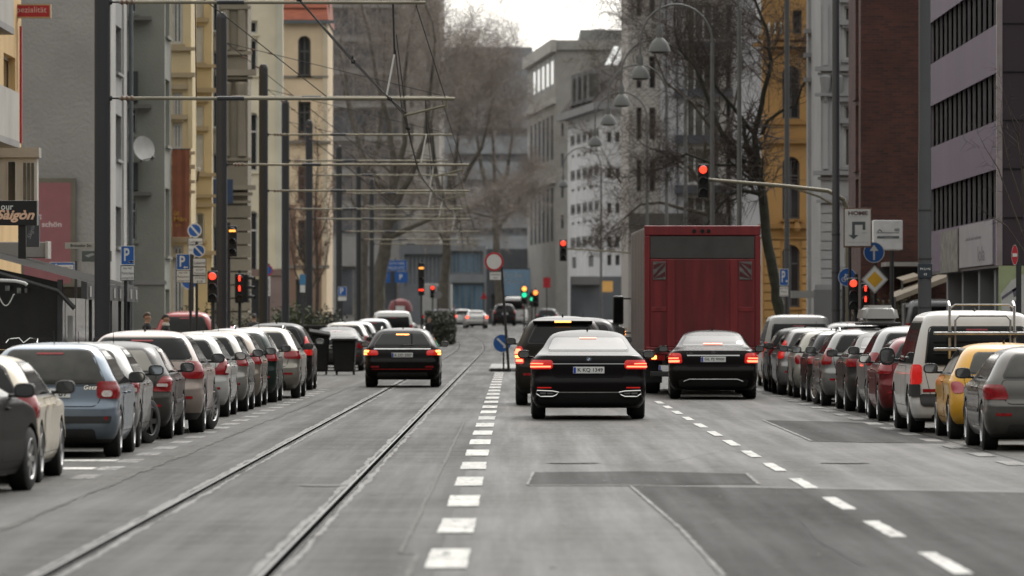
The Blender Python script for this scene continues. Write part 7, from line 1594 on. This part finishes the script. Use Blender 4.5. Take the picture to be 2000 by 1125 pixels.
bare_tree('street_tree', 'bushy bare tree between the white apartment house and the truck', (XX(1250, d), d, gz(d)), [
    (bl(d, (1262, 640), (1262, 520), (1255, 440)), [.25, .20, .17]), (bl(d, (1255, 440), (1230, 380), (1200, 340), (1185, 310), dy=.6), [.11, .08, .05, .03]), (bl(d, (1255, 440), (1265, 360), (1260, 270), (1240, 150), (1225, 60), dy=-.4), [.12, .10, .08, .05, .03]), (bl(d, (1255, 450), (1220, 440), (1190, 455), (1172, 470)), [.08, .06, .04, .02]), (bl(d, (1260, 400), (1290, 330), (1300, 250)), [.08, .06, .03])],
    14, bark, twig, levels=4, dens=.82, thin=.30, minr=.009, twig_len=1.0)
for sd, px, d, lab, sx in ((21, 738, 400, 'large plane tree with a leaning double trunk left of the tracks', 1.0), (33, 705, 425, 'plane tree just left of the leaning one, behind the sixth tram pole', .9), (47, 872, 470, 'broad plane tree crown over the far end of the tracks', 1.1), (52, 968, 520, 'farthest plane tree, its crown against the sky beside the slate block', .95)):
    if px == 738:
        L = [(bl(d, (732, 640), (738, 560), (748, 500), (757, 455), (764, 410)), [.62, .52, .46, .40, .36]), (bl(d, (764, 410), (770, 330), (760, 240), (735, 150), (720, 60), dy=.6), [.30, .26, .2, .14, .08]), (bl(d, (762, 415), (800, 350), (830, 270), (840, 180), (850, 80), dy=-.8), [.28, .24, .19, .13, .07]),
             (bl(d, (752, 470), (800, 445), (860, 420), (920, 415), (965, 425), dy=-.8), [.22, .18, .14, .10, .05]), (bl(d, (766, 380), (790, 280), (790, 160), (800, 60)), [.24, .2, .13, .07]), (bl(d, (768, 390), (720, 320), (690, 250), (670, 160), dy=.8), [.2, .16, .12, .07])]
    elif px == 705: L = [(bl(d, (704, 640), (706, 540), (712, 440), (718, 370)), [.5, .42, .36, .3]), (bl(d, (718, 370), (700, 280), (680, 180), (665, 90)), [.24, .18, .12, .07]), (bl(d, (718, 370), (740, 280), (750, 180), (752, 70)), [.24, .18, .12, .07]), (bl(d, (712, 430), (680, 380), (655, 330)), [.16, .12, .06])]
    elif px == 872: L = [(bl(d, (866, 640), (868, 560), (872, 480), (876, 420)), [.5, .42, .36, .3]), (bl(d, (876, 420), (850, 340), (840, 240), (850, 200), (862, 130), dy=.8), [.24, .2, .15, .10, .06]), (bl(d, (876, 420), (910, 340), (940, 290), (955, 230), (965, 190), dy=-.8), [.24, .2, .14, .09, .05]), (bl(d, (874, 450), (930, 400), (980, 370), (1010, 360), dy=.8), [.2, .15, .10, .05]), (bl(d, (876, 420), (890, 320), (895, 260), (905, 190)), [.22, .18, .12, .06]), (bl(d, (870, 470), (830, 420), (810, 360)), [.16, .12, .06])]
    else: L = [(bl(d, (975, 640), (973, 540), (970, 470), (966, 420)), [.45, .38, .32, .28]), (bl(d, (966, 420), (940, 330), (930, 250), (935, 160)), [.22, .18, .12, .06]), (bl(d, (966, 420), (990, 340), (1000, 270), (985, 170)), [.22, .18, .12, .06]), (bl(d, (970, 450), (1010, 400), (1035, 350)), [.18, .12, .06]), (bl(d, (968, 430), (965, 330), (960, 220), (958, 150)), [.2, .16, .1, .05])]
    bare_tree('plane_tree', lab, (XX(px, d), d, gz(d)), L, sd, mat('bark_far', (.10,.088,.072), .9, var=.3, vscale=2), mat('twig_far_hazed', (.25,.215,.19), .9, var=.3, vscale=.6), levels=4, dens=.95*sx, minr=.011, twig_len=1.0, thin=.20, group='bare plane trees at the far left')  # twig colour lightened to stand in for haze over the distance
d = 118.0
bare_tree('thin_tree', 'thin bare tree with fine twigs before the dark purple wall at the right edge', (XX(2012, d), d, .13), [(bl(d, (2010, 660), (2008, 560), (2004, 440), (1998, 330)), [.07, .06, .045, .03]), (bl(d, (2006, 480), (1975, 400), (1950, 330), (1925, 290)), [.022, .016, .011, .006]), (bl(d, (2004, 420), (1970, 320), (1955, 240)), [.02, .014, .006]), (bl(d, (2007, 500), (1965, 440), (1930, 420)), [.018, .012, .006]), (bl(d, (2000, 360), (1985, 260), (1960, 180)), [.018, .012, .005])], 77, bark, twig_d, levels=2, dens=.8, minr=.0035, twig_len=.8)
for sd, px, d, h, lab in ((61, 617, 300, 11, 'slim upright bare tree beside the beige house'), (62, 596, 285, 8, 'small bare tree with reddish twigs before the beige house')):
    x = XX(px, d); z = gz(d); bare_tree('young_tree', lab, (x, d, z), [([(x, d, z), (x+.1, d, z+h*.35), (x-.05, d, z+h*.65), (x+.05, d, z+h*.85)], [.12, .09, .06, .03])] + [([(x, d, z+h*t), (x+sx*.5, d, z+h*t+1.2), (x+sx*.8, d+.3, z+h*t+3)], [.05, .035, .015]) for t, sx in ((.3, 1), (.36, -1), (.5, 1), (.55, -1))], sd, bark, mat('twig_reddish', (.11,.06,.042), .9, var=.2), levels=3, dens=.8, minr=.010, up=.35, twig_len=.8)
# shrubs and hedges: many small leaves
leaf_g = mat('leaf_green', (.055,.068,.030), .7, var=.45, vscale=2.5); leaf_d = mat('leaf_dark', (.040,.046,.030), .7, var=.45, vscale=2); leaf_b = mat('leaf_olive', (.07,.065,.032), .7, var=.4, vscale=2.5)
def shrub(name, label, cx, cy, z0, w, dp, h, n, m, seed, cat='shrub', ls=.07, box=False):
    rg = random.Random(seed); r_ = empty(name, (cx, cy, z0), label, cat); lf = MB(); st = MB()
    cl = [Vector((rg.uniform(-.42,.42)*w, rg.uniform(-.4,.4)*dp, rg.uniform(.3,.85)*h)) for _ in range(10)]
    for i in range(n):
        if box: p = Vector((rg.uniform(-.5,.5)*w, rg.uniform(-.5,.5)*dp, (rg.random()**.7)*h*(1+.12*math.sin(i*.37))))
        else: c = rg.choice(cl); p = c+Vector((rg.gauss(0,.16)*w, rg.gauss(0,.16)*dp, rg.gauss(0,.16)*h)); p.z = abs(p.z)
        a = Vector((rg.uniform(-1,1), rg.uniform(-1,1), rg.uniform(-.4,1))).normalized(); b = a.cross(Vector((rg.uniform(-1,1), rg.uniform(-1,1), rg.uniform(-1,1)))).normalized(); s_ = ls*rg.uniform(.6,1.4)
        lf.add([p-a*s_, p+b*s_*.5, p+a*s_, p-b*s_*.5], [(0,1,2,3)])
    for i in range(14):
        q = rg.choice(cl); st.tube([Vector((rg.uniform(-.1,.1)*w, 0, 0)), q*.5+Vector((0,0,.1)), q], [.025,.015,.006], 4)
    lf.build('foliage', m, r_); st.build('stem', bark, r_); return r_
shrub('olive_shrub', 'olive green shrub in front of the cream house behind the signs', XX(405, 184), 184, .1, 1.6, 1.2, 1.9, 2600, leaf_b, 1); shrub('olive_shrub', 'second olive shrub right of the pedestrian signal', XX(498, 215), 215, .1, 1.3, 1.2, 1.7, 1500, leaf_b, 2)
shrub('green_shrub', 'leafy green shrub between the third and fifth tram poles', XX(580, 250), 250, .1, 2.0, 1.4, 2.0, 2400, leaf_g, 3, ls=.09); shrub('green_shrub', 'dark low shrub left of the sixth tram pole', XX(628, 290), 290, .1, 1.8, 1.4, 2.0, 1800, leaf_d, 4, ls=.09)
shrub('clipped_hedge', 'dark clipped hedge at the left bend of the tracks', XX(857, 330), 338, gz(338), 1.7, 14, 1.75, 9000, leaf_d, 5, 'hedge', .10, True)
shrub('green_shrub', 'brown green shrubbery behind the roof box on the right', XX(1722, 166), 163.5, .1, 2.0, 1.2, 2.2, 2600, leaf_b, 6)

# ---------------------------------------------------------------- people
skin_m = mat('skin', (.40,.24,.17), .55, var=.08); hairm = mat('hair_dark', (.018,.014,.011), .6, var=.2, vscale=30); 
def person(label, x, y, z, h, yaw, coat_c, trouser_c, hair=hairm, stride=.12, scarf=None, group=None):
    r_ = empty('person', (x, y, z), label, 'person', group, yaw); s = h/1.78
    V = []; E = []; RD = []
    def v(p, r, par=None):
        V.append((p[0]*s, p[1]*s, p[2]*s)); RD.append((r[0]*s, r[1]*s) if isinstance(r, tuple) else (r*s, r*s)); i = len(V)-1
        if par is not None: E.append((par, i))
        return i
    pel = v((0,0,.95), (.155,.115)); w1 = v((0,0,1.10), (.145,.105), pel); ch = v((0,-.01,1.30), (.175,.115), w1); sh = v((0,0,1.43), (.13,.085), ch); nk = v((0,-.01,1.52), .058, sh); hd0 = v((0,-.03,1.60), (.072,.085), nk); hd1 = v((0,-.025,1.68), (.078,.098), hd0); hd2 = v((0,-.01,1.745), (.062,.075), hd1)
    ns = v((0,-.125,1.645), .018, hd0)
    for sg in (-1, 1):
        v((sg*.088, .0, 1.65), (.016, .02), hd1)
        hp = v((sg*.095,0,.88), (.098,.105), pel); kn = v((sg*.10, -sg*stride*.5-.02, .50), .066, hp); an = v((sg*.10, -sg*stride, .10), .045, kn); v((sg*.11, -sg*stride-.14, .045), (.045,.035), an)
        so_ = v((sg*.185,0,1.40), .068, sh); el = v((sg*.235, .02+sg*stride*.3, 1.13), .050, so_); wr_ = v((sg*.225, -.08+sg*stride*.6, .90), .034, el); pa = v((sg*.22, -.10+sg*stride*.6, .83), (.022,.042), wr_)
        for k in range(4): f1 = v((sg*.222, -.135+.024*k+sg*stride*.6, .775), .0095, pa); v((sg*.212, -.135+.023*k+sg*stride*.6, .715+(.012 if k in (0, 3) else 0)), .0085, f1)
        t1 = v((sg*.20, -.150+sg*stride*.6, .82), .011, wr_); v((sg*.19, -.165+sg*stride*.6, .785), .0095, t1)
    me = bpy.data.meshes.new('body'); me.from_pydata(V, E, []); o = bpy.data.objects.new('body', me); COL.objects.link(o)
    md = o.modifiers.new('skin', 'SKIN'); md.use_smooth_shade = True
    for i, q in enumerate(RD): me.skin_vertices[0].data[i].radius = q
    me.skin_vertices[0].data[0].use_root = True
    sb_ = o.modifiers.new('smooth', 'SUBSURF'); sb_.levels = 1; sb_.render_levels = 1
    out = bpy.data.meshes.new_from_object(o.evaluated_get(bpy.context.evaluated_depsgraph_get())); bpy.data.objects.remove(o)
    cm, tm, shm = mat('coat_%d' % int(x*10+y), coat_c, .85, var=.15), mat('trousers_%d' % int(x*10+y), trouser_c, .85, var=.15), mat('shoes', (.02,.02,.02), .6)
    for q in (skin_m, cm, tm, shm): out.materials.append(q)
    for p in out.polygons:
        c = p.center/s; p.material_index = 0 if (c.z > 1.50 or (abs(c.x) > .17 and c.z < .90)) else 1 if (c.z > .86 or abs(c.x) > .19) else 2 if c.z > .10 else 3
        p.use_smooth = True
    bo = bpy.data.objects.new('body', out); COL.objects.link(bo); bo.parent = r_
    m = MB(); bm = bmesh.new(); bmesh.ops.create_uvsphere(bm, u_segments=14, v_segments=9, radius=1)
    for q in bm.verts: q.co = Vector((q.co.x*.088*s, q.co.y*.108*s+(.012 if q.co.z < 0 else -.012)*s, 1.70*s+max(q.co.z, -.55 if q.co.y > -.2 else .18)*.105*s))
    m.bm(bm); m.build('hair', hair, r_, smooth=True)
    if scarf:
        m = MB(); m.lathe([(.085*s,1.46*s),(.11*s,1.49*s),(.10*s,1.55*s),(.07*s,1.57*s)], (0,-.01*s,0), 'z', 16, close=False); m.build('collar', scarf, r_, smooth=True)
    return r_
person('man with short brown hair, left of two walking behind the parked cars', XX(287, 150), 150, .13, 1.72, R(70), (.02,.02,.022), (.03,.03,.035), mat('hair_brown', (.06,.032,.018), .6))
person('man with black hair and a white collar, right of two walking behind parked cars', XX(323, 148), 148, .13, 1.67, R(78), (.018,.018,.02), (.03,.03,.035), scarf=mat('collar_white', (.6,.58,.54), .9))
person('person in a grey coat standing beside the olive stone house', XX(496, 205), 205, .13, 1.75, R(190), (.06,.06,.065), (.03,.03,.03))
person('person in dark clothes among the shrubs on the right', XX(1717, 160), 160, .13, 1.68, R(10), (.012,.012,.014), (.02,.02,.02))
person('person in a red jacket beyond the fourth tram pole', XX(552, 262), 262, .13, 1.75, R(20), (.12,.02,.02), (.03,.03,.04))
person('person in dark clothes waiting at the hedge on the left bend', XX(838, 300), 300, gz(300)+.0, 1.78, R(30), (.015,.015,.016), (.015,.015,.018))
person('person in pale clothes crossing far ahead beside the pale lorry', XX(886, 425), 425, gz(425), 1.85, R(60), (.35,.35,.42), (.05,.05,.07))

print('MESHSTAT', sum(len(o.data.polygons) for o in bpy.data.objects if o.type == 'MESH' and o.name.startswith('crown')), sum(len(o.data.polygons) for o in bpy.data.objects if o.type == 'MESH'))
